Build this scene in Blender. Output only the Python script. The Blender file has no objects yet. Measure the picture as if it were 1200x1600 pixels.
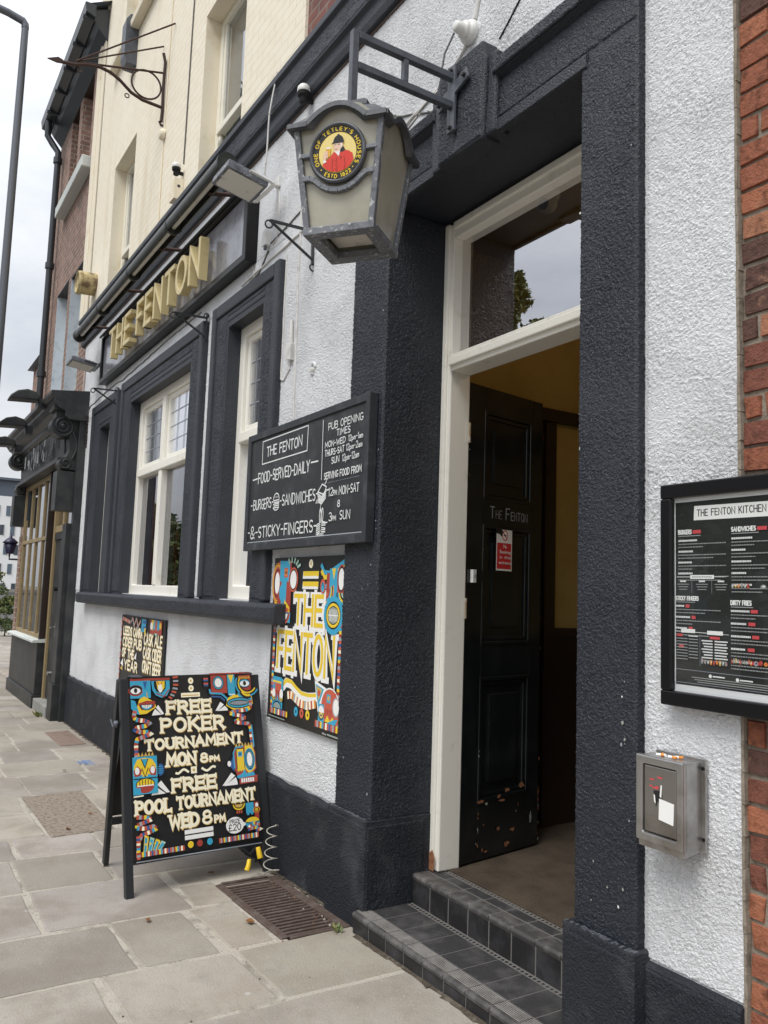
import bpy, math, random
from mathutils import Vector, Matrix
random.seed(7)
scene = bpy.context.scene
col = scene.collection
rad = math.radians

# ------------------------------------------------------------------ camera
cam_d = bpy.data.cameras.new('camera'); cam = bpy.data.objects.new('camera', cam_d); col.objects.link(cam)
Rc = ((0.52835993, 0.84836458, 0.03336647), (-0.06919866, 0.08219945, -0.99421064), (-0.8461958, 0.52299215, 0.10213658))
r_, d_, f_ = [Vector(v) for v in Rc]
u_ = -d_; b_ = -f_
cam.matrix_world = Matrix(((r_.x, u_.x, b_.x, 0), (r_.y, u_.y, b_.y, 0), (r_.z, u_.z, b_.z, 1.55), (0, 0, 0, 1)))
cam_d.sensor_fit = 'VERTICAL'; cam_d.sensor_height = 36.0
cam_d.lens = 36.0 * 1279.8 / 1600.0
cam_d.clip_start = 0.05; cam_d.clip_end = 3000
scene.camera = cam

# ------------------------------------------------------------------ world, sun, exposure
SUN_EL, SUN_AZ = rad(58), rad(158)          # azimuth clockwise from +y: the sun is out over the street, behind cloud
world = bpy.data.worlds.new("World"); scene.world = world; world.use_nodes = True
wn = world.node_tree; wn.nodes.clear()
def wnode(t): return wn.nodes.new(t)
out = wnode('ShaderNodeOutputWorld'); bg = wnode('ShaderNodeBackground')
sky = wnode('ShaderNodeTexSky'); sky.sky_type = 'NISHITA'; sky.sun_disc = False
sky.sun_elevation = SUN_EL; sky.sun_rotation = SUN_AZ; sky.air_density = 1.0; sky.dust_density = 3.0
tc = wnode('ShaderNodeTexCoord'); mp = wnode('ShaderNodeMapping'); mp.inputs['Scale'].default_value = (1.4, 1.4, 3.2)
nz = wnode('ShaderNodeTexNoise'); nz.inputs['Scale'].default_value = 2.1; nz.inputs['Detail'].default_value = 6; nz.inputs['Roughness'].default_value = .58
rp = wnode('ShaderNodeValToRGB')
rp.color_ramp.elements[0].position = .30; rp.color_ramp.elements[0].color = (7.6, 8.0, 8.7, 1)
rp.color_ramp.elements[1].position = .68; rp.color_ramp.elements[1].color = (12.2, 12.4, 12.7, 1)
mx = wnode('ShaderNodeMixRGB'); mx.inputs[0].default_value = .9
L = wn.links.new
L(tc.outputs['Generated'], mp.inputs['Vector']); L(mp.outputs[0], nz.inputs['Vector']); L(nz.outputs['Fac'], rp.inputs[0])
sx = wnode('ShaderNodeSeparateXYZ'); L(tc.outputs['Generated'], sx.inputs[0])     # overcast sky: three times brighter overhead than at the horizon
cl = wnode('ShaderNodeMath'); cl.operation = 'MAXIMUM'; cl.inputs[1].default_value = 0; L(sx.outputs[2], cl.inputs[0])
gr = wnode('ShaderNodeMath'); gr.operation = 'MULTIPLY_ADD'; gr.inputs[1].default_value = .66; gr.inputs[2].default_value = .36; L(cl.outputs[0], gr.inputs[0])
ml = wnode('ShaderNodeMixRGB'); ml.blend_type = 'MULTIPLY'; ml.inputs[0].default_value = 1; L(rp.outputs[0], ml.inputs[1]); L(gr.outputs[0], ml.inputs[2])
L(sky.outputs[0], mx.inputs[1]); L(ml.outputs[0], mx.inputs[2]); L(mx.outputs[0], bg.inputs['Color']); L(bg.outputs[0], out.inputs[0])
bg.inputs['Strength'].default_value = 0.1
sun_d = bpy.data.lights.new('sun', 'SUN'); sun_d.energy = 1.5; sun_d.angle = rad(30); sun_d.color = (1, .97, .92)
sun = bpy.data.objects.new('sun', sun_d); col.objects.link(sun)
sd = Vector((math.sin(SUN_AZ) * math.cos(SUN_EL), math.cos(SUN_AZ) * math.cos(SUN_EL), math.sin(SUN_EL)))
sun.rotation_euler = sd.to_track_quat('Z', 'Y').to_euler(); sun.location = sd * 40
scene.view_settings.view_transform = 'Standard'; scene.view_settings.look = 'None'
scene.view_settings.exposure = 0.70; scene.view_settings.gamma = 1.0
scene.cycles.max_bounces = 8
scene.cycles.use_denoising = True

# ------------------------------------------------------------------ materials
MATS = {}
def mat(name, base, rough=.6, spec=.5, metal=0., bump=None, var=None, coat=0., stain=None):
    """bump = (scale, strength, distance, kind); var = (scale, colour2, lo, hi); stain = another var"""
    if name in MATS: return MATS[name]
    m = bpy.data.materials.new(name); m.use_nodes = True; nt = m.node_tree; N = nt.nodes; Lk = nt.links.new
    p = N['Principled BSDF']; p.inputs['Base Color'].default_value = (*base, 1); p.inputs['Roughness'].default_value = rough
    p.inputs['Metallic'].default_value = metal; p.inputs['Specular IOR Level'].default_value = spec; p.inputs['Coat Weight'].default_value = coat
    t = N.new('ShaderNodeTexCoord'); vec = t.outputs['Object']; colr = None
    for vv in (var, stain):
        if not vv: continue
        n = N.new('ShaderNodeTexNoise'); n.inputs['Scale'].default_value = vv[0]; n.inputs['Detail'].default_value = 5; n.inputs['Roughness'].default_value = .62
        Lk(vec, n.inputs['Vector']); r = N.new('ShaderNodeMapRange'); r.inputs['From Min'].default_value = vv[2]; r.inputs['From Max'].default_value = vv[3]
        Lk(n.outputs['Fac'], r.inputs['Value']); mxx = N.new('ShaderNodeMixRGB'); Lk(r.outputs[0], mxx.inputs[0])
        if colr is None: mxx.inputs[1].default_value = (*base, 1)
        else: Lk(colr, mxx.inputs[1])
        mxx.inputs[2].default_value = (*vv[1], 1); colr = mxx.outputs[0]
    if colr is not None: Lk(colr, p.inputs['Base Color'])
    if bump:
        b = N.new('ShaderNodeBump'); b.inputs['Strength'].default_value = bump[1]; b.inputs['Distance'].default_value = bump[2]
        if bump[3] == 'rough':                     # sprayed roughcast: short lumps with deep pits between them
            w = N.new('ShaderNodeTexNoise'); w.inputs['Scale'].default_value = bump[0] * .5; w.inputs['Detail'].default_value = 2
            Lk(vec, w.inputs['Vector'])
            mw = N.new('ShaderNodeMixRGB'); mw.blend_type = 'ADD'; mw.inputs[0].default_value = .022
            Lk(vec, mw.inputs[1]); Lk(w.outputs['Color'], mw.inputs[2])
            v = N.new('ShaderNodeTexVoronoi'); v.feature = 'SMOOTH_F1'; v.inputs['Scale'].default_value = bump[0]; v.inputs['Smoothness'].default_value = .35
            Lk(mw.outputs[0], v.inputs['Vector'])
            n2 = N.new('ShaderNodeTexNoise'); n2.inputs['Scale'].default_value = bump[0] * .75; n2.inputs['Detail'].default_value = 3; n2.inputs['Roughness'].default_value = .55
            Lk(vec, n2.inputs['Vector'])
            mm = N.new('ShaderNodeMath'); mm.operation = 'MULTIPLY_ADD'; mm.inputs[1].default_value = -.55
            Lk(v.outputs['Distance'], mm.inputs[0]); Lk(n2.outputs['Fac'], mm.inputs[2]); Lk(mm.outputs[0], b.inputs['Height'])
        else:
            n2 = N.new('ShaderNodeTexNoise'); n2.inputs['Scale'].default_value = bump[0]; n2.inputs['Detail'].default_value = 6; n2.inputs['Roughness'].default_value = .65
            Lk(vec, n2.inputs['Vector']); Lk(n2.outputs['Fac'], b.inputs['Height'])
        Lk(b.outputs[0], p.inputs['Normal'])
    MATS[name] = m
    return m

def glassmat(name, tint=(.9, .93, .92), refl=.12, rough=.0):
    m = bpy.data.materials.new(name); m.use_nodes = True; nt = m.node_tree; nt.nodes.clear(); Lk = nt.links.new
    o = nt.nodes.new('ShaderNodeOutputMaterial'); t = nt.nodes.new('ShaderNodeBsdfTransparent'); t.inputs[0].default_value = (*tint, 1)
    g = nt.nodes.new('ShaderNodeBsdfGlossy'); g.inputs['Roughness'].default_value = rough; g.inputs['Color'].default_value = (.95, .96, 1, 1)
    fr = nt.nodes.new('ShaderNodeFresnel'); fr.inputs['IOR'].default_value = 1.5
    ad = nt.nodes.new('ShaderNodeMath'); ad.operation = 'ADD'; ad.use_clamp = True; ad.inputs[1].default_value = refl
    mxx = nt.nodes.new('ShaderNodeMixShader'); Lk(fr.outputs[0], ad.inputs[0]); Lk(ad.outputs[0], mxx.inputs[0]); Lk(t.outputs[0], mxx.inputs[1]); Lk(g.outputs[0], mxx.inputs[2]); Lk(mxx.outputs[0], o.inputs[0])
    return m

def brickmat(name, c1, c2, mortar, bw=.235, rh=.083, msz=.010, bump=.6, stain=None, mix=.5):
    m = bpy.data.materials.new(name); m.use_nodes = True; nt = m.node_tree; N = nt.nodes; Lk = nt.links.new
    p = N['Principled BSDF']; p.inputs['Roughness'].default_value = .85
    t = N.new('ShaderNodeTexCoord'); s = N.new('ShaderNodeSeparateXYZ'); c = N.new('ShaderNodeCombineXYZ')
    Lk(t.outputs['Object'], s.inputs[0])
    ad = N.new('ShaderNodeMath'); ad.operation = 'ADD'; Lk(s.outputs[0], ad.inputs[0]); Lk(s.outputs[1], ad.inputs[1])
    Lk(ad.outputs[0], c.inputs[0]); Lk(s.outputs[2], c.inputs[1])
    b = N.new('ShaderNodeTexBrick'); b.inputs['Scale'].default_value = 1; b.inputs['Brick Width'].default_value = bw; b.inputs['Row Height'].default_value = rh
    b.inputs['Mortar Size'].default_value = msz; b.inputs['Mortar Smooth'].default_value = .3; b.inputs['Bias'].default_value = -.1
    b.inputs['Color1'].default_value = (*c1, 1); b.inputs['Color2'].default_value = (*c2, 1); b.inputs['Mortar'].default_value = (*mortar, 1)
    Lk(c.outputs[0], b.inputs['Vector'])
    n = N.new('ShaderNodeTexNoise'); n.inputs['Scale'].default_value = 9; n.inputs['Detail'].default_value = 6; Lk(t.outputs['Object'], n.inputs['Vector'])
    mxx = N.new('ShaderNodeMixRGB'); mxx.blend_type = 'OVERLAY'; mxx.inputs[0].default_value = mix; Lk(b.outputs['Color'], mxx.inputs[1]); Lk(n.outputs['Fac'], mxx.inputs[2])
    last = mxx.outputs[0]
    for (sc, cc, lo, hi, sz) in (stain or ()):            # soot, washed streaks and repairs
        m2 = N.new('ShaderNodeMapping'); m2.inputs['Scale'].default_value = (1, 1, sz); Lk(t.outputs['Object'], m2.inputs[0])
        n4 = N.new('ShaderNodeTexNoise'); n4.inputs['Scale'].default_value = sc; n4.inputs['Detail'].default_value = 6; n4.inputs['Roughness'].default_value = .65; Lk(m2.outputs[0], n4.inputs['Vector'])
        r4 = N.new('ShaderNodeMapRange'); r4.inputs['From Min'].default_value = lo; r4.inputs['From Max'].default_value = hi; Lk(n4.outputs['Fac'], r4.inputs['Value'])
        x4 = N.new('ShaderNodeMixRGB'); Lk(r4.outputs[0], x4.inputs[0]); Lk(last, x4.inputs[1]); x4.inputs[2].default_value = (*cc, 1); last = x4.outputs[0]
    Lk(last, p.inputs['Base Color'])
    bp = N.new('ShaderNodeBump'); bp.inputs['Strength'].default_value = bump; bp.inputs['Distance'].default_value = .012
    iv = N.new('ShaderNodeMath'); iv.operation = 'MULTIPLY_ADD'; iv.inputs[1].default_value = -1; Lk(b.outputs['Fac'], iv.inputs[0])
    n3 = N.new('ShaderNodeMath'); n3.operation = 'MULTIPLY'; n3.inputs[1].default_value = .4; Lk(n.outputs['Fac'], n3.inputs[0]); Lk(n3.outputs[0], iv.inputs[2])
    Lk(iv.outputs[0], bp.inputs['Height']); Lk(bp.outputs[0], p.inputs['Normal'])
    return m

M = {}
M['render_white'] = mat('white_roughcast', (.745, .76, .785), .88, .2, bump=(190, .8, .007, 'rough'), var=(1.7, (.57, .58, .595), .45, .74), stain=(6, (.40, .385, .355), .66, .80))
M['render_dark'] = mat('charcoal_roughcast', (.0175, .0215, .0320), .42, .45, bump=(170, .8, .008, 'rough'), var=(1.6, (.030, .035, .047), .40, .72), stain=(17, (.085, .09, .10), .68, .80))
M['plinth'] = mat('charcoal_plinth', (.016, .019, .0265), .58, .35, bump=(150, .9, .009, 'rough'), var=(4.5, (.05, .054, .062), .52, .74), stain=(9, (.13, .10, .075), .70, .80))
M['cream'] = brickmat('cream_painted_brick', (.83, .765, .63), (.805, .735, .595), (.72, .645, .50), bw=.235, rh=.083, msz=.005, bump=.5, mix=.16, stain=((1.6, (.62, .53, .38), .56, .82, .18), (5, (.55, .45, .29), .66, .84, .3), (.8, (.88, .83, .71), .5, .8, 1)))
M['cream_plain'] = mat('cream_masonry_paint', (.80, .73, .585), .75, .3, bump=(40, .4, .004, 'n'), var=(3, (.62, .50, .31), .55, .8))
M['brick_far'] = brickmat('red_brick_old', (.29, .165, .125), (.19, .11, .085), (.36, .30, .25), bump=1.0, msz=.012, stain=((3, (.13, .085, .07), .5, .75, .5),))
M['brick_far2'] = brickmat('red_brick_upper', (.20, .075, .06), (.15, .055, .045), (.2, .16, .13), bump=.8)
for i, c in enumerate([(.37, .14, .078), (.30, .108, .063), (.21, .08, .055), (.12, .062, .05), (.38, .17, .10)]):
    M['brick%d' % i] = mat('brick_tone_%s' % 'abcde'[i], c, .86, .3, bump=(75, 1.0, .008, 'n'), var=(34, tuple(v * .45 for v in c), .48, .70), stain=(14, (.33, .19, .12), .64, .78))
M['mortar'] = mat('old_lime_mortar', (.30, .26, .21), .92, .2, bump=(120, .8, .006, 'n'), var=(30, (.17, .14, .11), .45, .7))
M['wood_white'] = mat('white_gloss_paint', (.80, .78, .71), .42, .5, bump=(22, .25, .004, 'n'), var=(7, (.60, .56, .47), .60, .80))
M['wood_cream'] = mat('cream_window_paint', (.80, .77, .66), .45, .5, bump=(22, .2, .004, 'n'), var=(6, (.62, .57, .45), .58, .82))
M['door_black'] = mat('black_gloss_door', (.007, .009, .010), .17, .5, bump=(12, .15, .004, 'n'), var=(5, (.016, .019, .02), .45, .7))
M['bare_wood'] = mat('bare_chipped_wood', (.32, .15, .075), .8, .3, bump=(60, .5, .004, 'n'), var=(40, (.16, .06, .03), .4, .7))
M['iron'] = mat('black_iron', (.025, .027, .031), .5, .5, metal=.0, bump=(60, .3, .003, 'n'))
M['iron_grey'] = mat('grey_painted_steel', (.085, .095, .115), .45, .5, bump=(40, .2, .003, 'n'), var=(14, (.05, .056, .066), .45, .7))
M['rust'] = mat('rusty_iron', (.085, .058, .048), .7, .35, bump=(80, .6, .004, 'n'), var=(18, (.13, .105, .095), .45, .7))
M['rust_bracket'] = mat('brown_wrought_iron', (.060, .034, .028), .7, .3, bump=(60, .5, .003, 'n'))
M['lead'] = mat('weathered_lead', (.145, .155, .175), .5, .5, metal=.1, bump=(50, .5, .004, 'n'), var=(46, (.46, .47, .47), .56, .66), stain=(16, (.055, .06, .07), .55, .72))
M['lead_dark'] = mat('dark_lead_roof', (.075, .08, .09), .45, .5, metal=.2, bump=(30, .3, .004, 'n'), var=(12, (.14, .15, .165), .5, .75))
M['lantern_glass'] = mat('frosted_olive_glass', (.41, .395, .32), .22, .6, var=(5, (.33, .31, .24), .45, .7))
M['diffuser'] = mat('pale_lamp_diffuser', (.62, .60, .54), .35, .5, bump=(90, .3, .003, 'n'), var=(14, (.35, .31, .25), .58, .75))
M['steel'] = mat('brushed_steel', (.46, .455, .45), .30, .5, metal=.9, bump=(8, .15, .004, 'n'), var=(6, (.24, .22, .2), .45, .7), stain=(26, (.13, .10, .08), .68, .8))
M['steel_door'] = mat('bronzed_steel', (.30, .285, .265), .34, .5, metal=.8, var=(5, (.17, .15, .13), .45, .7))
M['frame_black'] = mat('black_frame', (.006, .006, .007), .38, .3)
M['paper'] = mat('white_paper', (.78, .79, .80), .6, .3)
M['menu_black'] = mat('menu_print_black', (.018, .020, .019), .5, .4, var=(7, (.04, .042, .04), .55, .8))
M['sign_panel'] = mat('sign_panel_grey', (.24, .245, .275), .14, .6, bump=(3, .25, .02, 'n'), var=(5, (.135, .135, .16), .45, .7))
M['gold'] = mat('gold_letter_paint', (.58, .48, .25), .42, .5, bump=(30, .2, .003, 'n'), var=(12, (.42, .32, .12), .55, .8))
M['chalkboard'] = mat('chalkboard_slate', (.026, .028, .032), .55, .4, var=(5, (.07, .072, .078), .5, .8), bump=(9, .2, .004, 'n'))
M['board_frame'] = mat('grey_board_frame', (.030, .034, .040), .6, .4, bump=(30, .4, .004, 'n'), var=(9, (.075, .08, .09), .5, .75))
M['board_black'] = mat('black_board_paint', (.014, .014, .015), .42, .5, var=(8, (.03, .03, .032), .55, .8))
M['aframe'] = mat('black_timber_frame', (.020, .022, .025), .5, .5, bump=(25, .4, .004, 'n'), var=(30, (.07, .072, .078), .64, .74))
M['pvc_white'] = mat('white_plastic', (.72, .72, .70), .45, .5, var=(8, (.55, .54, .5), .55, .8))
M['cable_white'] = mat('painted_cable', (.62, .61, .59), .6, .4, var=(10, (.38, .36, .33), .5, .75))
M['cable_dark'] = mat('grey_cable', (.12, .115, .11), .6, .4)
M['pink_cable'] = mat('pinkish_painted_pipe', (.50, .40, .35), .6, .4, var=(5, (.36, .24, .2), .5, .7))
M['tile'] = mat('black_quarry_tile', (.019, .0185, .020), .5, .3, bump=(26, .25, .004, 'n'), var=(8, (.060, .058, .062), .45, .75))
M['tile_top'] = mat('studded_black_tile', (.038, .037, .039), .62, .3, bump=(130, .8, .006, 'n'), var=(8, (.095, .092, .092), .45, .75))
M['tile_nosing'] = mat('ribbed_tile_nosing', (.058, .055, .055), .5, .35, bump=(60, .3, .003, 'n'), var=(9, (.17, .162, .155), .45, .72))
M['rib'] = mat('pale_worn_rib', (.24, .225, .21), .6, .3, var=(14, (.12, .11, .105), .45, .7))
M['scuff'] = mat('worn_pale_paint', (.11, .12, .135), .7, .3, bump=(60, .5, .003, 'n'), var=(20, (.05, .055, .065), .4, .65))
M['grout'] = mat('grey_grout', (.15, .143, .135), .9, .2, bump=(80, .4, .003, 'n'))
M['mat_floor'] = mat('worn_brown_mat', (.090, .070, .052), .95, .15, bump=(90, .9, .010, 'n'), var=(5, (.05, .039, .03), .4, .7), stain=(60, (.30, .25, .2), .70, .78))
M['lobby_yellow'] = mat('ochre_lobby_paint', (.46, .345, .13), .7, .3, var=(2, (.37, .27, .09), .45, .7))
M['lobby_wood'] = mat('dark_lobby_wood', (.026, .016, .012), .4, .5, bump=(20, .2, .004, 'n'))
M['shop_black'] = mat('shopfront_black_paint', (.017, .019, .021), .48, .5, bump=(10, .2, .004, 'n'), var=(4, (.05, .05, .05), .45, .75))
M['shop_gold'] = mat('ochre_window_bars', (.27, .205, .11), .5, .5, var=(8, (.36, .25, .1), .5, .75))
M['blue_reveal'] = mat('pale_blue_reveal_paint', (.56, .63, .69), .75, .3, bump=(30, .5, .005, 'n'), var=(6, (.32, .37, .42), .5, .75))
M['stone_pale'] = mat('painted_stone_sill', (.55, .58, .56), .75, .3, bump=(25, .4, .004, 'n'))
M['clay'] = mat('yellow_clay_duct', (.50, .41, .22), .85, .3, bump=(22, .6, .008, 'n'), var=(7, (.17, .12, .07), .46, .62))
M['gutter'] = mat('black_iron_gutter', (.024, .029, .036), .35, .6)
M['green_tube'] = mat('dark_green_trough', (.030, .032, .028), .38, .5, var=(14, (.065, .07, .07), .55, .75), bump=(14, .3, .004, 'n'))
M['black'] = mat('soot_black', (.012, .012, .013), .7, .3)
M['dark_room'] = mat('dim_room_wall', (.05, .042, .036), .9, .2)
M['curtain'] = mat('dark_red_curtain', (.30, .035, .022), .9, .2)
M['sheer'] = mat('grey_green_blind', (.52, .55, .50), .8, .2, var=(3, (.28, .3, .28), .4, .7))
M['brass'] = mat('worn_brass_hinge', (.30, .22, .13), .5, .5, metal=.5, var=(30, (.5, .48, .44), .5, .7))
M['asphalt'] = mat('asphalt', (.05, .05, .052), .9, .3, bump=(120, .6, .006, 'n'), var=(1, (.075, .074, .072), .4, .7))
M['kerb'] = mat('kerb_stone', (.26, .25, .23), .85, .3, bump=(30, .5, .005, 'n'))
M['ground'] = mat('distant_ground', (.16, .15, .13), .95, .2)
M['bark'] = mat('grey_bark', (.10, .085, .065), .9, .2, bump=(20, .9, .02, 'n'))
M['leaf_a'] = mat('leaf_mid_green', (.10, .135, .045), .6, .3)
M['leaf_b'] = mat('leaf_dark_green', (.045, .07, .022), .6, .3)
M['leaf_c'] = mat('leaf_yellow_green', (.20, .20, .07), .6, .3)
M['leaf_fallen'] = mat('brown_fallen_leaf', (.22, .10, .035), .8, .3, var=(30, (.10, .05, .02), .4, .7))
M['white_clad'] = mat('white_cladding', (.80, .80, .80), .7, .3)
M['slate_blue'] = mat('blue_grey_roof_storey', (.10, .12, .15), .6, .4)
M['win_far'] = mat('far_window_glass', (.10, .14, .18), .15, .6)
M['win_far2'] = mat('far_window_glass_dark', (.05, .06, .08), .15, .6)
M['navy'] = mat('navy_lantern', (.018, .018, .055), .4, .5)
M['lamp_steel'] = mat('grey_lamp_column', (.12, .13, .15), .38, .5, metal=.4)
M['concrete'] = mat('grey_concrete', (.30, .30, .29), .9, .2, bump=(8, .4, .01, 'n'), var=(2, (.22, .22, .2), .45, .7))
M['blue_chalk'] = mat('blue_spray_paint', (.16, .26, .46), .9, .2)
M['manhole'] = mat('worn_cover_concrete', (.30, .255, .21), .95, .2, bump=(70, 1.0, .012, 'n'), var=(34, (.17, .13, .10), .46, .66))
M['manhole_red'] = mat('reddish_cover_plate', (.235, .175, .145), .9, .2, bump=(60, .6, .006, 'n'), var=(12, (.17, .125, .1), .45, .7))
M['yellow_lock'] = mat('yellow_plastic', (.75, .50, .02), .4, .5)
M['wire'] = mat('pale_coil_wire', (.42, .40, .35), .4, .5)
for n, c in dict(cream=(.93, .87, .67), gold=(.60, .40, .10), white=(.84, .84, .82), red=(.36, .055, .040), brick=(.55, .105, .06), blue=(.045, .36, .56), yellow=(.80, .57, .035),
                 black=(.014, .014, .015), grey=(.33, .36, .40), orange=(.72, .26, .035), mint=(.38, .58, .48), dkblue=(.035, .11, .30), chalk=(.74, .75, .75), menugrey=(.30, .31, .31), menured=(.60, .075, .085),
                 signred=(.60, .03, .035), skin=(.80, .56, .42), coat=(.68, .045, .025), beer=(.72, .33, .03), paleyel=(.84, .68, .25), pink=(.52, .30, .25), sage=(.30, .34, .30)).items():
    M['p_' + n] = mat('paint_' + n, c, .42, .5)
M['blind_pale'] = mat('pale_window_blind', (.58, .60, .58), .8, .2, var=(2, (.48, .5, .49), .4, .7))
M['glass'] = glassmat('window_glass', refl=.22, tint=(.85, .87, .86))
M['glass_dark'] = glassmat('tinted_glass', tint=(.55, .58, .56), refl=.16)
M['glass_transom'] = glassmat('transom_glass', tint=(.6, .6, .55), refl=.50)
M['glass_leaded'] = glassmat('wavy_leaded_glass', tint=(.62, .63, .57), refl=.5, rough=.22)
M['glass_thin'] = glassmat('display_case_glass', tint=(.97, .98, .98), refl=.0)
def slabmat():
    m = bpy.data.materials.new('york_stone_flags'); m.use_nodes = True; nt = m.node_tree; N = nt.nodes; Lk = nt.links.new
    p = N['Principled BSDF']; p.inputs['Roughness'].default_value = .78; p.inputs['Specular IOR Level'].default_value = .35
    a = N.new('ShaderNodeAttribute'); a.attribute_name = 'tone'; t = N.new('ShaderNodeTexCoord')
    def noise(s, d=6):
        n = N.new('ShaderNodeTexNoise'); n.inputs['Scale'].default_value = s; n.inputs['Detail'].default_value = d; n.inputs['Roughness'].default_value = .62; Lk(t.outputs['Object'], n.inputs['Vector']); return n.outputs['Fac']
    def mixc(fac, lo, hi, c1, c2, typ='MIX'):
        r = N.new('ShaderNodeMapRange'); r.inputs['From Min'].default_value = lo; r.inputs['From Max'].default_value = hi; Lk(fac, r.inputs['Value'])
        x = N.new('ShaderNodeMixRGB'); x.blend_type = typ; Lk(r.outputs[0], x.inputs[0]); Lk(c1, x.inputs[1]); x.inputs[2].default_value = (*c2, 1); return x.outputs[0]
    c = mixc(noise(2.2), .42, .75, a.outputs['Color'], (.74, .70, .65), 'MULTIPLY')
    c = mixc(noise(7), .55, .8, c, (.27, .25, .225))
    c = mixc(noise(30), .64, .80, c, (.22, .20, .18))
    c = mixc(noise(140, 3), .62, .70, c, (.46, .43, .39))
    c = mixc(noise(200, 2), .64, .70, c, (.14, .125, .11))
    for (sc, th, cc, off) in ((3.1, .052, (.46, .45, .43), 0), (2.6, .040, (.085, .08, .075), 9), (5.5, .022, (.10, .09, .08), 4)):      # trodden gum and drips
        mp2 = N.new('ShaderNodeMapping'); mp2.inputs['Location'].default_value = (off, off * .7, 0); mp2.inputs['Scale'].default_value = (1, 1, .05); Lk(t.outputs['Object'], mp2.inputs[0])
        v = N.new('ShaderNodeTexVoronoi'); v.inputs['Scale'].default_value = sc; Lk(mp2.outputs[0], v.inputs['Vector'])
        r = N.new('ShaderNodeMapRange'); r.inputs['From Min'].default_value = th * 1.15; r.inputs['From Max'].default_value = th * .8; r.inputs['To Max'].default_value = .7; Lk(v.outputs['Distance'], r.inputs['Value'])
        x = N.new('ShaderNodeMixRGB'); Lk(r.outputs[0], x.inputs[0]); Lk(c, x.inputs[1]); x.inputs[2].default_value = (*cc, 1); c = x.outputs[0]
    c = mixc(noise(1.1), .52, .72, c, (.23, .205, .175))
    Lk(c, p.inputs['Base Color'])
    b = N.new('ShaderNodeBump'); b.inputs['Strength'].default_value = .5; b.inputs['Distance'].default_value = .012
    ad = N.new('ShaderNodeMath'); ad.operation = 'MULTIPLY_ADD'; ad.inputs[1].default_value = .6; Lk(noise(110, 4), ad.inputs[0]); Lk(noise(6), ad.inputs[2]); Lk(ad.outputs[0], b.inputs['Height']); Lk(b.outputs[0], p.inputs['Normal'])
    return m
M['slab'] = slabmat()
M['joint'] = mat('pale_pointing_mortar', (.44, .405, .35), .92, .2, bump=(60, .9, .010, 'n'), var=(5, (.20, .18, .15), .48, .70), stain=(40, (.12, .105, .09), .62, .72))

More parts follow.
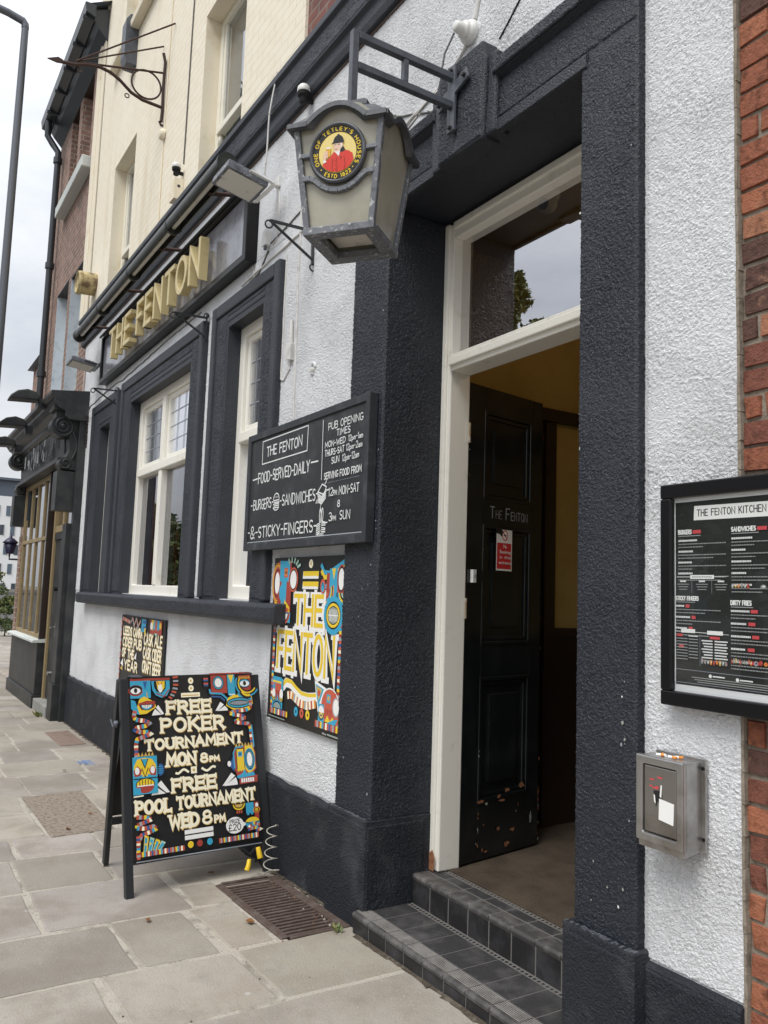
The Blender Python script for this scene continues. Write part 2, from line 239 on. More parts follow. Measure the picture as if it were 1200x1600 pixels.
# ------------------------------------------------------------------ object helpers
ORG = {}
def tag(o, label=None, cat=None, group=None, kind=None):
    if label: o['label'] = label
    if cat: o['category'] = cat
    if group: o['group'] = group
    if kind: o['kind'] = kind
    return o
def thing(name, label, cat, loc=(0, 0, 0), rotz=0., group=None, local=False):
    """an Empty at the thing's base; its parts are given in world metres, or in its own frame when local"""
    o = bpy.data.objects.new(name, None); col.objects.link(o); o.empty_display_size = .1
    o.location = loc; o.rotation_euler = (0, 0, rotz); tag(o, label, cat, group)
    ORG[o.name] = Vector((0, 0, 0)) if local else Vector(loc)
    return o
class MB:
    def __init__(s): s.v = []; s.f = []; s.mi = []; s.mats = []; s.sm = []
    def m(s, m):
        m = M[m] if isinstance(m, str) else m
        if m not in s.mats: s.mats.append(m)
        return s.mats.index(m)
    def add(s, vs, fs, m, smooth=False):
        o = len(s.v); s.v += [tuple(v) for v in vs]; k = s.m(m)
        for f in fs: s.f.append(tuple(i + o for i in f)); s.mi.append(k); s.sm.append(smooth)
        return s
    def box(s, x0, x1, y0, y1, z0, z1, m):
        v = [(x, y, z) for z in (z0, z1) for y in (y0, y1) for x in (x0, x1)]
        return s.add(v, [(0, 2, 3, 1), (4, 5, 7, 6), (0, 1, 5, 4), (2, 6, 7, 3), (0, 4, 6, 2), (1, 3, 7, 5)], m)
    def bar(s, p0, p1, w, h, m, up=(0, 0, 1)):
        p0 = Vector(p0); p1 = Vector(p1); d = (p1 - p0).normalized(); up = Vector(up)
        if abs(d.dot(up)) > .98: up = Vector((1, 0, 0))
        sx = d.cross(up).normalized() * w / 2; sz = sx.cross(d).normalized() * h / 2
        v = []
        for p in (p0, p1):
            for a, b in ((-1, -1), (1, -1), (1, 1), (-1, 1)): v.append(p + sx * a + sz * b)
        return s.add(v, [(0, 1, 2, 3), (7, 6, 5, 4), (0, 4, 5, 1), (1, 5, 6, 2), (2, 6, 7, 3), (3, 7, 4, 0)], m)
    def prism(s, prof, axis, a, b, m, smooth=False):
        """extrude a closed 2-D profile along an axis: x takes (y,z), y takes (x,z), z takes (x,y)"""
        n = len(prof); f3 = {'x': lambda t, p: (t, p[0], p[1]), 'y': lambda t, p: (p[0], t, p[1]), 'z': lambda t, p: (p[0], p[1], t)}[axis]
        v = [f3(a, p) for p in prof] + [f3(b, p) for p in prof]
        s.add(v, [tuple(range(n)), tuple(range(2 * n - 1, n - 1, -1))], m)
        return s.add(v, [(i, (i + n), (i + 1) % n + n, (i + 1) % n) for i in range(n)], m, smooth)
    def tube(s, path, r, m, n=8, closed=False, taper=None):
        P = [Vector(p) for p in path]; N = len(P); v = []; f = []
        for i, p in enumerate(P):
            if closed: t = P[(i + 1) % N] - P[i - 1]
            else: t = P[min(i + 1, N - 1)] - P[max(i - 1, 0)]
            t.normalize()
            if i == 0:
                a = Vector((0, 0, 1)) if abs(t.z) < .9 else Vector((1, 0, 0)); a = (a - t * a.dot(t)).normalized()
            else: a = (a - t * a.dot(t)).normalized()
            b = t.cross(a); rr = r if taper is None else r + (taper - r) * i / max(1, N - 1)
            for k in range(n):
                q = 2 * math.pi * k / n; v.append(p + a * math.cos(q) * rr + b * math.sin(q) * rr)
        for i in range(N if closed else N - 1):
            for k in range(n):
                j = (i + 1) % N; f.append((i * n + k, i * n + (k + 1) % n, j * n + (k + 1) % n, j * n + k))
        s.add(v, f, m, True)
        if not closed: s.add(v, [tuple(range(n - 1, -1, -1)), tuple((N - 1) * n + k for k in range(n))], m)
        return s
    def cyl(s, p0, p1, r, m, n=16, r1=None): return s.tube([p0, p1], r, m, n, taper=r1)
    def lathe(s, c, prof, m, n=20, axis='z'):
        v = []; f = []; c = Vector(c)
        for (r, h) in prof:
            for k in range(n):
                q = 2 * math.pi * k / n; a, b = r * math.cos(q), r * math.sin(q)
                v.append(c + Vector({'z': (a, b, h), 'y': (a, h, b), 'x': (h, a, b)}[axis]))
        for i in range(len(prof) - 1):
            for k in range(n): f.append((i * n + k, i * n + (k + 1) % n, (i + 1) * n + (k + 1) % n, (i + 1) * n + k))
        return s.add(v, f, m, True)
    def build(s, name, parent=None, bevel=0., seg=2, local=False, loc=None):
        me = bpy.data.meshes.new(name)
        o = bpy.data.objects.new(name, me); col.objects.link(o)
        org = Vector((0, 0, 0))
        if parent is not None:
            org = ORG.get(parent.name, org); ORG[o.name] = org; o.parent = parent
        elif loc is not None: org = Vector(loc); o.location = org; ORG[o.name] = org
        vs = s.v if org.length == 0 else [(v[0] - org.x, v[1] - org.y, v[2] - org.z) for v in s.v]
        me.from_pydata(vs, [], s.f)
        for m in s.mats: me.materials.append(m)
        me.polygons.foreach_set('material_index', s.mi); me.polygons.foreach_set('use_smooth', s.sm)
        me.update()
        import bmesh as _b
        bm = _b.new(); bm.from_mesh(me); _b.ops.remove_doubles(bm, verts=bm.verts, dist=1e-6) if bevel else None
        _b.ops.recalc_face_normals(bm, faces=bm.faces); bm.to_mesh(me); bm.free()
        if bevel:
            md = o.modifiers.new('bevel', 'BEVEL'); md.width = bevel; md.segments = seg; md.limit_method = 'ANGLE'; md.angle_limit = rad(35)
        return o
def build_each(mb, name, parent, bevel=0., seg=2):
    """build every separate solid of mb as an object of its own"""
    par = list(range(len(mb.v)))
    def find(i):
        while par[i] != i: par[i] = par[par[i]]; i = par[i]
        return i
    for f in mb.f:
        r = find(f[0])
        for i in f[1:]: par[find(i)] = r
    groups = {}
    for k, f in enumerate(mb.f): groups.setdefault(find(f[0]), []).append(k)
    out = []
    for fs in groups.values():
        b = MB(); b.mats = mb.mats; idx = {}
        for k in fs:
            for i in mb.f[k]:
                if i not in idx: idx[i] = len(b.v); b.v.append(mb.v[i])
            b.f.append(tuple(idx[i] for i in mb.f[k])); b.mi.append(mb.mi[k]); b.sm.append(mb.sm[k])
        out.append(b.build(name, parent, bevel, seg))
    return out
def frame_box(mb, x0, x1, z0, z1, ix0, ix1, iz0, iz1, y0, y1, m):
    """a flat rectangular frame in the wall plane, one solid ring"""
    v = []
    for y in (y0, y1):
        v += [(x0, y, z0), (x1, y, z0), (x1, y, z1), (x0, y, z1), (ix0, y, iz0), (ix1, y, iz0), (ix1, y, iz1), (ix0, y, iz1)]
    f = []
    for k in range(4):
        j = (k + 1) % 4
        f += [(k, j, 4 + j, 4 + k), (8 + j, 8 + k, 12 + k, 12 + j), (8 + k, 8 + j, j, k), (4 + k, 4 + j, 12 + j, 12 + k)]
    return mb.add(v, f, m)
def wall_holes(mb, x0, x1, z0, z1, y0, y1, holes, m):
    """a wall slab with rectangular openings, shared front and back grids and real reveals"""
    xs = sorted({x0, x1, *[h[0] for h in holes], *[h[1] for h in holes]}); zs = sorted({z0, z1, *[h[2] for h in holes], *[h[3] for h in holes]})
    def hole(i, k):
        if i < 0 or k < 0 or i >= len(xs) - 1 or k >= len(zs) - 1: return True
        cx, cz = (xs[i] + xs[i + 1]) / 2, (zs[k] + zs[k + 1]) / 2
        return any(h[0] < cx < h[1] and h[2] < cz < h[3] for h in holes)
    for i in range(len(xs) - 1):
        for k in range(len(zs) - 1):
            if hole(i, k): continue
            a, b, c, d = xs[i], xs[i + 1], zs[k], zs[k + 1]
            mb.add([(a, y0, c), (b, y0, c), (b, y0, d), (a, y0, d)], [(0, 1, 2, 3)], m); mb.add([(a, y1, c), (b, y1, c), (b, y1, d), (a, y1, d)], [(3, 2, 1, 0)], m)
            if hole(i - 1, k): mb.add([(a, y0, c), (a, y1, c), (a, y1, d), (a, y0, d)], [(0, 3, 2, 1)], m)
            if hole(i + 1, k): mb.add([(b, y0, c), (b, y1, c), (b, y1, d), (b, y0, d)], [(0, 1, 2, 3)], m)
            if hole(i, k - 1): mb.add([(a, y0, c), (b, y0, c), (b, y1, c), (a, y1, c)], [(0, 3, 2, 1)], m)
            if hole(i, k + 1): mb.add([(a, y0, d), (b, y0, d), (b, y1, d), (a, y1, d)], [(0, 1, 2, 3)], m)
    return mb

from mathutils import noise as mnoise
def hgt(p, k=1.):
    """height of the sprayed roughcast at a point, in metres"""
    q = Vector((p.x * 96 * k, p.y * 96 * k, p.z * 116 * k)); big = mnoise.noise(p * 7); w = mnoise.noise_vector(q * .6) * .55
    a = mnoise.noise(q + w); b = mnoise.noise(q * 2.1 + w + Vector((7, 3, 1)))
    r = abs(a) * 2.4                          # rounded lumps with sharp pits between
    return (.0044 + .0022 * big) * (min(r, 1.1) * .85 + b * .4 - .35)
def rough_patch(mb, o, U, V, lu, lv, step, m, amp=1., lift=.004, stepv=None, k=1.):
    """a dense sheet of roughcast over a flat face: o corner, U and V unit directions; its rim lies on the face itself"""
    o, U, V = Vector(o), Vector(U), Vector(V); N = U.cross(V).normalized(); nu, nv = max(3, int(lu / step)), max(3, int(lv / (stepv or step)))
    vs = []
    for j in range(nv + 1):
        for i in range(nu + 1):
            p = o + U * (lu * i / nu) + V * (lv * j / nv)
            if i in (0, nu) or j in (0, nv): d = -.0015
            else: d = lift + hgt(p, k) * amp
            vs.append(p + N * d)
    w = nu + 1
    return mb.add(vs, [(j * w + i, j * w + i + 1, (j + 1) * w + i + 1, (j + 1) * w + i) for j in range(nv) for i in range(nu)], m, True)

# ------------------------------------------------------------------ flat painted work (signs): layered strokes, the later the higher
def arc(cx, cy, rx, ry, a0, a1, n=14):
    return [(cx + rx * math.cos(rad(a0 + (a1 - a0) * i / n)), cy + ry * math.sin(rad(a0 + (a1 - a0) * i / n))) for i in range(n + 1)]
FONT = {
 'A': (.8, [[(0, 0), (.4, 1), (.8, 0)], [(.17, .36), (.63, .36)]]), 'B': (.7, [[(0, 0), (0, 1)], [(0, 1)] + arc(.38, .77, .26, .23, 90, -90, 8) + [(0, .54)], [(0, .54)] + arc(.42, .27, .28, .27, 90, -90, 8) + [(0, 0)]]),
 'C': (.7, [arc(.4, .5, .38, .5, 50, 310, 14)]), 'D': (.75, [[(0, 0), (0, 1)], [(0, 1)] + arc(.25, .5, .48, .5, 90, -90, 12) + [(0, 0)]]),
 'E': (.6, [[(0, 0), (0, 1)], [(0, 1), (.6, 1)], [(0, .52), (.5, .52)], [(0, 0), (.6, 0)]]), 'F': (.58, [[(0, 0), (0, 1)], [(0, 1), (.58, 1)], [(0, .52), (.46, .52)]]),
 'G': (.72, [arc(.4, .5, .38, .5, 50, 340, 14) + [(.76, .42), (.45, .42)]]), 'H': (.7, [[(0, 0), (0, 1)], [(.7, 0), (.7, 1)], [(0, .5), (.7, .5)]]),
 'I': (.12, [[(.06, 0), (.06, 1)]]), 'J': (.5, [[(.45, 1), (.45, .25)] + arc(.24, .22, .21, .22, 0, -180, 8)]), 'K': (.68, [[(0, 0), (0, 1)], [(.62, 1), (.05, .45)], [(.2, .58), (.68, 0)]]),
 'L': (.55, [[(0, 1), (0, 0)], [(0, 0), (.55, 0)]]), 'M': (.9, [[(0, 0), (.08, 1), (.45, .3), (.82, 1), (.9, 0)]]), 'N': (.72, [[(0, 0), (0, 1), (.72, 0), (.72, 1)]]),
 'O': (.76, [arc(.38, .5, .38, .5, 90, 450, 20)]), 'P': (.62, [[(0, 0), (0, 1)], [(0, 1)] + arc(.34, .73, .27, .27, 90, -90, 8) + [(0, .46)]]),
 'Q': (.76, [arc(.38, .5, .38, .5, 90, 450, 20), [(.5, .25), (.8, -.08)]]), 'R': (.66, [[(0, 0), (0, 1)], [(0, 1)] + arc(.34, .75, .26, .25, 90, -90, 8) + [(0, .5)], [(.3, .5), (.66, 0)]]),
 'S': (.6, [arc(.31, .75, .28, .25, 35, 270, 10) + arc(.31, .25, .28, .25, 90, -145, 10)]), 'T': (.7, [[(0, 1), (.7, 1)], [(.35, 1), (.35, 0)]]),
 'U': (.7, [[(0, 1), (0, .33)] + arc(.35, .33, .35, .33, 180, 360, 10) + [(.7, 1)]]), 'V': (.76, [[(0, 1), (.38, 0), (.76, 1)]]), 'W': (1.0, [[(0, 1), (.22, 0), (.5, .8), (.78, 0), (1, 1)]]),
 'X': (.7, [[(0, 0), (.7, 1)], [(0, 1), (.7, 0)]]), 'Y': (.7, [[(0, 1), (.35, .48), (.7, 1)], [(.35, .48), (.35, 0)]]), 'Z': (.62, [[(0, 1), (.62, 1), (0, 0), (.62, 0)]]),
 '0': (.6, [arc(.3, .5, .3, .5, 90, 450, 18)]), '1': (.25, [[(.02, .8), (.2, 1), (.2, 0)]]), '2': (.58, [arc(.29, .72, .28, .28, 165, -30, 9) + [(0, 0), (.58, 0)]]),
 '3': (.56, [arc(.27, .75, .26, .25, 150, -90, 9), arc(.27, .25, .28, .26, 90, -150, 9)]), '5': (.56, [[(.5, 1), (.08, 1), (.04, .55)] + arc(.26, .3, .28, .3, 120, -150, 10)]),
 '8': (.6, [arc(.3, .75, .24, .25, 90, 450, 14), arc(.3, .26, .3, .27, 90, 450, 14)]), '7': (.56, [[(0, 1), (.56, 1), (.18, 0)]]),
 '&': (.72, [[(.7, 0), (.2, .62)] + arc(.33, .8, .19, .2, 220, -50, 10) + [(.12, .42)] + arc(.3, .23, .24, .23, 140, 330, 10) + [(.68, .45)]]),
 '-': (.45, [[(.03, .48), (.42, .48)]]), '.': (.15, [[(.04, .02), (.12, .02)]]), "'": (.15, [[(.1, 1), (.05, .78)]]), ':': (.15, [[(.04, .2), (.11, .2)], [(.04, .65), (.11, .65)]]),
 '£': (.62, [arc(.36, .75, .2, .24, 20, 200, 8) + [(.16, .3), (0, 0), (.62, 0)], [(0, .45), (.42, .45)]]), ' ': (.35, []),
 'p': (.46, [[(0, -.3), (0, .5)], arc(.22, .25, .22, .25, 180, -180, 12)]), 'm': (.62, [[(0, 0), (0, .5)], [(0, .36)] + arc(.15, .35, .15, .15, 180, 0, 6) + [(.3, 0)], [(.3, .36)] + arc(.46, .35, .15, .15, 180, 0, 6) + [(.61, 0)]]),
 'a': (.42, [arc(.2, .24, .2, .24, 0, 360, 12), [(.42, .5), (.42, 0)]]), 'o': (.42, [arc(.21, .25, .21, .25, 0, 360, 12)]), 'n': (.4, [[(0, 0), (0, .5)], [(0, .32)] + arc(.2, .31, .19, .19, 180, 0, 6) + [(.39, 0)]]),
 'k': (.4, [[(0, 0), (0, .85)], [(.38, .5), (0, .2)], [(.12, .3), (.4, 0)]]), 'i': (.1, [[(.05, 0), (.05, .5)], [(.05, .66), (.05, .74)]]), 'g': (.42, [arc(.2, .25, .2, .25, 0, 360, 12), [(.41, .5), (.41, -.12)] + arc(.21, -.12, .2, .18, 0, -150, 6)]),
 't': (.32, [[(.14, .75), (.14, .08), (.3, 0)], [(0, .5), (.3, .5)]]), 'h': (.4, [[(0, 0), (0, .85)], [(0, .32)] + arc(.2, .31, .19, .19, 180, 0, 6) + [(.39, 0)]]), 's': (.36, [arc(.18, .38, .16, .12, 30, 270, 8) + arc(.18, .13, .17, .13, 90, -150, 8)]),
 'e': (.42, [[(.02, .27), (.4, .27)] + arc(.21, .25, .2, .25, 10, 320, 12)]), 'r': (.3, [[(0, 0), (0, .5)], [(0, .3)] + arc(.18, .32, .18, .17, 180, 60, 5)]), 'c': (.38, [arc(.21, .25, .2, .25, 50, 310, 10)]),
 'd': (.42, [arc(.2, .25, .2, .25, 0, 360, 12), [(.41, .85), (.41, 0)]]),
}
class Art:
    """polygons painted on a board, in the board's own x (right) and z (up), facing -y"""
    def __init__(s, fn=None, step=.00002, y=0.): s.mb = MB(); s.k = 0; s.fn = fn; s.step = step; s.y0 = y
    def poly(s, pts, c):
        s.k += 1; y = s.y0 - s.k * s.step
        if s.fn: pts = [s.fn(*p) for p in pts]
        s.mb.add([(p[0], y, p[1]) for p in pts], [tuple(range(len(pts)))], 'p_' + c if isinstance(c, str) else c); return s
    def rect(s, x0, z0, x1, z1, c): return s.poly([(x0, z0), (x1, z0), (x1, z1), (x0, z1)], c)
    def ell(s, cx, cz, rx, rz, c, n=24): return s.poly(arc(cx, cz, rx, rz, 0, 360 - 360 / n, n - 1), c)
    def line(s, pts, w, c, w1=None):
        P = [Vector(p) for p in pts]; n = len(P)
        if n < 2: return s
        closed = (P[0] - P[-1]).length < 1e-6; Lf, Rt = [], []
        for i in range(n):
            if closed and i in (0, n - 1): d0 = (P[-1] - P[-2]).normalized(); d1 = (P[1] - P[0]).normalized()
            else: d0 = (P[i] - P[i - 1]).normalized() if i > 0 else (P[1] - P[0]).normalized(); d1 = (P[i + 1] - P[i]).normalized() if i < n - 1 else d0
            nn = Vector((-(d0 + d1).y, (d0 + d1).x))
            if nn.length < 1e-4: nn = Vector((-d0.y, d0.x))
            nn.normalize(); cs = max(.45, nn.dot(Vector((-d0.y, d0.x)))); ww = (w if w1 is None else w + (w1 - w) * i / (n - 1)) / 2
            Lf.append(P[i] + nn * ww / cs); Rt.append(P[i] - nn * ww / cs)
        s.k += 1; y = s.y0 - s.k * s.step; pts2 = [tuple(p) for p in Lf + Rt]
        if s.fn: pts2 = [s.fn(*p) for p in pts2]
        s.mb.add([(p[0], y, p[1]) for p in pts2], [(i, i + 1, n + i + 1, n + i) for i in range(n - 1)], 'p_' + c if isinstance(c, str) else c); return s
    def text(s, t, x0, z0, x1, h, w, c, serif=0., gap=.22, rise=0., jit=0., slant=0., warp=None, h1=None):
        """letters from x0 to x1 on the baseline z0, cap height h (to h1), stroke width w, in colour c"""
        adv = sum(FONT[ch][0] + gap for ch in t) - gap; sx = (x1 - x0) / adv; cx = x0
        for ch in t:
            cw, st = FONT[ch]; dz = random.uniform(-jit, jit) * h
            def tr(p):
                X = cx + p[0] * sx; q = (X - x0) / (x1 - x0); hh = h + (h1 - h) * q if h1 else h; Z = z0 + dz + p[1] * hh + rise * q + slant * 0
                X += slant * p[1] * h
                return warp(X, Z) if warp else (X, Z)
            for pl in st:
                P = [Vector(tr(p)) for p in pl]
                if (P[0] - P[-1]).length > 1e-6:
                    d = (P[0] - P[1]).normalized(); P[0] = P[0] + d * w * .42; d = (P[-1] - P[-2]).normalized(); P[-1] = P[-1] + d * w * .42
                s.line([tuple(p) for p in P], w, c)
                if serif and (P[0] - P[-1]).length > 1e-6:
                    for a, b in ((P[0], P[1]), (P[-1], P[-2])):
                        d = (a - b).normalized(); nrm = Vector((-d.y, d.x))
                        if abs(d.y) > .75: nrm = Vector((1, 0))
                        s.line([tuple(a - d * w * .2 - nrm * w * serif), tuple(a - d * w * .2 + nrm * w * serif)], w * .55, c)
            cx += (cw + gap) * sx
        return s
    def stripes(s, x0, z0, x1, z1, n, cols, vertical=True):
        for i in range(n):
            a, b = i / n, (i + 1) / n; c = cols[i % len(cols)]
            if vertical: s.rect(x0 + (x1 - x0) * a, z0, x0 + (x1 - x0) * b, z1, c)
            else: s.rect(x0, z0 + (z1 - z0) * a, x1, z0 + (z1 - z0) * b, c)
        return s
    def ribbon(s, path, w, cols, n):
        """a striped snake along a path"""
        P = [Vector(p) for p in path]; ln = [0]
        for a, b in zip(P, P[1:]): ln.append(ln[-1] + (b - a).length)
        def at(t):
            for i in range(len(P) - 1):
                if t <= ln[i + 1] + 1e-9: return P[i] + (P[i + 1] - P[i]) * ((t - ln[i]) / max(1e-9, ln[i + 1] - ln[i]))
            return P[-1]
        for i in range(n): s.line([tuple(at(ln[-1] * (i + q / 3) / n)) for q in range(4)], w, cols[i % len(cols)])
        return s
    def build(s, name, parent, loc=(0, 0, 0), rot=(0, 0, 0)):
        o = s.mb.build(name); o.parent = parent; o.location = loc; o.rotation_euler = rot; return o
def gz(x):
    T = [(-60, -.30), (-30, -.25), (-14, -.17), (-8.5, -.14), (-4.7, -.112), (-3, -.062), (0, -.02), (8, .1)]
    if x <= T[0][0]: return T[0][1]
    for (a, za), (b, zb) in zip(T, T[1:]):
        if x <= b: return za + (zb - za) * (x - a) / (b - a)
    return T[-1][1]
# ================================================================== THE SETTING
g = MB(); g.add([(-900, -900, -.6), (900, -900, -.6), (900, 900, -.6), (-900, 900, -.6)], [(0, 1, 2, 3)], 'ground')
tag(g.build('ground'), kind='structure')
rd = MB()
xs = [8, 0, -3, -4.7, -8.5, -14, -22, -30, -60]
for a, b in zip(xs, xs[1:]): rd.add([(a, -3.6, gz(a) - .14), (b, -3.6, gz(b) - .14), (b, -11, gz(b) - .14), (a, -11, gz(a) - .14)], [(0, 1, 2, 3)], 'asphalt')
tag(rd.build('road'), kind='structure')
kb = MB()
for i in range(72):
    a = 8 - i * .92; b = a - .9; kb.box(b, a, -3.62, -3.46, min(gz(a), gz(b)) - .3, gz((a + b) / 2) + .004, 'kerb')
tag(kb.build('kerb', bevel=.012), kind='structure')

# pavement: courses of york stone across the footway, pointed with pale mortar
pv = MB(); tones = []
course = [-.2, -.85, -1.45, -2.05, -2.55, -3.11, -3.67, -4.28, -4.93, -5.54, -6.0, -6.62, -7.2, -7.95, -8.6, -9.2, -9.75, -10.4, -11.0, -11.6]
while course[-1] > -34: course.append(course[-1] - random.uniform(.5, .75))
fixed = {-3.11: [.93, 1.53], -3.67: [1.13, 1.50], -4.28: [.84, 1.575], -4.93: [.845, 1.33], -2.55: [1.15, .3], -5.54: [.9, 1.42], -6.0: [1.14, 1.56], -6.62: [1.14, 1.6]}
YE = 2.30
def slab(pts, tone, lift=0.):
    n = len(pts); cx = sum(p[0] for p in pts) / n; cy = sum(p[1] for p in pts) / n; v = []
    tx, ty = random.uniform(-.004, .004), random.uniform(-.004, .004)
    for k, (ins, dz) in enumerate(((0., -.007), (.003, -.0015), (.012, .001))):
        for (x, y) in pts:
            d = math.hypot(cx - x, cy - y); q = ins / d; X, Y = x + (cx - x) * q, y + (cy - y) * q
            v.append((X, Y, gz(X) + dz + lift + (X - cx) * tx + (Y - cy) * ty))
    f = [tuple(2 * n + i for i in range(n))]
    for k in range(2):
        for i in range(n): j = (i + 1) % n; f.append((k * n + i, k * n + j, (k + 1) * n + j, (k + 1) * n + i))
    pv.add(v, f, 'slab'); tones.extend([tone] * len(f))
def rough_rect(x0, x1, y0, y1):
    """corners clockwise with slightly wandering, chipped edges"""
    c = [(x0, y0), (x1, y0), (x1, y1), (x0, y1)]; out = []
    c = [(x + random.uniform(-.012, .012), y + random.uniform(-.012, .012)) for x, y in c]
    for i in range(4):
        a, b = Vector(c[i]), Vector(c[(i + 1) % 4]); n = max(2, int((b - a).length / .13)); out.append(tuple(a + (b - a).normalized() * random.uniform(.004, .016)))
        nn = Vector(((b - a).y, -(b - a).x)).normalized()
        for k in range(1, n): out.append(tuple(a + (b - a) * (k / n) + nn * random.uniform(-.005, .0055)))
        out.append(tuple(b - (b - a).normalized() * random.uniform(.004, .016)))
    return out
for a, b in zip(course, course[1:]):
    key = round(a, 2); ys = [YE]; split = sorted(fixed.get(key, []), reverse=True)
    if not split:
        y = YE - random.uniform(.45, .9)
        while y > .6: split.append(y); y -= random.uniform(.5, .95)
    ys += split
    while ys[-1] > -3.2: ys.append(ys[-1] - random.uniform(.5, 1.0))
    ys[-1] = -3.44
    if a < -17: ys = [9.0, 8.2, 7.5, 6.7, 5.8, 5.1, 4.2, 3.3] + ys
    for y1, y0 in zip(ys, ys[1:]):
        if y1 - y0 < .12: continue
        gp = random.uniform(.009, .016)
        q = random.uniform(.76, 1.12); tone = (.362 * q, .334 * q * random.uniform(.98, 1.0), .291 * q * random.uniform(.95, 1.04), 1)
        cx, cy = (a + b) / 2, (y0 + y1) / 2
        if -4.62 < cx < -3.69 and y1 > 1.8: continue
        if -7.2 < cx < -5.9 and y0 > .95 and y0 < 1.8: continue
        slab(rough_rect(b + gp, a - gp, y0 + gp, y1 - gp), tone)
# stones fitted round the cellar grating, and the odd patches
for (x0, x1, y0, y1) in ((-4.93, -4.66, 1.6, 2.28), (-4.65, -4.3, 1.575, 1.80), (-4.28, -3.69, 1.52, 1.77)):
    q = random.uniform(.9, 1.05); slab(rough_rect(x0 + .012, x1 - .012, y0 + .012, y1 - .012), (.355 * q, .322 * q, .272 * q, 1))
for (x0, x1, y0, y1) in ((-7.2, -5.9, 1.60, 2.28), (-7.2, -5.9, .3, 1.12)):
    for k in range(2):
        xa = x0 + (x1 - x0) * k / 2; q = random.uniform(.9, 1.08); slab(rough_rect(xa + .012, xa + (x1 - x0) / 2 - .012, y0 + .012, y1 - .012), (.355 * q, .322 * q, .272 * q, 1))
nslab = len(pv.f)
xs = [8] + [8 - .5 * i for i in range(1, 85)]
for a, b in zip(xs, xs[1:]):
    for (ya, yb) in (((-3.46, 1.0), (1.0, 1.81), (2.12, 2.6)) if (-4.6 < (a + b) / 2 < -3.6) else ((-3.46, 1.0), (1.0, 2.6))) + (((2.6, 9.4),) if a < -17 else ()):
        pv.add([(a, ya, gz(a) - .0035), (a, yb, gz(a) - .0035), (b, yb, gz(b) - .0035), (b, ya, gz(b) - .0035)], [(0, 1, 2, 3)], 'joint'); tones.append((.4, .37, .33, 1))
po = pv.build('pavement'); tag(po, kind='structure')
at = po.data.color_attributes.new('tone', 'FLOAT_COLOR', 'CORNER')
for p in po.data.polygons:
    for li in p.loop_indices: at.data[li].color = tones[p.index]

def cover(name, pts, m, label, cat):
    b = MB(); n = len(pts); v = [(x, y, gz(x) + dz) for dz in (-.02, .007) for x, y in pts]
    b.add(v, [tuple(range(n - 1, -1, -1)), tuple(range(n, 2 * n))] + [(i, (i + 1) % n, (i + 1) % n + n, i + n) for i in range(n)], m)
    return tag(b.build(name, bevel=.004), label, cat)
cover('access_cover', [(-7.14, 1.14), (-6.5, 1.15), (-5.92, 1.15), (-5.96, 1.57), (-6.6, 1.59), (-7.18, 1.6)], 'manhole', 'square gritty brown concrete cover set in the flagstones left of the sandwich board', 'access cover')
cover('cover_plate', [(-10.25, 1.83), (-9.3, 1.83), (-9.35, 2.1), (-10.3, 2.1)], 'manhole_red', 'long reddish cover plate in the pavement against the far dark plinth', 'cover plate')
bc = MB()
for k in range(9):
    a = -8.42 + .03 * random.random(); y = 1.82 + k * .014; bc.bar((a - random.uniform(0, .06), y, gz(-8.3) + .0045), (a + .16 + random.uniform(-.08, .08), y + random.uniform(-.02, .02), gz(-8.3) + .0045), .007, .002, 'blue_chalk')
tag(bc.build('paint_mark'), 'faded blue spray paint mark on the flagstones beside the far plinth', 'paint mark')

# ================================================================== THE PUB
W = 2.22; F = 2.18
pub = thing('pub_building', 'white roughcast pub with charcoal door and window surrounds and cream painted upper storey', 'pub', (-5.5, 2.22, 0))
XL, XR = -11.5, -1.53
holes = [(-6.21, -4.99, 1.49, 3.76), (-9.09, -6.52, 1.49, 3.74), (-10.5, -9.32, 1.47, 3.72), (-3.90, -1.92, -.3, 3.90)]
w = MB(); wall_holes(w, XL, XR, -.3, 4.83, W, W + .38, holes, 'render_white')
X1_, Z1_ = (1, 0, 0), (0, 0, 1)
for (xa, xb, za, zb, st_, sv) in ((-1.885, XR - .004, .42, 4.80, .0040, .0038), (-4.985, -3.945, .42, 4.80, .0046, .0042), (-3.92, -1.86, 3.97, 4.80, .0048, .0042), (XL + .01, -4.99, .42, 1.345, .0075, .0048), (XL + .01, -4.99, 3.80, 3.97, .0095, .0070), (-6.465, -6.255, 1.49, 3.76, .0080, .0070), (-9.29, -9.13, 1.49, 3.76, .0080, .0080), (XL + .01, -10.55, 1.49, 3.8, .011, .0080), (-5.49, -4.99, 3.97, 4.80, .0070, .0060), (-11.48, -10.12, 3.97, 4.8, .012, .009)):
    rough_patch(w, (xa, W, za), X1_, Z1_, xb - xa, zb - za, st_, 'render_white', 1.0, .0045, sv)
w.build('rendered_wall', pub)
w = MB(); w.box(XL, XR - .002, W + .37, W + .40, 4.83, 5.2, 'render_white'); w.box(XL, XL + .02, W + .3, 8.5, -.3, 5.2, 'render_white'); w.build('side_wall', pub)
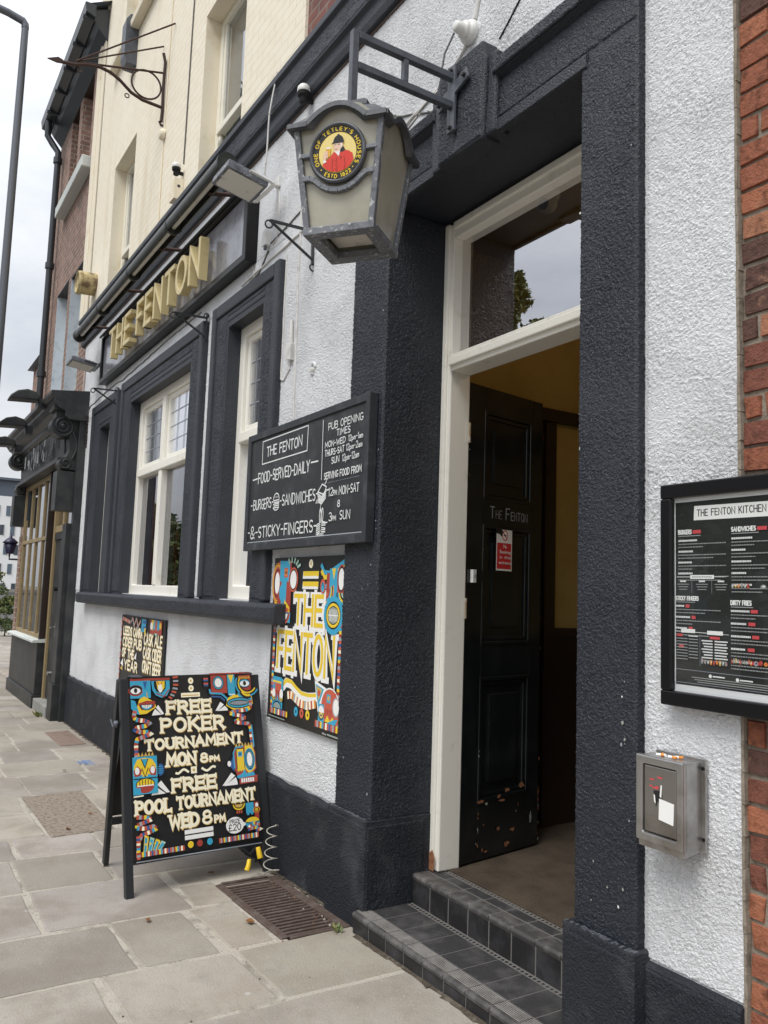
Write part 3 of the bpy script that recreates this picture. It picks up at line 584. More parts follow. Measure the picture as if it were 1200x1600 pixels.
# plinth, slightly uneven top, wraps the piers
pl = MB()
def plinth_run(x0, x1, y, top):
    n = max(2, int((x1 - x0) / .12)); v = []; f = []
    for i in range(n + 1):
        x = x0 + (x1 - x0) * i / n; t = top + random.uniform(-.006, .006); v += [(x, y, -.35), (x, y, t - .012), (x, y + .012, t), (x, W + .05, t + .004)]
    for i in range(n):
        for k in range(3): a = i * 4 + k; f.append((a, a + 4, a + 5, a + 1))
    pl.add(v, f, 'plinth', False); pl.add([v[0], v[1], v[2], v[3], (x0, W + .05, -.35)], [(0, 1, 2, 3, 4)], 'plinth'); e = n * 4
    pl.add([v[e], v[e + 1], v[e + 2], v[e + 3], (x1, W + .05, -.35)], [(4, 3, 2, 1, 0)], 'plinth')
plinth_run(XL, -3.95, W - .035, .415); plinth_run(-1.885, XR - .003, W - .025, .415)
pl.build('plinth', pub)
# door surround: piers with inner fillets, moulded head with a keystone
ds = MB()
ds.box(-3.92, -3.57, F, 2.62, .30, 3.62, 'render_dark'); ds.box(-2.17, -1.90, F, 2.66, .30, 3.62, 'render_dark')
ds.box(-3.92, -1.90, F + .003, 2.62, 3.62, 3.935, 'render_dark')
ds.prism([(F + .003, 3.845), (F - .03, 3.862), (F - .035, 3.93), (F + .01, 3.955), (F + .04, 3.96), (W + .01, 3.965), (W + .01, 3.845)], 'x', -3.96, -3.12, 'render_dark')
ds.prism([(F + .003, 3.845), (F - .03, 3.862), (F - .035, 3.93), (F + .01, 3.955), (F + .04, 3.96), (W + .01, 3.965), (W + .01, 3.845)], 'x', -2.69, -1.87, 'render_dark')
ds.prism([(F - .0, 3.60), (F - .012, 3.605), (F - .014, 3.655), (F + .003, 3.668), (F + .02, 3.668), (F + .02, 3.60)], 'x', -3.60, -3.1, 'render_dark')
ds.prism([(F - .0, 3.60), (F - .012, 3.605), (F - .014, 3.655), (F + .003, 3.668), (F + .02, 3.668), (F + .02, 3.60)], 'x', -2.70, -2.14, 'render_dark')
dso = ds.build('door_surround', pub, bevel=.003)
rc = MB()
rough_patch(rc, (-3.92, F, .44), X1_, Z1_, .35, 3.18, .0052, 'render_dark'); rough_patch(rc, (-3.57, F, .44), (0, 1, 0), Z1_, .374, 3.175, .0052, 'render_dark')
rough_patch(rc, (-2.17, F, .44), X1_, Z1_, .27, 3.18, .0042, 'render_dark'); rough_patch(rc, (-1.90, F, .44), (0, 1, 0), Z1_, .042, 3.4, .0042, 'render_dark')
rough_patch(rc, (-3.92, F + .003, 3.670), X1_, Z1_, 2.02, .175, .0056, 'render_dark'); rough_patch(rc, (-3.95, F - .036, 3.865), X1_, Z1_, .83, .064, .0056, 'render_dark'); rough_patch(rc, (-2.685, F - .036, 3.865), X1_, Z1_, .81, .064, .0056, 'render_dark')
rough_patch(rc, (-3.06, F - .05, 3.60), X1_, Z1_, .325, .45, .0056, 'render_dark')
for (xa, xb, za, zb) in ((-6.16, -5.925, 1.5, 3.70), (-5.21, -5.05, 1.5, 3.70), (-5.92, -5.21, 3.665, 3.70), (-9.03, -8.75, 1.5, 3.68), (-6.755, -6.56, 1.5, 3.68), (-8.74, -6.76, 3.60, 3.68), (-10.45, -10.12, 1.5, 3.66)):
    rough_patch(rc, (xa, F, za), X1_, Z1_, xb - xa, zb - za, .009, 'render_dark', .9, .004, .007)
rough_patch(rc, (-10.41, 2.10, 1.372), X1_, Z1_, 5.74, .088, .009, 'render_dark', .9, .003, .007); rough_patch(rc, (XL, W - .075, 4.96), X1_, Z1_, 8.6, .145, .010, 'render_dark', .9, .003, .008)
rough_patch(rc, (-3.94, F - .03, -.1), X1_, Z1_, .375, .52, .006, 'plinth', .7, .003); rough_patch(rc, (-3.555, F - .02, -.1), (0, 1, 0), Z1_, .34, .52, .006, 'plinth', .7, .003); rough_patch(rc, (-2.185, F - .035, -.1), X1_, Z1_, .30, .52, .006, 'plinth', .7, .003)
rough_patch(rc, (-1.875, W - .026, -.1), X1_, Z1_, .34, .50, .006, 'plinth', .6, .003); rough_patch(rc, (XL, W - .036, -.2), X1_, Z1_, 7.54, .60, .010, 'plinth', .6, .003, .008)
rc.build('roughcast_coat', dso)
ks = MB(); ks.prism([(-3.07, 3.596), (-2.73, 3.588), (-2.715, 3.96), (-2.74, 4.06), (-3.07, 4.06), (-3.11, 3.96)], 'y', F - .05, W + .02, 'render_dark')
ks.prism([(-2.74, 3.602), (-2.668, 3.602), (-2.66, 3.98), (-2.72, 3.985)], 'y', F - .028, W + .02, 'render_dark'); ks.prism([(-3.15, 3.602), (-3.06, 3.602), (-3.09, 3.985), (-3.16, 3.98)], 'y', F - .028, W + .02, 'render_dark')
ks.build('keystone', pub, bevel=.012)
pb = MB(); pb.box(-3.95, -3.555, F - .03, 2.58, -.3, .445, 'plinth'); pb.box(-2.195, -1.875, F - .035, 2.68, -.3, .445, 'plinth'); build_each(pb, 'pier_base', pub, .006, 2)
we = MB()
for (xa, xb, y, z, d) in ((-3.95, -3.57, F - .03, .445, .026), (-2.19, -1.88, F - .035, .445, .030)):
    n = 26
    for i in range(n):
        if random.random() < .8: x0_ = xa + (xb - xa) * i / n; we.box(x0_, x0_ + (xb - xa) / n * random.uniform(.6, 1.0), y + .010 * random.random(), y + d * random.uniform(.6, 1.), z - .001, z + .0025, 'scuff')
tag(we.build('worn_ledge', pub), kind='stuff')
chp = Art(y=F - 2.22 - .0105, step=.00005)
for _ in range(34):
    x, z = random.choice([(random.uniform(-1.955, -1.93), random.uniform(1.05, 1.3)), (random.choice([-2.158, -1.912]) + random.uniform(-.006, .006), random.uniform(.5, 3.2)), (random.uniform(-2.15, -1.93), random.uniform(.5, .75)), (random.uniform(-3.9, -3.6), random.uniform(.48, 2.0)), (-3.585 + random.uniform(-.008, .008), random.uniform(.5, 3.3))])
    r_1 = random.uniform(.0018, .006); chp.poly([(x + 5.5 + math.cos(6.283 * k / 7) * r_1 * random.uniform(.5, 1.3), z + math.sin(6.283 * k / 7) * r_1 * random.uniform(.6, 1.8)) for k in range(7)], random.choice(['chalk', 'sage', 'grey', 'sage']))
tag(chp.build('paint_chips', pub), kind='stuff')
# cornice band over the ground floor
bd = MB(); bd.prism([(W + .02, 4.81), (W - .035, 4.82), (W - .05, 4.86), (W - .05, 4.93), (W - .075, 4.95), (W - .075, 5.11), (W - .10, 5.13), (W - .10, 5.178), (W - .02, 5.19), (W + .40, 5.195), (W + .40, 4.81)], 'x', XL - .12, 1.5, 'render_dark')
bd.build('cornice_band', pub, bevel=.006)
rb = MB(); rb.prism([(W + .02, 4.795), (W - .012, 4.798), (W - .015, 4.81), (W + .02, 4.812)], 'x', XL - .05, 1.5, 'rust'); rb.build('band_drip', pub)
# upper storey: cream painted brick to the left, red brick to the right
uh = [(-7.1, -6.05, 5.17, 6.93), (-10.55, -9.52, 5.17, 6.96), (-10.55, -9.52, 8.62, 10.1), (-7.1, -6.05, 8.62, 10.1)]
u = MB(); wall_holes(u, -11.92, -4.885, 5.15, 11.6, 2.24, 2.52, uh, 'cream'); u.build('cream_upper_wall', pub)
u = MB(); u.box(-12.02, -11.80, 2.20, 2.5, 5.18, 11.6, 'cream_plain'); u.box(-11.80, -11.62, 2.215, 2.5, 5.18, 11.6, 'cream_plain'); build_each(u, 'quoin_strip', pub, .01)
u = MB(); u.box(-4.884, -1.0, 2.262, 2.52, 5.16, 11.6, M['brick_far2']); u.build('brick_upper_wall', pub)
for (a, b, c, d) in uh:
    u = MB(); frame_box(u, a + .0005, b - .0005, c - .0, d - .0005, a + .004, b - .004, c, d - .004, 2.242, 2.50, 'cream_plain'); u.build('window_reveal', pub)
    fr = MB(); frame_box(fr, a + .005, b - .005, c, d - .005, a + .075, b - .075, c + .08, d - .07, 2.385, 2.46, 'wood_cream'); mz = 5.785 if d < 8 else (c + d) / 2
    fr.box(a + .076, b - .076, 2.37, 2.44, mz - .03, mz + .035, 'wood_cream'); fr.box(a + .076, a + .12, 2.40, 2.44, mz + .036, d - .071, 'wood_cream'); fr.box(b - .12, b - .076, 2.40, 2.44, mz + .036, d - .071, 'wood_cream')
    for xx in (a + .10, b - .10): fr.lathe((xx, 2.41, mz - .031), [(.016, 0), (.028, -.03), (.026, -.06), (.008, -.09)], 'wood_cream', 10)
    sw = fr.build('sash_window', pub, bevel=.006)
    p = MB(); p.add([(a + .07, 2.425, mz), (b - .07, 2.425, mz), (b - .07, 2.425, d - .05), (a + .07, 2.425, d - .05)], [(0, 1, 2, 3)], M['glass']); p.add([(a + .07, 2.45, c + .05), (b - .07, 2.45, c + .05), (b - .07, 2.45, mz), (a + .07, 2.45, mz)], [(0, 1, 2, 3)], M['glass_dark']); p.build('pane', sw)
    p = MB(); p.box(a + .05, b - .05, 2.475, 2.485, c, d, 'blind_pale'); p.build('blind', sw)
u = MB(); u.prism([(2.24, 8.42), (2.14, 8.42), (2.13, 8.5), (2.24, 8.56)], 'x', -10.9, -8.75, 'cream_plain'); u.prism([(2.24, 8.42), (2.14, 8.42), (2.13, 8.5), (2.24, 8.56)], 'x', -7.4, -5.8, 'cream_plain'); build_each(u, 'upper_sill', pub, .01)
u = MB(); u.cyl((-11.28, 2.3, 5.63), (-11.28, 2.02, 5.61), .15, 'clay', 20); u.lathe((-11.28, 2.0, 5.61), [(.0, .06), (.115, .05), (.125, 0), (.155, 0), (.162, .05), (.15, .052)], 'clay', 20, 'y'); u.build('duct_outlet', pub)
la = Art(step=.0003); la.text('THE FENTON', -6.90, 5.47, -6.12, .19, .034, 'sage', gap=.25); la.build('window_lettering', pub, loc=(5.5, 2.42 - 2.22 + .015, 0))
# ground floor windows
def surround(name, ox0, ox1, ix0, ix1, top, bot, itop):
    s = MB()
    frame_box(s, ox0, ox1, bot - .02, top, ix0, ix1, bot - .021, itop, F, 2.46, 'render_dark')
    o = s.build(name, pub, bevel=.022, seg=3)
    m = MB()
    for (a, b, c, d) in ((ox0 - .015, ox0 + .075, bot, top + .02), (ox1 - .075, ox1 + .015, bot, top + .02)): m.box(a, b, F - .018, W + .02, c, d, 'render_dark')
    m.box(ox0 + .076, ox1 - .076, F - .018, W + .02, top - .085, top + .018, 'render_dark')
    m.box(ix0 - .03, ix1 + .03, F - .006, F + .03, itop + .04, itop + .085, 'render_dark')
    m.build('architrave', o, bevel=.012); return o
def sash(ix0, ix1, bot, top, tr, mull, side_l=.07, room=True):
    """fixed cream timber window: leaded top lights over plain lower panes"""
    f = MB(); y0, y1 = 2.285, 2.36
    frame_box(f, ix0 - .01, ix1 + .01, bot - .01, top + .01, ix0 + .085, ix1 - .085, bot + .09, top - .075, y0, y1, 'wood_white')
    f.box(ix0 + .086, ix1 - .086, y0 - .018, y1, tr - .035, tr + .045, 'wood_white')
    cells = [(ix0 + .086, ix1 - .086)]
    if mull is not None:
        f.box(mull - .05, mull + .05, y0 - .006, y1 - .002, bot + .091, tr - .036, 'wood_white'); f.box(mull - .05, mull + .05, y0 - .006, y1 - .002, tr + .046, top - .076, 'wood_white'); cells = [(ix0 + .086, mull - .051), (mull + .051, ix1 - .086)]
    wo = f.build('window', pub, bevel=.008)
    for a, b in cells:
        s = MB(); frame_box(s, a, b, tr + .047, top - .077, a + .05, b - .05, tr + .10, top - .125, y0 + .028, y1 - .006, 'wood_white'); s.build('casement', wo, bevel=.006)
        p = MB(); p.add([(a + .04, y0 + .05, tr + .09), (b - .04, y0 + .05, tr + .09), (b - .04, y0 + .05, top - .11), (a + .04, y0 + .05, top - .11)], [(0, 1, 2, 3)], M['glass_leaded'])
        n = 4
        for i in range(1, n): xx = a + .05 + (b - a - .1) * i / n; p.bar((xx, y0 + .045, tr + .10), (xx, y0 + .045, top - .125), .004, .005, 'p_grey')
        for k in range(1, 4): zz = tr + .10 + (top - .125 - tr - .1) * k / 4; p.bar((a + .05, y0 + .045, zz), (b - .05, y0 + .045, zz), .004, .005, 'p_grey')
        p.build('leaded_pane', wo)
        p = MB(); p.add([(a - .01, y0 + .055, bot + .07), (b + .01, y0 + .055, bot + .07), (b + .01, y0 + .055, tr), (a - .01, y0 + .055, tr)], [(0, 1, 2, 3)], M['glass']); p.build('pane', wo)
        c = MB()
        for k in range(9 if (mull is None or a < mull) else 3): xx = a - .02 + k * .024; c.box(xx, xx + .026, 2.455 + .012 * (k % 2), 2.47 + .012 * (k % 2), bot, top, 'curtain')
        c.build('curtain', wo)
        c = MB(); c.box(a - .03, a + .004, y1 + .002, y1 + .085, bot + .02, top, 'sheer'); c.box(b - .004, b + .03, y1 + .002, y1 + .085, bot + .02, top, 'sheer'); build_each(c, 'inner_jamb', wo)
    return wo
surround('window_surround', -6.24, -4.97, -5.90, -5.235, 3.79, 1.49, 3.58)
surround('window_surround', -9.11, -6.48, -8.72, -6.78, 3.77, 1.48, 3.51)
surround('window_surround', -10.53, -9.30, -10.10, -9.62, 3.75, 1.47, 3.45)
sash(-5.90, -5.235, 1.50, 3.58, 2.70, None); sash(-8.72, -6.78, 1.49, 3.51, 2.735, -7.85); sash(-10.10, -9.62, 1.48, 3.45, 2.72, None)
sl = MB(); sl.prism([(W + .03, 1.345), (2.115, 1.352), (2.10, 1.37), (2.10, 1.462), (2.115, 1.478), (W + .16, 1.492), (W + .16, 1.345)], 'x', -10.42, -4.65, 'render_dark'); sl.build('window_sill', pub, bevel=.008)
# rooms behind the windows, dim
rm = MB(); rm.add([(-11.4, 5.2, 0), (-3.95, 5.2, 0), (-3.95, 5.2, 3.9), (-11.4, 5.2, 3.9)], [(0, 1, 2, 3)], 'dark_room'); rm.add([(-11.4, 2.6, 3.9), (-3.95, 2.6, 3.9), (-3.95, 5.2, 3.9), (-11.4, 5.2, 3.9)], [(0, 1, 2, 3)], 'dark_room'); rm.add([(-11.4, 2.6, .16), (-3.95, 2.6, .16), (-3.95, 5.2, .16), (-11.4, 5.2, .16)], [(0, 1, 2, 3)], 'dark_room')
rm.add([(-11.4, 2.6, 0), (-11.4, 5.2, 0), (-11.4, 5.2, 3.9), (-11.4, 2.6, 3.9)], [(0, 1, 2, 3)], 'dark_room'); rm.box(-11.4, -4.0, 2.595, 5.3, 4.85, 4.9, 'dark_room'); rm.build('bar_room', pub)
# doorway: white frame, transom light, lobby
YF = 2.555
df = MB()
df.box(-3.572, -3.497, YF, 2.69, .166, 3.60, 'wood_white'); df.box(-3.565, -3.525, YF - .014, YF + .02, .168, 3.605, 'wood_white')
df.box(-3.496, -2.2, YF + .004, 2.625, 3.515, 3.60, 'wood_white'); df.box(-3.497, -2.2, YF - .01, YF + .02, 3.565, 3.606, 'wood_white')
df.box(-3.496, -2.2, YF - .01, 2.688, 2.765, 2.858, 'wood_white'); df.box(-3.485, -2.2, YF - .028, YF, 2.79, 2.835, 'wood_white')
df.box(-2.20, -2.12, YF, 2.69, .166, 3.60, 'wood_white')
dfo = df.build('door_frame', pub, bevel=.007)
p = MB(); p.add([(-3.5, 2.615, 2.855), (-2.2, 2.615, 2.855), (-2.2, 2.615, 3.52), (-3.5, 2.615, 3.52)], [(0, 1, 2, 3)], M['glass_transom']); p.build('transom_pane', dfo)
p = MB(); p.prism([(-3.575, .168), (-3.515, .168), (-3.51, .235), (-3.53, .27), (-3.55, .25), (-3.576, .29)], 'y', YF - .0175, YF - .0145, 'bare_wood'); p.build('bare_patch', dfo)
for zz in (2.45, 1.50): 
    h = MB(); h.box(-3.499, -3.4962, 2.665, 2.70, zz - .055, zz + .055, 'wood_white'); h.cyl((-3.496, 2.692, zz - .055), (-3.496, 2.692, zz + .055), .007, 'brass', 10); h.build('hinge', dfo)
st = MB()
def step(x0, x1, yf, yb, zt, zb, name):
    s = MB()
    s.box(x0, x1, yf + .0015, yb + .5, zb, zt - .0022, 'grout')
    n = round((x1 - x0) / .152); tw = (x1 - x0) / n
    for i in range(n):
        a = x0 + i * tw + .0022; b = a + tw - .0044
        s.box(a, b, yf, yf + .02, zb, zt - .030, 'tile')
        s.prism([(yf - .004, zt - .027), (yf - .007, zt - .012), (yf + .002, zt - .001), (yf + .02, zt), (yf + .085, zt), (yf + .085, zt - .02)], 'x', a, b, 'tile_nosing')
        if zt < .1:
            for k in range(7): s.box(a, b, yf + .018 + k * .0095, yf + .0225 + k * .0095, zt - .001, zt + .0022, 'rib')
        s.box(a, b, yf + .091, yb - .034, zt - .02, zt - .0008, 'tile_top')
        for k in range(6): s.box(a + k * tw / 6, a + (k + .62) * tw / 6, yb - .027, yb - .010, zt - .02, zt - .0012, 'tile')
    o = s.build(name, pub, bevel=.003, seg=1); return o
step(-3.585, -.9, 2.115, 2.44, .022, -.35, 'step')
step(-3.553, -2.196, 2.44, 2.63, .164, -.1, 'step')
fl = MB(); fl.box(-3.95, -1.6, 2.625, 5.2, -.1, .168, 'mat_floor'); fl.build('lobby_floor', pub)
lb = MB(); lb.box(-3.98, -3.90, 2.64, 3.66, .168, 2.72, 'lobby_wood'); lb.box(-3.98, -3.90, 2.64, 5.2, 2.722, 3.7, 'lobby_yellow'); lb.box(-3.98, -3.89, 3.662, 5.2, .168, 1.36, 'lobby_wood'); lb.box(-3.97, -3.905, 3.662, 5.2, 1.361, 2.72, 'lobby_yellow'); lb.box(-3.905, -3.87, 3.60, 3.69, .168, 2.70, 'lobby_wood'); lb.box(-3.9, -3.868, 3.691, 5.2, 1.33, 1.385, 'lobby_wood')
lb.box(-3.90, -3.86, 2.70, 5.2, 2.71, 2.79, 'lobby_wood')
lb.box(-3.9, -1.6, 4.35, 4.45, .168, 1.25, 'lobby_wood'); lb.box(-3.9, -1.6, 4.35, 4.45, 1.252, 3.7, 'lobby_yellow'); lb.box(-3.9, -1.6, 4.30, 4.352, 2.62, 2.78, 'lobby_wood'); lb.box(-3.9, -1.6, 4.32, 4.352, 1.22, 1.29, 'lobby_wood')

lb.box(-1.68, -1.6, 2.7, 4.4, .168, 3.7, 'lobby_yellow'); lb.box(-3.98, -1.6, 2.7, 5.2, 3.70, 3.75, 'lobby_yellow')
lb.box(-3.95, -3.572, 2.60, 2.70, .168, 3.7, 'lobby_wood'); lb.box(-2.12, -1.6, 2.67, 2.72, .168, 3.7, 'lobby_wood'); lb.box(-3.572, -2.12, 2.66, 2.69, 3.602, 3.72, 'lobby_wood')
lb.build('lobby_wall', pub)
# the open door leaf, in its own frame: x along the leaf from the hinge, y through it
dl = MB(); DW, DH, DT = .655, 2.555, .048
def slabz(x0, x1, z0, z1): dl.box(x0, x1, -DT, 0, z0, z1, 'door_black')
PX0, PX1 = .135, .555
pz = [(.30, .95), (1.13, 1.78), (1.93, 2.42)]
slabz(0, PX0, 0, DH); slabz(PX1, DW, 0, DH)
zz = [0] + [q for p_ in pz for q in p_] + [DH]
for i in range(0, len(zz), 2): slabz(PX0 + .0005, PX1 - .0005, zz[i], zz[i + 1])
for a, b in pz:
    dl.box(PX0 + .001, PX1 - .001, -.036, -.018, a - .01, b + .01, 'door_black')
    for k, (ins, yy) in enumerate(((0, .004), (.024, -.006))):
        frame_box(dl, PX0 - .004 + ins, PX1 + .004 - ins, a - .004 + ins, b + .004 - ins, PX0 + .018 + ins, PX1 - .018 - ins, a + .018 + ins, b - .018 - ins, -.02, yy, 'door_black')
    dl.box(PX0 + .09, PX1 - .09, -.03, -.008, a + .09, b - .09, 'door_black')
HX, HY = -3.500, 2.690; DA = math.atan2(.65, -.118)
leaf = dl.build('door', pub, bevel=.004); leaf.location = Vector((HX, HY, .178)) - ORG[pub.name]; leaf.rotation_euler = (0, 0, DA)
for v in leaf.data.vertices: v.co += ORG[pub.name]; v.co.y = -v.co.y
leaf.data.flip_normals()
def leafpart(o):
    o.parent = leaf
# art on the leaf is drawn in (x along the leaf, z) and faces the leaf's -y side
a = Art(step=.0001); a.text('T', .19, 1.825, .225, .062, .005, 'grey'); a.text('HE', .238, 1.825, .29, .045, .003, 'menugrey', gap=.3); a.text('F', .325, 1.825, .355, .062, .006, 'grey'); a.text('ENTON', .37, 1.825, .515, .046, .005, 'grey', gap=.3)
leafpart(a.build('door_lettering', leaf, (0, -.0008, 0)))
ch = Art(step=.0001)
for (x, z, a_, b_) in ((.15, .30, .030, .012), (.20, .285, .012, .008), (.30, .31, .018, .010), (.37, .335, .022, .012), (.50, .345, .032, .016), (.33, .285, .03, .006), (.42, .12, .02, .012), (.30, .14, .014, .012), (.37, .05, .028, .014), (.58, .16, .012, .03), (.20, .04, .016, .01)):
    ch.poly([(x + math.cos(6.283 * k / 9) * a_ * random.uniform(.55, 1.25), z + math.sin(6.283 * k / 9) * b_ * random.uniform(.5, 1.3)) for k in range(9)], M['bare_wood'] if a_ > .013 else M['p_sage'])
for _ in range(34):
    z = random.choice([random.uniform(.02, .3), random.uniform(.02, .32), random.uniform(.3, 2.4)]); x = random.choice([PX0 - .004, random.uniform(.08, .6), .645, .648]) if z < .33 else random.choice([PX0 - .004, PX0 - .006, .003, .65])
    s_ = random.uniform(.0025, .006); n_ = 7
    ch.poly([(x + math.cos(6.283 * k / n_) * s_ * random.uniform(.4, 1.3), z + math.sin(6.283 * k / n_) * s_ * random.uniform(.8, 3.0)) for k in range(n_)], M['bare_wood'] if random.random() < .75 else M['p_sage'])
leafpart(tag(ch.build('paint_chips', leaf, (0, -.0055, 0)), kind='stuff'))
lk = MB(); lk.prism([(-.026, .305), (.026, .292), (.034, .36), (.03, .47), (.0, .50), (-.028, .47)], 'y', -.002, -.0005, 'bare_wood')
o = MB(); o.box(-.0012, -.0004, .004, .042, .29, .45, 'bare_wood'); leafpart(o.build('bare_edge_patch'))
lb2 = MB(); lb2.box(.035, .062, -.022, -.001, 1.46, 1.53, 'pvc_white'); lb2.cyl((.0485, -.0225, 1.497), (.0485, -.025, 1.497), .009, 'p_grey', 12); leafpart(lb2.build('door_contact', bevel=.004))
# the lamp lit inside the lobby (its reflection shows on the gloss of the door leaf)
ll = thing('lobby_lamp', 'small warm ceiling lamp lit inside the lobby, mirrored in the black door', 'lamp', (-2.42, 3.4, 3.3))
def emis(name, c, s_):
    m = bpy.data.materials.new(name); m.use_nodes = True; p = m.node_tree.nodes['Principled BSDF']; p.inputs['Emission Color'].default_value = (*c, 1); p.inputs['Emission Strength'].default_value = s_; return m
M['bulb'] = emis('warm_bulb', (1, .68, .36), 18)
s = MB(); s.lathe((-2.42, 3.4, 3.3), [(0, -.06), (.035, -.05), (.055, -.015), (.05, .02), (.025, .05), (0, .055)], 'bulb', 16); s.build('bulb', ll)
s = MB(); s.lathe((-2.42, 3.4, 3.3), [(.02, .056), (.02, .2), (.07, .39), (.0, .40)], 'brass', 12); s.build('fitting', ll)
# ================================================================== SIGNS AND BOARDS ON THE WALL
# raised letter sign over the windows
fs = thing('fascia_sign', 'long dark grey fascia sign with raised gold capitals above the ground floor windows', 'sign', (-7.8, 2.17, 3.98))
s = MB(); s.box(-10.06, -5.56, 2.155, 2.225, 4.03, 4.52, 'sign_panel'); s.build('panel', fs)
s = MB(); frame_box(s, -10.10, -5.50, 3.975, 4.55, -10.05, -5.57, 4.035, 4.53, 2.125, 2.224, 'frame_black'); s.build('frame', fs, bevel=.006)
s = MB()
for k in range(3): s.box(-10.12, -5.52, 2.10 + k * .03, 2.122 + k * .03, 4.556 + k * .028, 4.572 + k * .028, 'iron')
s.box(-10.12, -5.52, 2.19, 2.22, 4.552, 4.68, 'pvc_white'); s.build('sign_canopy', fs)
def solid_text(t, x0, x1, z0, h, y, depth, m, parent, weight):
    """solid capitals, each letter an object: strokes as prisms, staggered so that no faces coincide"""
    gap = .30; adv = sum(FONT[c][0] + gap for c in t) - gap; sx = (x1 - x0) / adv; cx = x0
    for c in t:
        cw, stx = FONT[c]
        if c != ' ':
            b = MB(); k = 0
            for pl in stx:
                P = [Vector((cx + p[0] * sx, z0 + weight / 2 + p[1] * (h - weight))) for p in pl]
                closed = (P[0] - P[-1]).length < 1e-6; n = len(P); Lf, Rt = [], []
                for i in range(n):
                    if closed and i in (0, n - 1): d0 = (P[-1] - P[-2]).normalized(); d1 = (P[1] - P[0]).normalized()
                    else: d0 = (P[i] - P[i - 1]).normalized() if i else (P[1] - P[0]).normalized(); d1 = (P[i + 1] - P[i]).normalized() if i < n - 1 else d0
                    nn = Vector((-(d0 + d1).y, (d0 + d1).x)).normalized(); cs = max(.5, nn.dot(Vector((-d0.y, d0.x)))); q = weight / 2 / cs
                    e = Vector((0, 0))
                    if not closed and i == 0: e = -d0 * weight * .5
                    if not closed and i == n - 1: e = d0 * weight * .5
                    Lf.append(P[i] + nn * q + e); Rt.append(P[i] - nn * q + e)
                k += 1; ya = y - depth - k * .0012; yb = y + .001 * k; v = []
                for i in range(n): v += [(Lf[i].x, ya, Lf[i].y), (Rt[i].x, ya, Rt[i].y), (Rt[i].x, yb, Rt[i].y), (Lf[i].x, yb, Lf[i].y)]
                f = []
                for i in range(n - 1):
                    for e_ in range(4): g_ = (e_ + 1) % 4; f.append((i * 4 + e_, i * 4 + g_, (i + 1) * 4 + g_, (i + 1) * 4 + e_))
                if not closed: f += [(0, 1, 2, 3), tuple((n - 1) * 4 + e_ for e_ in (3, 2, 1, 0))]
                b.add(v, f, m)
            b.build('letter', parent, bevel=.004)
        cx += (cw + gap) * sx
solid_text('THE', -9.30, -8.43, 4.075, .345, 2.115, .075, 'gold', fs, .044)
solid_text('FENTON', -8.16, -6.30, 4.075, .345, 2.115, .075, 'gold', fs, .047)
# trough light along the cornice
tl = thing('light_trough', 'dark green tube shaped trough light on arms above the gold lettered sign', 'trough light', (-7.9, 2.0, 4.78))
t = MB(); prof = []
for i in range(17): q = rad(-25 + 250 * i / 16); prof.append((1.985 + .075 * math.cos(q), 4.715 + .075 * math.sin(q)))
prof += [(1.985 + .066 * math.cos(rad(225 - 250 * i / 16)), 4.715 + .066 * math.sin(rad(225 - 250 * i / 16))) for i in range(17)]
t.prism(prof, 'x', -10.72, -5.60, 'green_tube'); t.cyl((-5.605, 1.985, 4.715), (-5.585, 1.985, 4.715), .082, 'green_tube', 24); t.cyl((-10.74, 1.985, 4.715), (-10.70, 1.985, 4.715), .082, 'green_tube', 24)
for x in (-6.9, -8.2, -9.5): t.cyl((x, 1.985, 4.715), (x + .03, 1.985, 4.715), .079, 'green_tube', 24)
t.build('trough', tl)
t = MB(); t.cyl((-10.6, 1.985, 4.70), (-5.7, 1.985, 4.70), .02, 'diffuser', 10); t.build('tube_lamp', tl)
for x in (-7.40, -8.70, -10.2, -6.1):
    t = MB(); t.tube([(x, 2.03, 4.70), (x + .06, 2.12, 4.70), (x + .09, 2.2, 4.70)], .018, 'rust_bracket', 8); t.build('arm', tl)
# the chalkboard
cb = thing('chalkboard', 'framed black chalkboard with handwritten food and opening times, hung beside the door', 'chalkboard', (-5.212, 2.13, 1.823))
s = MB(); s.box(-5.212, -3.622, 2.130, 2.152, 1.85, 2.60, 'chalkboard'); s.build('slate', cb)
s = MB(); frame_box(s, -5.238, -3.607, 1.822, 2.610, -5.185, -3.648, 1.870, 2.566, 2.120, 2.172, 'board_frame'); s.box(-5.18, -3.652, 2.1225, 2.1298, 1.872, 1.879, 'p_grey'); s.build('frame', cb, bevel=.005)
a = Art(y=-.0002); C = 'chalk'; T = lambda t, x0, z, x1, h, w=.0075, **k: a.text(t, x0, z, x1, h, w, C, jit=.05, **k)
a.line([(.205, .712), (.866, .716), (.862, .566), (.209, .562), (.205, .712)], .007, C); T('THE FENTON', .277, .607, .79, .060, .009)
a.line([(.065, .470), (.147, .474)], .009, C); T('FOOD-SERVED-DAILY', .158, .440, .905, .064, .009); a.line([(.922, .487), (1.014, .485)], .009, C)
a.line([(.055, .298), (.085, .298)], .008, C); T('BURGERS-', .10, .267, .415, .062, .008); T('-SANDWICHES-', .515, .263, 1.03, .064, .008)
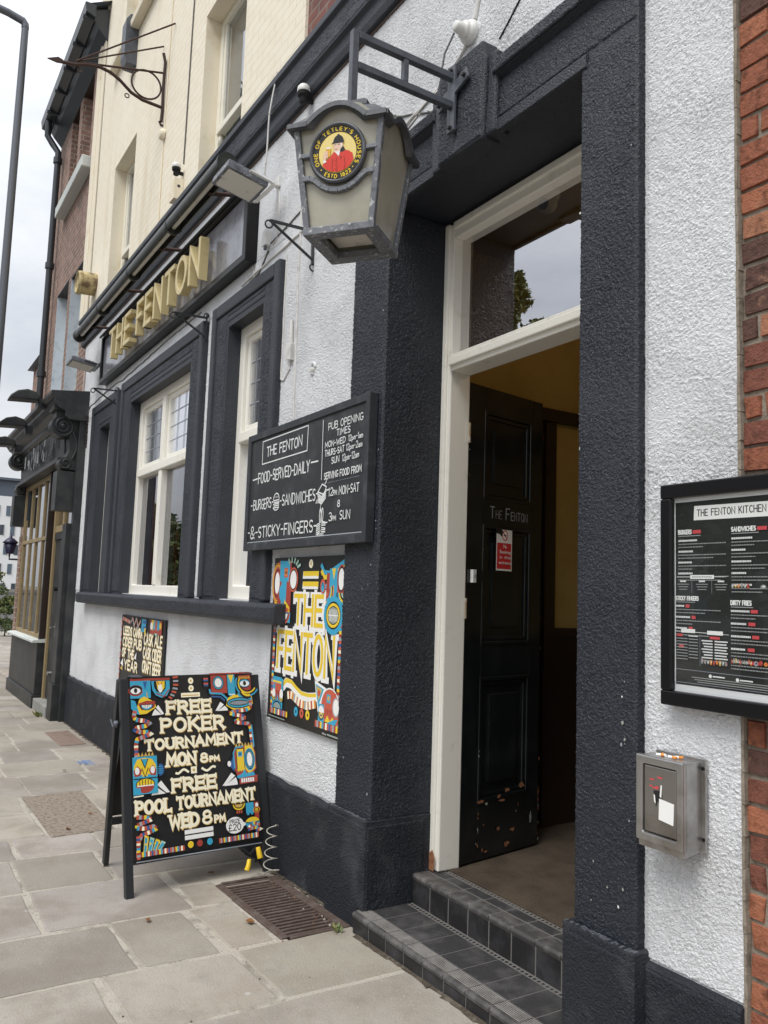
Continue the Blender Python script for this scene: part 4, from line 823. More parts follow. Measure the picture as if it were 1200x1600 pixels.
def sketch(cx, cz, kind):
    R = random.uniform
    if kind == 0:
        a.line(arc(cx, cz + .012, .042, .038, 0, 180, 10) + [(cx - .042, cz + .012)], .008, C)
        for k in range(5): a.line([(cx - .045 + .01 * (k % 2), cz + .006 - k * .0115), (cx + .045, cz + .008 - k * .0115 + R(-.003, .003))], .0075, C)
        a.line(arc(cx, cz - .034, .040, .022, 180, 360, 8), .007, C)
        for k in range(6): a.line([(cx - .03 + k * .012, cz + .022), (cx - .026 + k * .012, cz + .036 - abs(k - 2.5) * .004)], .004, C)
    elif kind == 1:
        a.line([(cx - .05, cz + .01), (cx, cz + .05), (cx + .05, cz + .032), (cx + .03, cz - .012), (cx - .05, cz + .01)], .008, C)
        for k in range(5): a.line([(cx - .055 + .004 * k, cz + .002 - k * .012), (cx + .0, cz - .022 - k * .010), (cx + .05, cz + .018 - k * .012)], .0075, C)
        for k in range(5): a.line([(cx - .07 + k * .014, cz - .055), (cx - .055 + k * .014, cz - .032)], .006, C)
        a.line([(cx + .03, cz + .045), (cx + .055, cz + .068)], .007, C)
    else:
        for k in range(2): a.line(arc(cx - .012 + k * .024, cz + .045, .010, .038, 0, 360, 12), .007, C)
        for k in range(6): a.line([(cx - .055, cz - .01 - k * .011), (cx - .01 + R(-.01, .01), cz + .006 - k * .012)], .007, C); a.line([(cx + .005, cz + .012 - k * .012), (cx + .055, cz + .004 - k * .012 + R(-.006, .006))], .007, C)
        for k in range(5): a.line([(cx - .035 + k * .016, cz - .055), (cx - .03 + k * .016, cz - .085)], .008, C)
sketch(.462, .298, 0); sketch(1.078, .295, 1); a.line([(1.13, .305), (1.155, .307)], .008, C)
a.line([(.03, .118), (.06, .118)], .008, C); T('&', .072, .080, .142, .078, .009); T('-STICKY-FINGERS-', .158, .084, 1.03, .066, .009); sketch(1.083, .125, 2); a.line([(1.125, .122), (1.16, .125)], .008, C)
a.line([(1.062, .715), (1.067, .37)], .006, C); a.line([(1.070, .255), (1.072, .185)], .005, C)
T('PUB OPENING', 1.13, .645, 1.512, .038, .0055); T('TIMES', 1.23, .598, 1.38, .034, .0055); T('MON-WED', 1.098, .548, 1.332, .031, .0055); T('12pm-1am', 1.365, .550, 1.518, .031, .0045)
T('THURS-SAT', 1.10, .499, 1.322, .033, .0055); T('12pm-2am', 1.345, .502, 1.515, .034, .0045); T('SUN', 1.184, .449, 1.27, .034, .0055); T('12pm-12am', 1.306, .449, 1.485, .036, .0045)
T('SERVING FOOD FROM', 1.104, .368, 1.518, .035, .006); a.line([(1.09, .345), (1.5, .347)], .0012, 'grey'); T('12', 1.163, .270, 1.215, .042, .006); T('PM', 1.22, .270, 1.262, .026, .005); T('MON-SAT', 1.285, .267, 1.50, .044, .006)
T('8', 1.274, .203, 1.30, .034, .006); T('3', 1.180, .130, 1.212, .044, .006); T('PM', 1.218, .130, 1.262, .024, .005); T('SUN', 1.305, .131, 1.415, .046, .006)
a.fn = None; o = a.build('chalk_lettering', cb, loc=(0, 0, 0)); o.scale = (1.012, 1, 1.012)
# the painted poster with the pub's name
CR = ['red', 'grey', 'brick', 'yellow', 'blue', 'brick', 'cream']
SN = ['brick', 'grey', 'red', 'yellow', 'blue', 'red', 'cream', 'brick', 'dkblue']
def eye(a, x, z, rx, rz, ring='red', lids=True):
    a.ell(x, z, rx * 1.5, rz * 1.35, ring).ell(x, z, rx * 1.2, rz * 1.15, 'black').ell(x, z, rx, rz, 'white')
def mouth(a, x, z, rx, rz, n=6, lip='red', ins='white'):
    a.ell(x, z, rx * 1.45, rz * 1.5, lip).ell(x, z, rx * 1.18, rz * 1.2, 'black').ell(x, z, rx, rz, ins)
    for i in range(1, n): q = -1 + 2 * i / n; h = rz * math.sqrt(max(.05, 1 - q * q)) * .9; a.line([(x + rx * q, z - h), (x + rx * q, z + h)], rx * .07, 'black')
    a.line([(x - rx * .95, z), (x + rx * .95, z)], rx * .07, 'black')
def bands(a, cx, cz, r0, r1, a0, a1, cols, ex=1.):
    n = len(cols)
    for i, c in enumerate(cols):
        ra = r0 + (r1 - r0) * i / n; rb = r0 + (r1 - r0) * (i + 1) / n
        a.line(arc(cx, cz, (ra + rb) / 2, (ra + rb) / 2 * ex, a0, a1, 14), abs(rb - ra) * .92, c)
pp = thing('pub_poster', 'black painted poster reading the pub name over an arrow, with bright carved style faces', 'poster', (-4.86, 2.19, .77))
s = MB(); s.prism([(-4.866, .770), (-3.914, .768), (-3.908, 1.768), (-4.852, 1.770)], 'y', 2.188, 2.198, 'board_black'); s.build('panel', pp)
a = Art(y=-.0023)
for z in (.956,): a.ell(.522, z, .026, .026, 'cream').ell(.522, z, .008, .010, 'gold')
for z in (.868, .807): a.poly([(.42, z), (.624, z), (.627, z + .044), (.424, z + .044)], 'white'); a.poly([(.428, z + .012), (.626, z + .014), (.627, z + .044), (.424, z + .044)], 'yellow'); a.poly([(.43, z + .006), (.60, z + .008), (.60, z + .016), (.43, z + .014)], 'white')
for (tx, x0, x1, z0, h, w) in (('THE', .335, .70, .594, .165, .062), ('FENTON', .125, .855, .318, .215, .064)):
    a.text(tx, x0, z0, x1, h, w, 'white', serif=.72, gap=.24); a.text(tx, x0 - .009, z0 + .006, x1 - .009, h, w * .42, 'yellow', serif=.5, gap=.24)
a.line([(.212, .205), (.26, .24), (.33, .235), (.40, .205), (.47, .185), (.56, .185), (.67, .20)], .056, 'white', .05); a.line([(.215, .222), (.26, .252), (.33, .25), (.40, .222), (.47, .198), (.56, .196), (.66, .208)], .026, 'yellow', .02)
a.ribbon([(.285, .165), (.33, .175), (.39, .160), (.46, .138), (.55, .135), (.66, .16)], .046, ['cream', 'brick', 'cream', 'orange', 'grey', 'cream', 'pink'], 18)
a.poly([(.636, .292), (.780, .260), (.688, .118), (.665, .19)], 'white'); a.poly([(.650, .272), (.752, .252), (.69, .15), (.672, .195)], 'blue'); a.poly([(.66, .262), (.73, .248), (.69, .18)], 'gold'); a.ell(.694, .225, .018, .018, 'brick')
for (x, c) in ((.410, 'blue'), (.486, 'brick'), (.563, 'yellow')): a.ell(x, .085, .026, .028, c).ell(x, .085, .008, .009, 'black')
# upper left face
a.poly([(.03, .60), (.272, .596), (.268, .978), (.09, .98), (.03, .93)], 'red'); a.poly([(.105, .85), (.245, .85), (.242, .978), (.10, .98)], 'blue'); a.poly([(.13, .70), (.20, .70), (.205, .86), (.13, .86)], 'blue'); a.ell(.135, .78, .035, .05, 'blue')
a.rect(.165, .875, .215, .935, 'brick').rect(.175, .885, .205, .925, 'orange').ell(.19, .905, .009, .011, 'black')
bands(a, .065, .84, .075, .045, 60, 280, ['orange', 'yellow', 'brick', 'black'], 1.75); a.ell(.065, .84, .036, .068, 'white'); eye(a, .298, .862, .044, .056, 'brick')
a.poly([(.04, .73), (.10, .70), (.10, .66), (.04, .66)], 'yellow'); a.poly([(.18, .74), (.26, .69), (.26, .66), (.18, .68)], 'yellow'); a.poly([(.03, .60), (.275, .597), (.275, .66), (.03, .66)], 'blue')
a.poly([(.06, .675), (.12, .69), (.155, .72), (.19, .695), (.26, .68), (.22, .66), (.10, .66)], 'brick'); a.poly(arc(.158, .655, .11, .075, 180, 360, 14), 'brick'); a.poly(arc(.158, .655, .092, .060, 180, 360, 14), 'black'); a.poly(arc(.158, .652, .082, .048, 180, 360, 14), 'white')
for i in range(1, 6): a.line([(.085 + i * .024, .612), (.085 + i * .024, .652)], .004, 'black')
for i in range(5): q = rad(115 - 22 * i); a.line([(.275 + .08 * math.cos(q), .915 + .05 * math.sin(q)), (.275 + .13 * math.cos(q), .915 + .085 * math.sin(q))], .018, 'mint')
# upper right face
for k, c in enumerate(('blue', 'yellow', 'black', 'blue')): a.line([(.66 + .006 * k, .95 - .035 * k), (.70, .905 - .03 * k), (.76, .90 - .022 * k), (.945, .965 - .03 * k)], .026, c)
a.poly([(.73, .60), (.945, .60), (.945, .92), (.735, .89)], 'brick'); a.rect(.77, .74, .862, .925, 'blue'); a.poly([(.795, .925), (.84, .925), (.818, .86)], 'yellow'); a.rect(.735, .79, .77, .90, 'red'); bands(a, .735, .80, .09, .03, -90, 20, ['orange', 'black', 'yellow', 'blue', 'red'], 1.1)
for k in range(4): a.poly([(.775 + k * .023, .75), (.795 + k * .023, .75), (.785 + k * .023, .69)], 'blue')
eye(a, .906, .865, .032, .060, 'red'); bands(a, .945, .79, .09, .02, 180, 300, ['black', 'blue', 'yellow', 'black', 'mint'], .9); a.ell(.690, .825, .032, .042, 'brick').ell(.69, .82, .02, .028, 'blue'); a.line([(.67, .82), (.69, .845), (.71, .815)], .005, 'black')
a.ell(.828, .664, .112, .108, 'blue').ell(.828, .664, .086, .078, 'black').ell(.828, .664, .080, .068, 'yellow').ell(.828, .664, .064, .052, 'black').ell(.828, .664, .060, .046, 'sage')
for i in range(7): a.line([(.785 + i * .0145, .632), (.785 + i * .0145, .697)], .0042, 'white')
a.line([(.77, .664), (.886, .664)], .005, 'white')
a.stripes(.047, .04, .078, .585, 30, SN, False); a.stripes(.905, .05, .935, .60, 32, SN, False); a.stripes(.05, .034, .30, .068, 13, SN); a.stripes(.665, .038, .93, .075, 13, SN)
# lower faces
a.rect(.075, .072, .225, .255, 'blue'); a.rect(.07, .235, .20, .262, 'blue').rect(.075, .225, .2, .237, 'yellow').rect(.08, .16, .2, .222, 'brick'); a.rect(.085, .175, .115, .215, 'blue')
a.poly([(.115, .18), (.185, .18), (.17, .11), (.15, .16), (.135, .105)], 'red'); a.ell(.095, .155, .024, .03, 'white').ell(.205, .16, .024, .032, 'white'); bands(a, .095, .14, .028, .004, 180, 360, ['black', 'yellow', 'black', 'yellow'], 1.1); bands(a, .205, .14, .028, .004, 180, 360, ['black', 'yellow', 'black', 'yellow'], 1.1); a.poly(arc(.15, .075, .05, .03, 0, 180, 10), 'sage'); a.line(arc(.15, .075, .06, .038, 0, 180, 10), .008, 'black')
a.poly(arc(.835, .165, .10, .095, 0, 180, 14) + [(.735, .08), (.93, .08)], 'brick'); a.line(arc(.835, .165, .105, .10, 0, 180, 14), .008, 'white'); a.rect(.795, .185, .84, .232, 'blue').ell(.817, .21, .013, .015, 'gold'); a.rect(.865, .09, .905, .245, 'brick'); a.ell(.905, .172, .042, .052, 'grey').ell(.905, .172, .032, .044, 'white')
a.rect(.70, .075, .77, .17, 'blue').ell(.737, .13, .032, .032, 'white'); bands(a, .737, .125, .036, .004, 180, 360, ['black', 'yellow', 'black', 'yellow'], 1.2)
for k in range(4): a.poly([(.785 + k * .02, .15), (.80 + k * .02, .15), (.79 + k * .02, .095)], 'red')
a.poly([(.78, .08), (.90, .08), (.87, .115), (.84, .09), (.81, .118)], 'yellow'); a.poly([(.80, .075), (.9, .075), (.93, .11), (.89, .105)], 'blue')
a.text('the', .76, .010, .80, .012, .0022, 'white', gap=.3); a.line([(.03, .018), (.27, .016)], .006, 'sage'); a.line([(.815, .016), (.94, .015)], .009, 'sage')
a.build('painted_design', pp, loc=(0, 0, 0))
# the cider poster, under the sill behind the sandwich board
cp = thing('cider_poster', 'small black poster with cream lettering about cider and cask ale, behind the sandwich board', 'poster', (-8.55, 2.20, .62))
s = MB(); s.box(-8.55, -7.09, 2.192, 2.202, .60, 1.277, 'board_black'); s.build('panel', cp)
a = Art(y=-.0083); TC = lambda t, x0, z, x1, h, w=.022: (a.text(t, x0 + .006, z - .006, x1 + .006, h, w, 'gold', gap=.26), a.text(t, x0, z, x1, h, w * .9, 'cream', gap=.26))
TC('LEEDS', .09, .465, .40, .075); TC('CAMRA', .46, .465, .76, .075); TC('CIDER', .09, .355, .44, .08); TC('PUB', .50, .355, .76, .08); TC('OF', .09, .25, .22, .075); TC('THE', .30, .25, .52, .075); TC('YEAR', .20, .135, .66, .085)
TC('CASK', .84, .415, 1.12, .095); TC('ALE', 1.18, .415, 1.40, .095); TC('CASK', .84, .29, 1.08, .095); TC('CIDER', 1.13, .29, 1.40, .095); TC('CRAFT', .84, .165, 1.12, .095); TC('BEER', 1.17, .165, 1.40, .095)
a.poly([(.54, .26), (.62, .32), (.62, .25)], 'white'); a.poly([(.06, .17), (.15, .23), (.17, .15)], 'white'); a.poly([(.05, .12), (.14, .16), (.16, .11)], 'gold')
a.ribbon([(.05, .62), (.22, .605), (.34, .59)], .035, ['pink', 'brick', 'pink'], 7); a.ribbon([(.36, .59), (.42, .64), (.48, .56), (.55, .64), (.62, .56), (.7, .62)], .028, ['grey', 'pink', 'pink'], 12)
a.rect(.74, .52, .88, .64, 'blue').rect(.78, .60, .9, .625, 'dkblue').rect(.80, .55, .9, .575, 'dkblue').rect(.84, .50, .88, .56, 'yellow'); a.rect(1.02, .52, 1.38, .645, 'red').rect(1.1, .56, 1.3, .645, 'blue').poly([(1.06, .645), (1.14, .645), (1.1, .54)], 'yellow').rect(1.17, .55, 1.23, .64, 'brick').ell(1.06, .59, .035, .035, 'white').poly([(1.16, .53), (1.26, .53), (1.21, .50)], 'mint').ell(1.33, .6, .03, .03, 'yellow')
a.stripes(.015, .02, .045, .60, 22, ['pink', 'brick', 'grey', 'red'], False)
a.build('painted_design', cp)
# the framed menu right of the door
mc = thing('menu_case', 'black framed glazed menu of the kitchen on the white wall right of the door', 'menu case', (-1.785, 2.2, 1.24))
X0, X1, Z0, Z1 = -1.785, -.93, 1.238, 1.94
s = MB()
for (a_, b_) in (((X0, X1, Z1 - .046, Z1), 0), ((X0, X1, Z0, Z0 + .046), 0), ((X0, X0 + .042, Z0 + .0462, Z1 - .0462), 0), ((X1 - .042, X1, Z0 + .0462, Z1 - .0462), 0)): s.box(a_[0], a_[1], 2.160, 2.215, a_[2], a_[3], 'frame_black')
s.build('frame', mc, bevel=.005)
s = MB(); s.box(X0 + .03, X1 - .03, 2.180, 2.206, Z0 + .03, Z1 - .03, 'paper'); s.build('menu_sheet', mc)
a = Art(y=-.0203, step=.000006)
ex = lambda x: x - X0; mw = X1 - X0
a.rect(.046, .066, mw - .046, .640, M['menu_black'])
a.poly([(.115, .580), (.372, .577), (.374, .621), (.117, .625)], 'white'); a.text('THE FENTON KITCHEN', .128, .592, .362, .020, .0031, 'black', gap=.28)
def rows(x, z, n, wd, item, tag_w=0., dz=.0150):
    """menu lines too small to read: a heading stroke and grey body strokes"""
    zz = z
    for k in range(n):
        hw = item * random.uniform(.5, 1.0); xx = x
        while xx < x + hw: ww = random.uniform(.003, .007); a.rect(xx, zz, xx + ww, zz + .0058, 'chalk'); xx += ww + .0010
        if tag_w: a.rect(x + hw + .008, zz - .002, x + hw + .008 + tag_w, zz + .008, 'menured')
        for q in range(2):
            zz -= .0098; xx = x; lim = x + wd * (1 if q == 0 else random.uniform(.3, .95))
            while xx < lim: ww = random.uniform(.003, .010); a.rect(xx, zz, min(lim, xx + ww), zz + .0032, 'menugrey'); xx += ww + .0016
        zz -= dz
a.text('BURGERS', .057, .538, .106, .0125, .0030, 'white', gap=.28); a.rect(.111, .538, .141, .549, 'menured'); a.rect(.057, .530, .14, .533, 'menugrey'); rows(.057, .514, 4, .172, .09)
a.line([(.05, .402), (.238, .404)], .0013, 'white'); a.rect(.102, .396, .188, .408, 'white')
for k in range(12): a.rect(.109 + k * .0060, .400, .1135 + k * .0060, .404, 'menugrey')
for x in (.075, .145, .212):
    a.rect(x - .011, .386, x + .011, .391, 'chalk')
    for q in range(3): a.rect(x - .022 + .003 * q, .378 - q * .008, x + .022 - .003 * q, .3805 - q * .008, 'menugrey')
for x in (.108, .18): a.line([(x, .352), (x, .39)], .001, 'grey')
a.text('STICKY FINGERS', .048, .329, .132, .0120, .0029, 'white', gap=.28); a.rect(.048, .322, .12, .3245, 'menugrey'); rows(.048, .308, 3, .162, .055, .015)
a.line([(.046, .232), (.238, .229)], .0012, 'white'); a.rect(.068, .228, .120, .240, 'white').rect(.163, .226, .218, .238, 'white'); a.rect(.052, .216, .074, .224, 'menured').rect(.172, .213, .207, .221, 'menured').rect(.06, .180, .078, .191, 'menured'); a.line([(.137, .226), (.137, .13)], .001, 'grey')
for k in range(8): a.rect(.05, .208 - k * .009, .092, .2108 - k * .009, 'menugrey'); a.rect(.096, .217 - k * .0095, .130, .220 - k * .0095, 'menugrey' if k else 'chalk'); a.rect(.143 + .004 * (k % 3), .205 - k * .0085, .182, .209 - k * .0085, 'chalk' if k < 7 else 'menugrey'); a.rect(.189, .205 - k * .0085, .234 - .004 * (k % 2), .209 - k * .0085, 'chalk' if k < 7 else 'menugrey')
a.text('SANDWICHES', .250, .538, .330, .0125, .0030, 'white', gap=.28); a.rect(.335, .538, .366, .549, 'menured'); a.rect(.25, .530, .34, .533, 'menugrey'); rows(.250, .514, 5, .20, .085)
a.text('DIRTY FRIES', .247, .319, .314, .0125, .0030, 'white', gap=.28); a.rect(.247, .311, .32, .314, 'menugrey'); rows(.247, .298, 5, .20, .07, .022, .0175)
for (x0, x1, z, n) in ((.250, .312, .368, 6), (.345, .44, .365, 4), (.143, .237, .136, 9), (.247, .317, .146, 10), (.322, .43, .145, 7)):
    for k in range(n):
        xa, xb = x0 + (x1 - x0) * k / n, x0 + (x1 - x0) * (k + .8) / n; zz = z + random.uniform(-.002, .002)
        a.ell((xa + xb) / 2, zz + .008, (xb - xa) * .5, random.uniform(.005, .009), random.choice(['brick', 'grey', 'red', 'menugrey', 'menugrey', 'sage', 'gold', 'orange']), 8); a.ell((xa + xb) / 2 + .001, zz + .009, (xb - xa) * .25, .003, random.choice(['chalk', 'pink', 'menured', 'black']), 6)
a.line([(.047, .114), (mw - .055, .112), (mw - .055, .072), (.047, .074), (.047, .114)], .0013, 'grey')
for x, z in ((.176, .102), (.268, .100)): a.ell(x, z, .0055, .0055, 'white', 12); a.rect(x + .008, z - .002, x + .05, z + .002, 'chalk')
for k in range(3): a.rect(.11 + .01 * k, .092 - k * .0065, .42 - .01 * k, .0945 - k * .0065, 'menugrey')
for k, x0 in enumerate((.47, .62)): rows(x0, .50, 5, .12, .07); rows(x0, .29, 5, .12, .06, .02)
a.build('menu_print', mc, loc=(0, 0, 0))
s = MB(); s.add([(X0 + .03, 2.170, Z0 + .03), (X1 - .03, 2.170, Z0 + .03), (X1 - .03, 2.170, Z1 - .03), (X0 + .03, 2.168, Z1 - .03)], [(0, 1, 2, 3)], M['glass_thin']); s.build('glass', mc)
# steel ashtray box with stubbed ends on it
ab = thing('ashtray_bin', 'brushed steel wall ashtray with white sticker below the framed menu', 'ashtray', (-1.74, 2.2, .82))
s = MB(); s.box(-1.836, -1.66, 2.125, 2.195, .822, 1.078, 'steel'); s.box(-1.83, -1.645, 2.195, 2.206, .812, 1.088, 'steel'); s.prism([(2.118, .80), (2.20, .812), (2.20, .824), (2.118, .822)], 'x', -1.834, -1.662, 'steel')
for z in (.85, 1.06): s.cyl((-1.652, 2.197, z), (-1.652, 2.191, z), .006, 'frame_black', 10)
s.build('body', ab, bevel=.004)
s = MB(); frame_box(s, -1.838, -1.658, .819, 1.081, -1.812, -1.684, .846, 1.054, 2.108, 2.126, 'steel'); s.build('front_frame', ab, bevel=.005)
s = MB(); s.box(-1.809, -1.687, 2.114, 2.1255, .849, 1.051, 'steel_door'); s.build('flap', ab, bevel=.004)
a = Art(y=.0); 
for k in range(9): x = -1.79 + random.uniform(0, .045); z = random.choice([1.018, 1.008, .988, .984]); a.rect(x, z, x + random.uniform(.006, .02), z + .005, 'menured')
a.poly([(-1.772, .978), (-1.745, .982), (-1.738, .965), (-1.747, .938), (-1.755, .95), (-1.762, .93), (-1.768, .955)], 'black').poly([(-1.771, .967), (-1.766, .965), (-1.763, .94), (-1.769, .945)], 'white').poly([(-1.744, 1.0), (-1.739, .998), (-1.742, .96), (-1.748, .965)], 'white')
a.poly([(-1.752, .895), (-1.697, .888), (-1.694, .952), (-1.750, .958)], 'white')
a.build('stickers', ab, loc=(1.74, 2.1132 - 2.2, -.82))
for k, (x, y, r) in enumerate(((-1.785, 2.142, .5), (-1.755, 2.150, 2.6), (-1.742, 2.146, .15), (-1.728, 2.154, .9))):
    b = MB(); d = Vector((math.cos(r), math.sin(r), 0)); p0 = Vector((x, y, 1.0835)); b.cyl(p0, p0 + d * .014, .0042, 'p_white', 10); b.cyl(p0 + d * .0141, p0 + d * .028, .0042, 'p_orange', 10)
    tag(b.build('cigarette_butt', loc=(x, y, 1.08)), 'stubbed out cigarette end lying on top of the steel wall ashtray', 'cigarette butt', 'cigarette ends on the ashtray')
# no smoking notice on the door
ns = thing('no_smoking_sign', 'red and white no smoking notice stuck on the open black door', 'sign', (HX, HY, .178), DA, local=True)
a = Art(step=.00008, y=-.0095); a.rect(.236, 1.535, .372, 1.765, 'white').rect(.243, 1.545, .365, 1.69, 'signred'); a.ell(.31, 1.733, .026, .030, 'signred').ell(.31, 1.733, .02, .024, 'white'); a.line([(.293, 1.751), (.327, 1.713)], .006, 'signred'); a.rect(.298, 1.73, .322, 1.737, 'black')
a.poly([(.228, 1.772), (.28, 1.774), (.295, 1.75), (.28, 1.725), (.262, 1.738), (.234, 1.742)], 'black')
for k, tx in enumerate(('No', 'Smoking', 'in this', 'entrance')): hw = .0082 * len(tx); a.text(tx, .311 - hw * .8, 1.663 - k * .03, .311 + hw * .8, .017, .0034, 'white', gap=.2)
a.build('notice', ns)
# ================================================================== THE SANDWICH BOARD
# own frame: x along the board, z up, -y faces the viewer; turned to face along the street
sb = thing('sandwich_board', 'black painted sandwich board with bright faces advertising free poker and pool tournaments', 'sandwich board', (-4.565, 1.29, gz(-4.565)), rad(90 + 5.3), local=True)
LEAN = math.atan2(.261, .965); BW, BH = .869, 1.172
def front(): return (0, 0, 0), (-LEAN, 0, 0)
s = MB()
for (a, b) in ((-.002, .042), (.838, .895)): s.box(a, b, .0, .036, 0 if a < .5 else .008, BH, 'aframe')
s.box(.0425, .8375, .002, .032, BH - .045, BH - .001, 'aframe'); s.box(.0425, .8375, .004, .034, .165, .195, 'aframe'); s.cyl((.06, -.002, .176), (.83, -.002, .168), .004, 'p_grey', 6)
o = s.build('front_frame', sb, bevel=.004); o.rotation_euler = front()[1]
s = MB(); s.box(.036, .845, -.004, .012, .186, BH + .012, 'board_black'); o = s.build('front_panel', sb, bevel=.003); o.rotation_euler = front()[1]
s = MB(); zt = BH * math.cos(LEAN); yt = BH * math.sin(LEAN)
for x, xb in ((.0, .088), (.845, .82)): s.bar((x + .01, yt + .04, zt - .01), (xb + .01, yt * 2 + .02, .0), .042, .03, 'aframe', up=(1, 0, 0))
s.bar((.08, yt * 1.72 + .02, .27), (.82, yt * 1.72 + .02, .27), .03, .04, 'aframe'); o = s.build('back_frame', sb, bevel=.004)
s = MB(); n0 = (yt + .055, zt - .03); n1 = (yt * 1.70 + .03, .30)
s.prism([(n0[0], n0[1]), (n0[0] + .012, n0[1]), (n1[0] + .012, n1[1]), n1], 'x', .075, .80, 'board_black'); s.build('back_panel', sb)
s = MB(); s.cyl((-.012, yt * .82 + .02, zt * .78), (-.03, yt * .82 + .03, zt * .78), .02, 'iron_grey', 10); s.tube([(-.02, yt * .82, zt * .79), (-.025, yt * 1.0, zt * .76), (-.02, yt * 1.2, zt * .79)], .005, 'iron_grey', 6); s.build('stay_chain', sb)
s = MB()
for x in (.06, .78): s.box(x, x + .06, yt - .02, yt + .045, zt + .006, zt + .014, 'iron_grey')
build_each(s, 'hinge', sb)
a = Art(y=-.0042)
def TB(t, x0, z, x1, h, w=.0185, serif=.85, **k):
    st = random.getstate(); a.text(t, x0 + .0030, z - .0035, x1 + .0030, h, w * 1.06, 'gold', serif=serif, gap=.28, jit=.02, **k); random.setstate(st); a.text(t, x0, z, x1, h, w * .96, 'cream', serif=serif * .95, gap=.28, jit=.02, **k)
for z in (1.147, 1.102): a.ell(.428, z, .017, .019, 'cream').ell(.428, z, .006, .007, 'gold')
a.rect(.362, 1.050, .483, 1.076, 'cream').rect(.37, 1.057, .475, 1.063, 'gold')
TB('FREE', .272, .962, .545, .064); TB('POKER', .232, .857, .625, .070); TB('TOURNAMENT', .130, .764, .742, .052, .0165); TB('MON', .255, .667, .428, .060, .020); TB('8', .464, .668, .505, .046, .0135, serif=0); TB('PM', .522, .668, .580, .026, .0105, serif=.5)
TB('FREE', .282, .521, .548, .063); TB('POOL', .064, .423, .262, .062); TB('TOURNAMENT', .304, .425, .797, .058, .0165); TB('WED', .255, .326, .425, .062, .0195); TB('8', .455, .327, .505, .065, .015, serif=0); TB('PM', .528, .324, .592, .034, .012, serif=.5)
for (p, q, r, s2, t) in (((.212, 1.012), (.246, .960), (.234, .955), (.198, .996), 0), ((.193, .990), (.232, .955), (.172, .953), (.18, .972), 0), ((.609, 1.010), (.573, .958), (.590, .958), (.632, .992), 0), ((.638, .985), (.586, .956), (.658, .956), (.652, .97), 0), ((.212, .588), (.262, .520), (.240, .520), (.186, .568), 0), ((.178, .560), (.236, .516), (.152, .514), (.16, .535), 0), ((.652, .588), (.588, .518), (.614, .522), (.676, .568), 0), ((.68, .56), (.60, .516), (.690, .516), (.688, .535), 0)): a.poly([p, q, r, s2], 'white')
for x0, x1 in ((.30, .382), (.462, .552)): a.line([(x0 + (x1 - x0) * i / 10, .626 + .010 * math.sin(i * .68 + (2.2 if x0 > .4 else 3.6))) for i in range(11)], .013, 'cream')
a.rect(.395, .608, .432, .647, 'cream').rect(.407, .62, .42, .634, 'gold')
for z in (.281, .251): a.rect(.338, z, .514, z + .023, 'white')
for x, c in ((.371, 'yellow'), (.427, 'red'), (.489, 'blue')): a.ell(x, .224, .0175, .0185, c)
a.poly([(.70, .305), (.735, .290), (.70, .272)], 'white'); a.ell(.653, .290, .058, .046, 'white'); a.text('PRIZE', .622, .302, .688, .020, .0035, 'black'); a.text('£20', .612, .262, .690, .034, .005, 'black')
# upper left face
a.rect(.048, 1.155, .29, 1.168, 'red'); a.rect(.048, 1.055, .17, 1.155, 'blue'); a.poly([(.175, 1.152), (.288, 1.152), (.288, 1.10), (.27, 1.065), (.235, 1.052), (.20, 1.068), (.18, 1.10)], 'blue'); a.poly([(.19, 1.15), (.265, 1.15), (.262, 1.105), (.235, 1.075), (.205, 1.09), (.192, 1.115)], 'black'); a.poly([(.205, 1.15), (.258, 1.15), (.255, 1.11), (.235, 1.085), (.213, 1.10)], 'yellow'); a.ell(.229, 1.108, .013, .026, 'white')
a.line([(.21, 1.148), (.225, 1.128)], .005, 'brick'); a.line([(.245, 1.148), (.232, 1.13)], .005, 'brick'); a.line([(.2, 1.08), (.25, 1.058), (.282, 1.10)], .006, 'red')
a.ell(.08, 1.10, .044, .032, 'red').ell(.08, 1.10, .037, .024, 'black').ell(.08, 1.098, .030, .018, 'white').ell(.08, 1.100, .010, .014, 'black'); a.line(arc(.08, 1.092, .044, .035, 30, 150, 10), .006, 'black')
a.poly([(.12, 1.153), (.155, 1.153), (.15, 1.09), (.135, 1.06), (.12, 1.09)], 'blue'); a.poly([(.125, 1.15), (.15, 1.15), (.137, 1.10)], 'dkblue'); a.line([(.13, 1.06), (.15, 1.05), (.145, 1.09)], .006, 'gold')
a.poly([(.075, .975), (.10, 1.05), (.13, 1.065), (.19, 1.03), (.20, 1.0), (.14, .965), (.10, .963)], 'yellow'); a.poly([(.05, 1.0), (.075, .97), (.10, .962), (.075, 1.04), (.05, 1.05)], 'blue'); a.poly([(.09, 1.025), (.145, 1.04), (.195, 1.035), (.19, 1.0), (.15, .985), (.11, .988)], 'red'); a.poly(arc(.143, 1.018, .040, .034, 180, 360, 10), 'black'); a.poly(arc(.143, 1.015, .034, .027, 180, 360, 10), 'blue'); a.poly(arc(.143, 1.015, .028, .02, 180, 360, 10), 'white')
for i in range(4): a.line([(.127 + i * .010, .997), (.127 + i * .010, 1.015)], .0025, 'black')
for i in range(7): q = rad(12 - i * 11); a.line([(.235 + .075 * math.cos(q), 1.13 + .11 * math.sin(q) + .015), (.235 + .108 * math.cos(q), 1.13 + .125 * math.sin(q) + .015)], .011, ('brick', 'grey')[i % 2])
a.ribbon([(.072, .985), (.064, .955), (.075, .935), (.13, .925), (.155, .912), (.13, .897), (.08, .890), (.07, .878), (.09, .866), (.14, .862), (.158, .85), (.12, .838), (.08, .825), (.072, .80), (.072, .725)], .024, SN, 38)
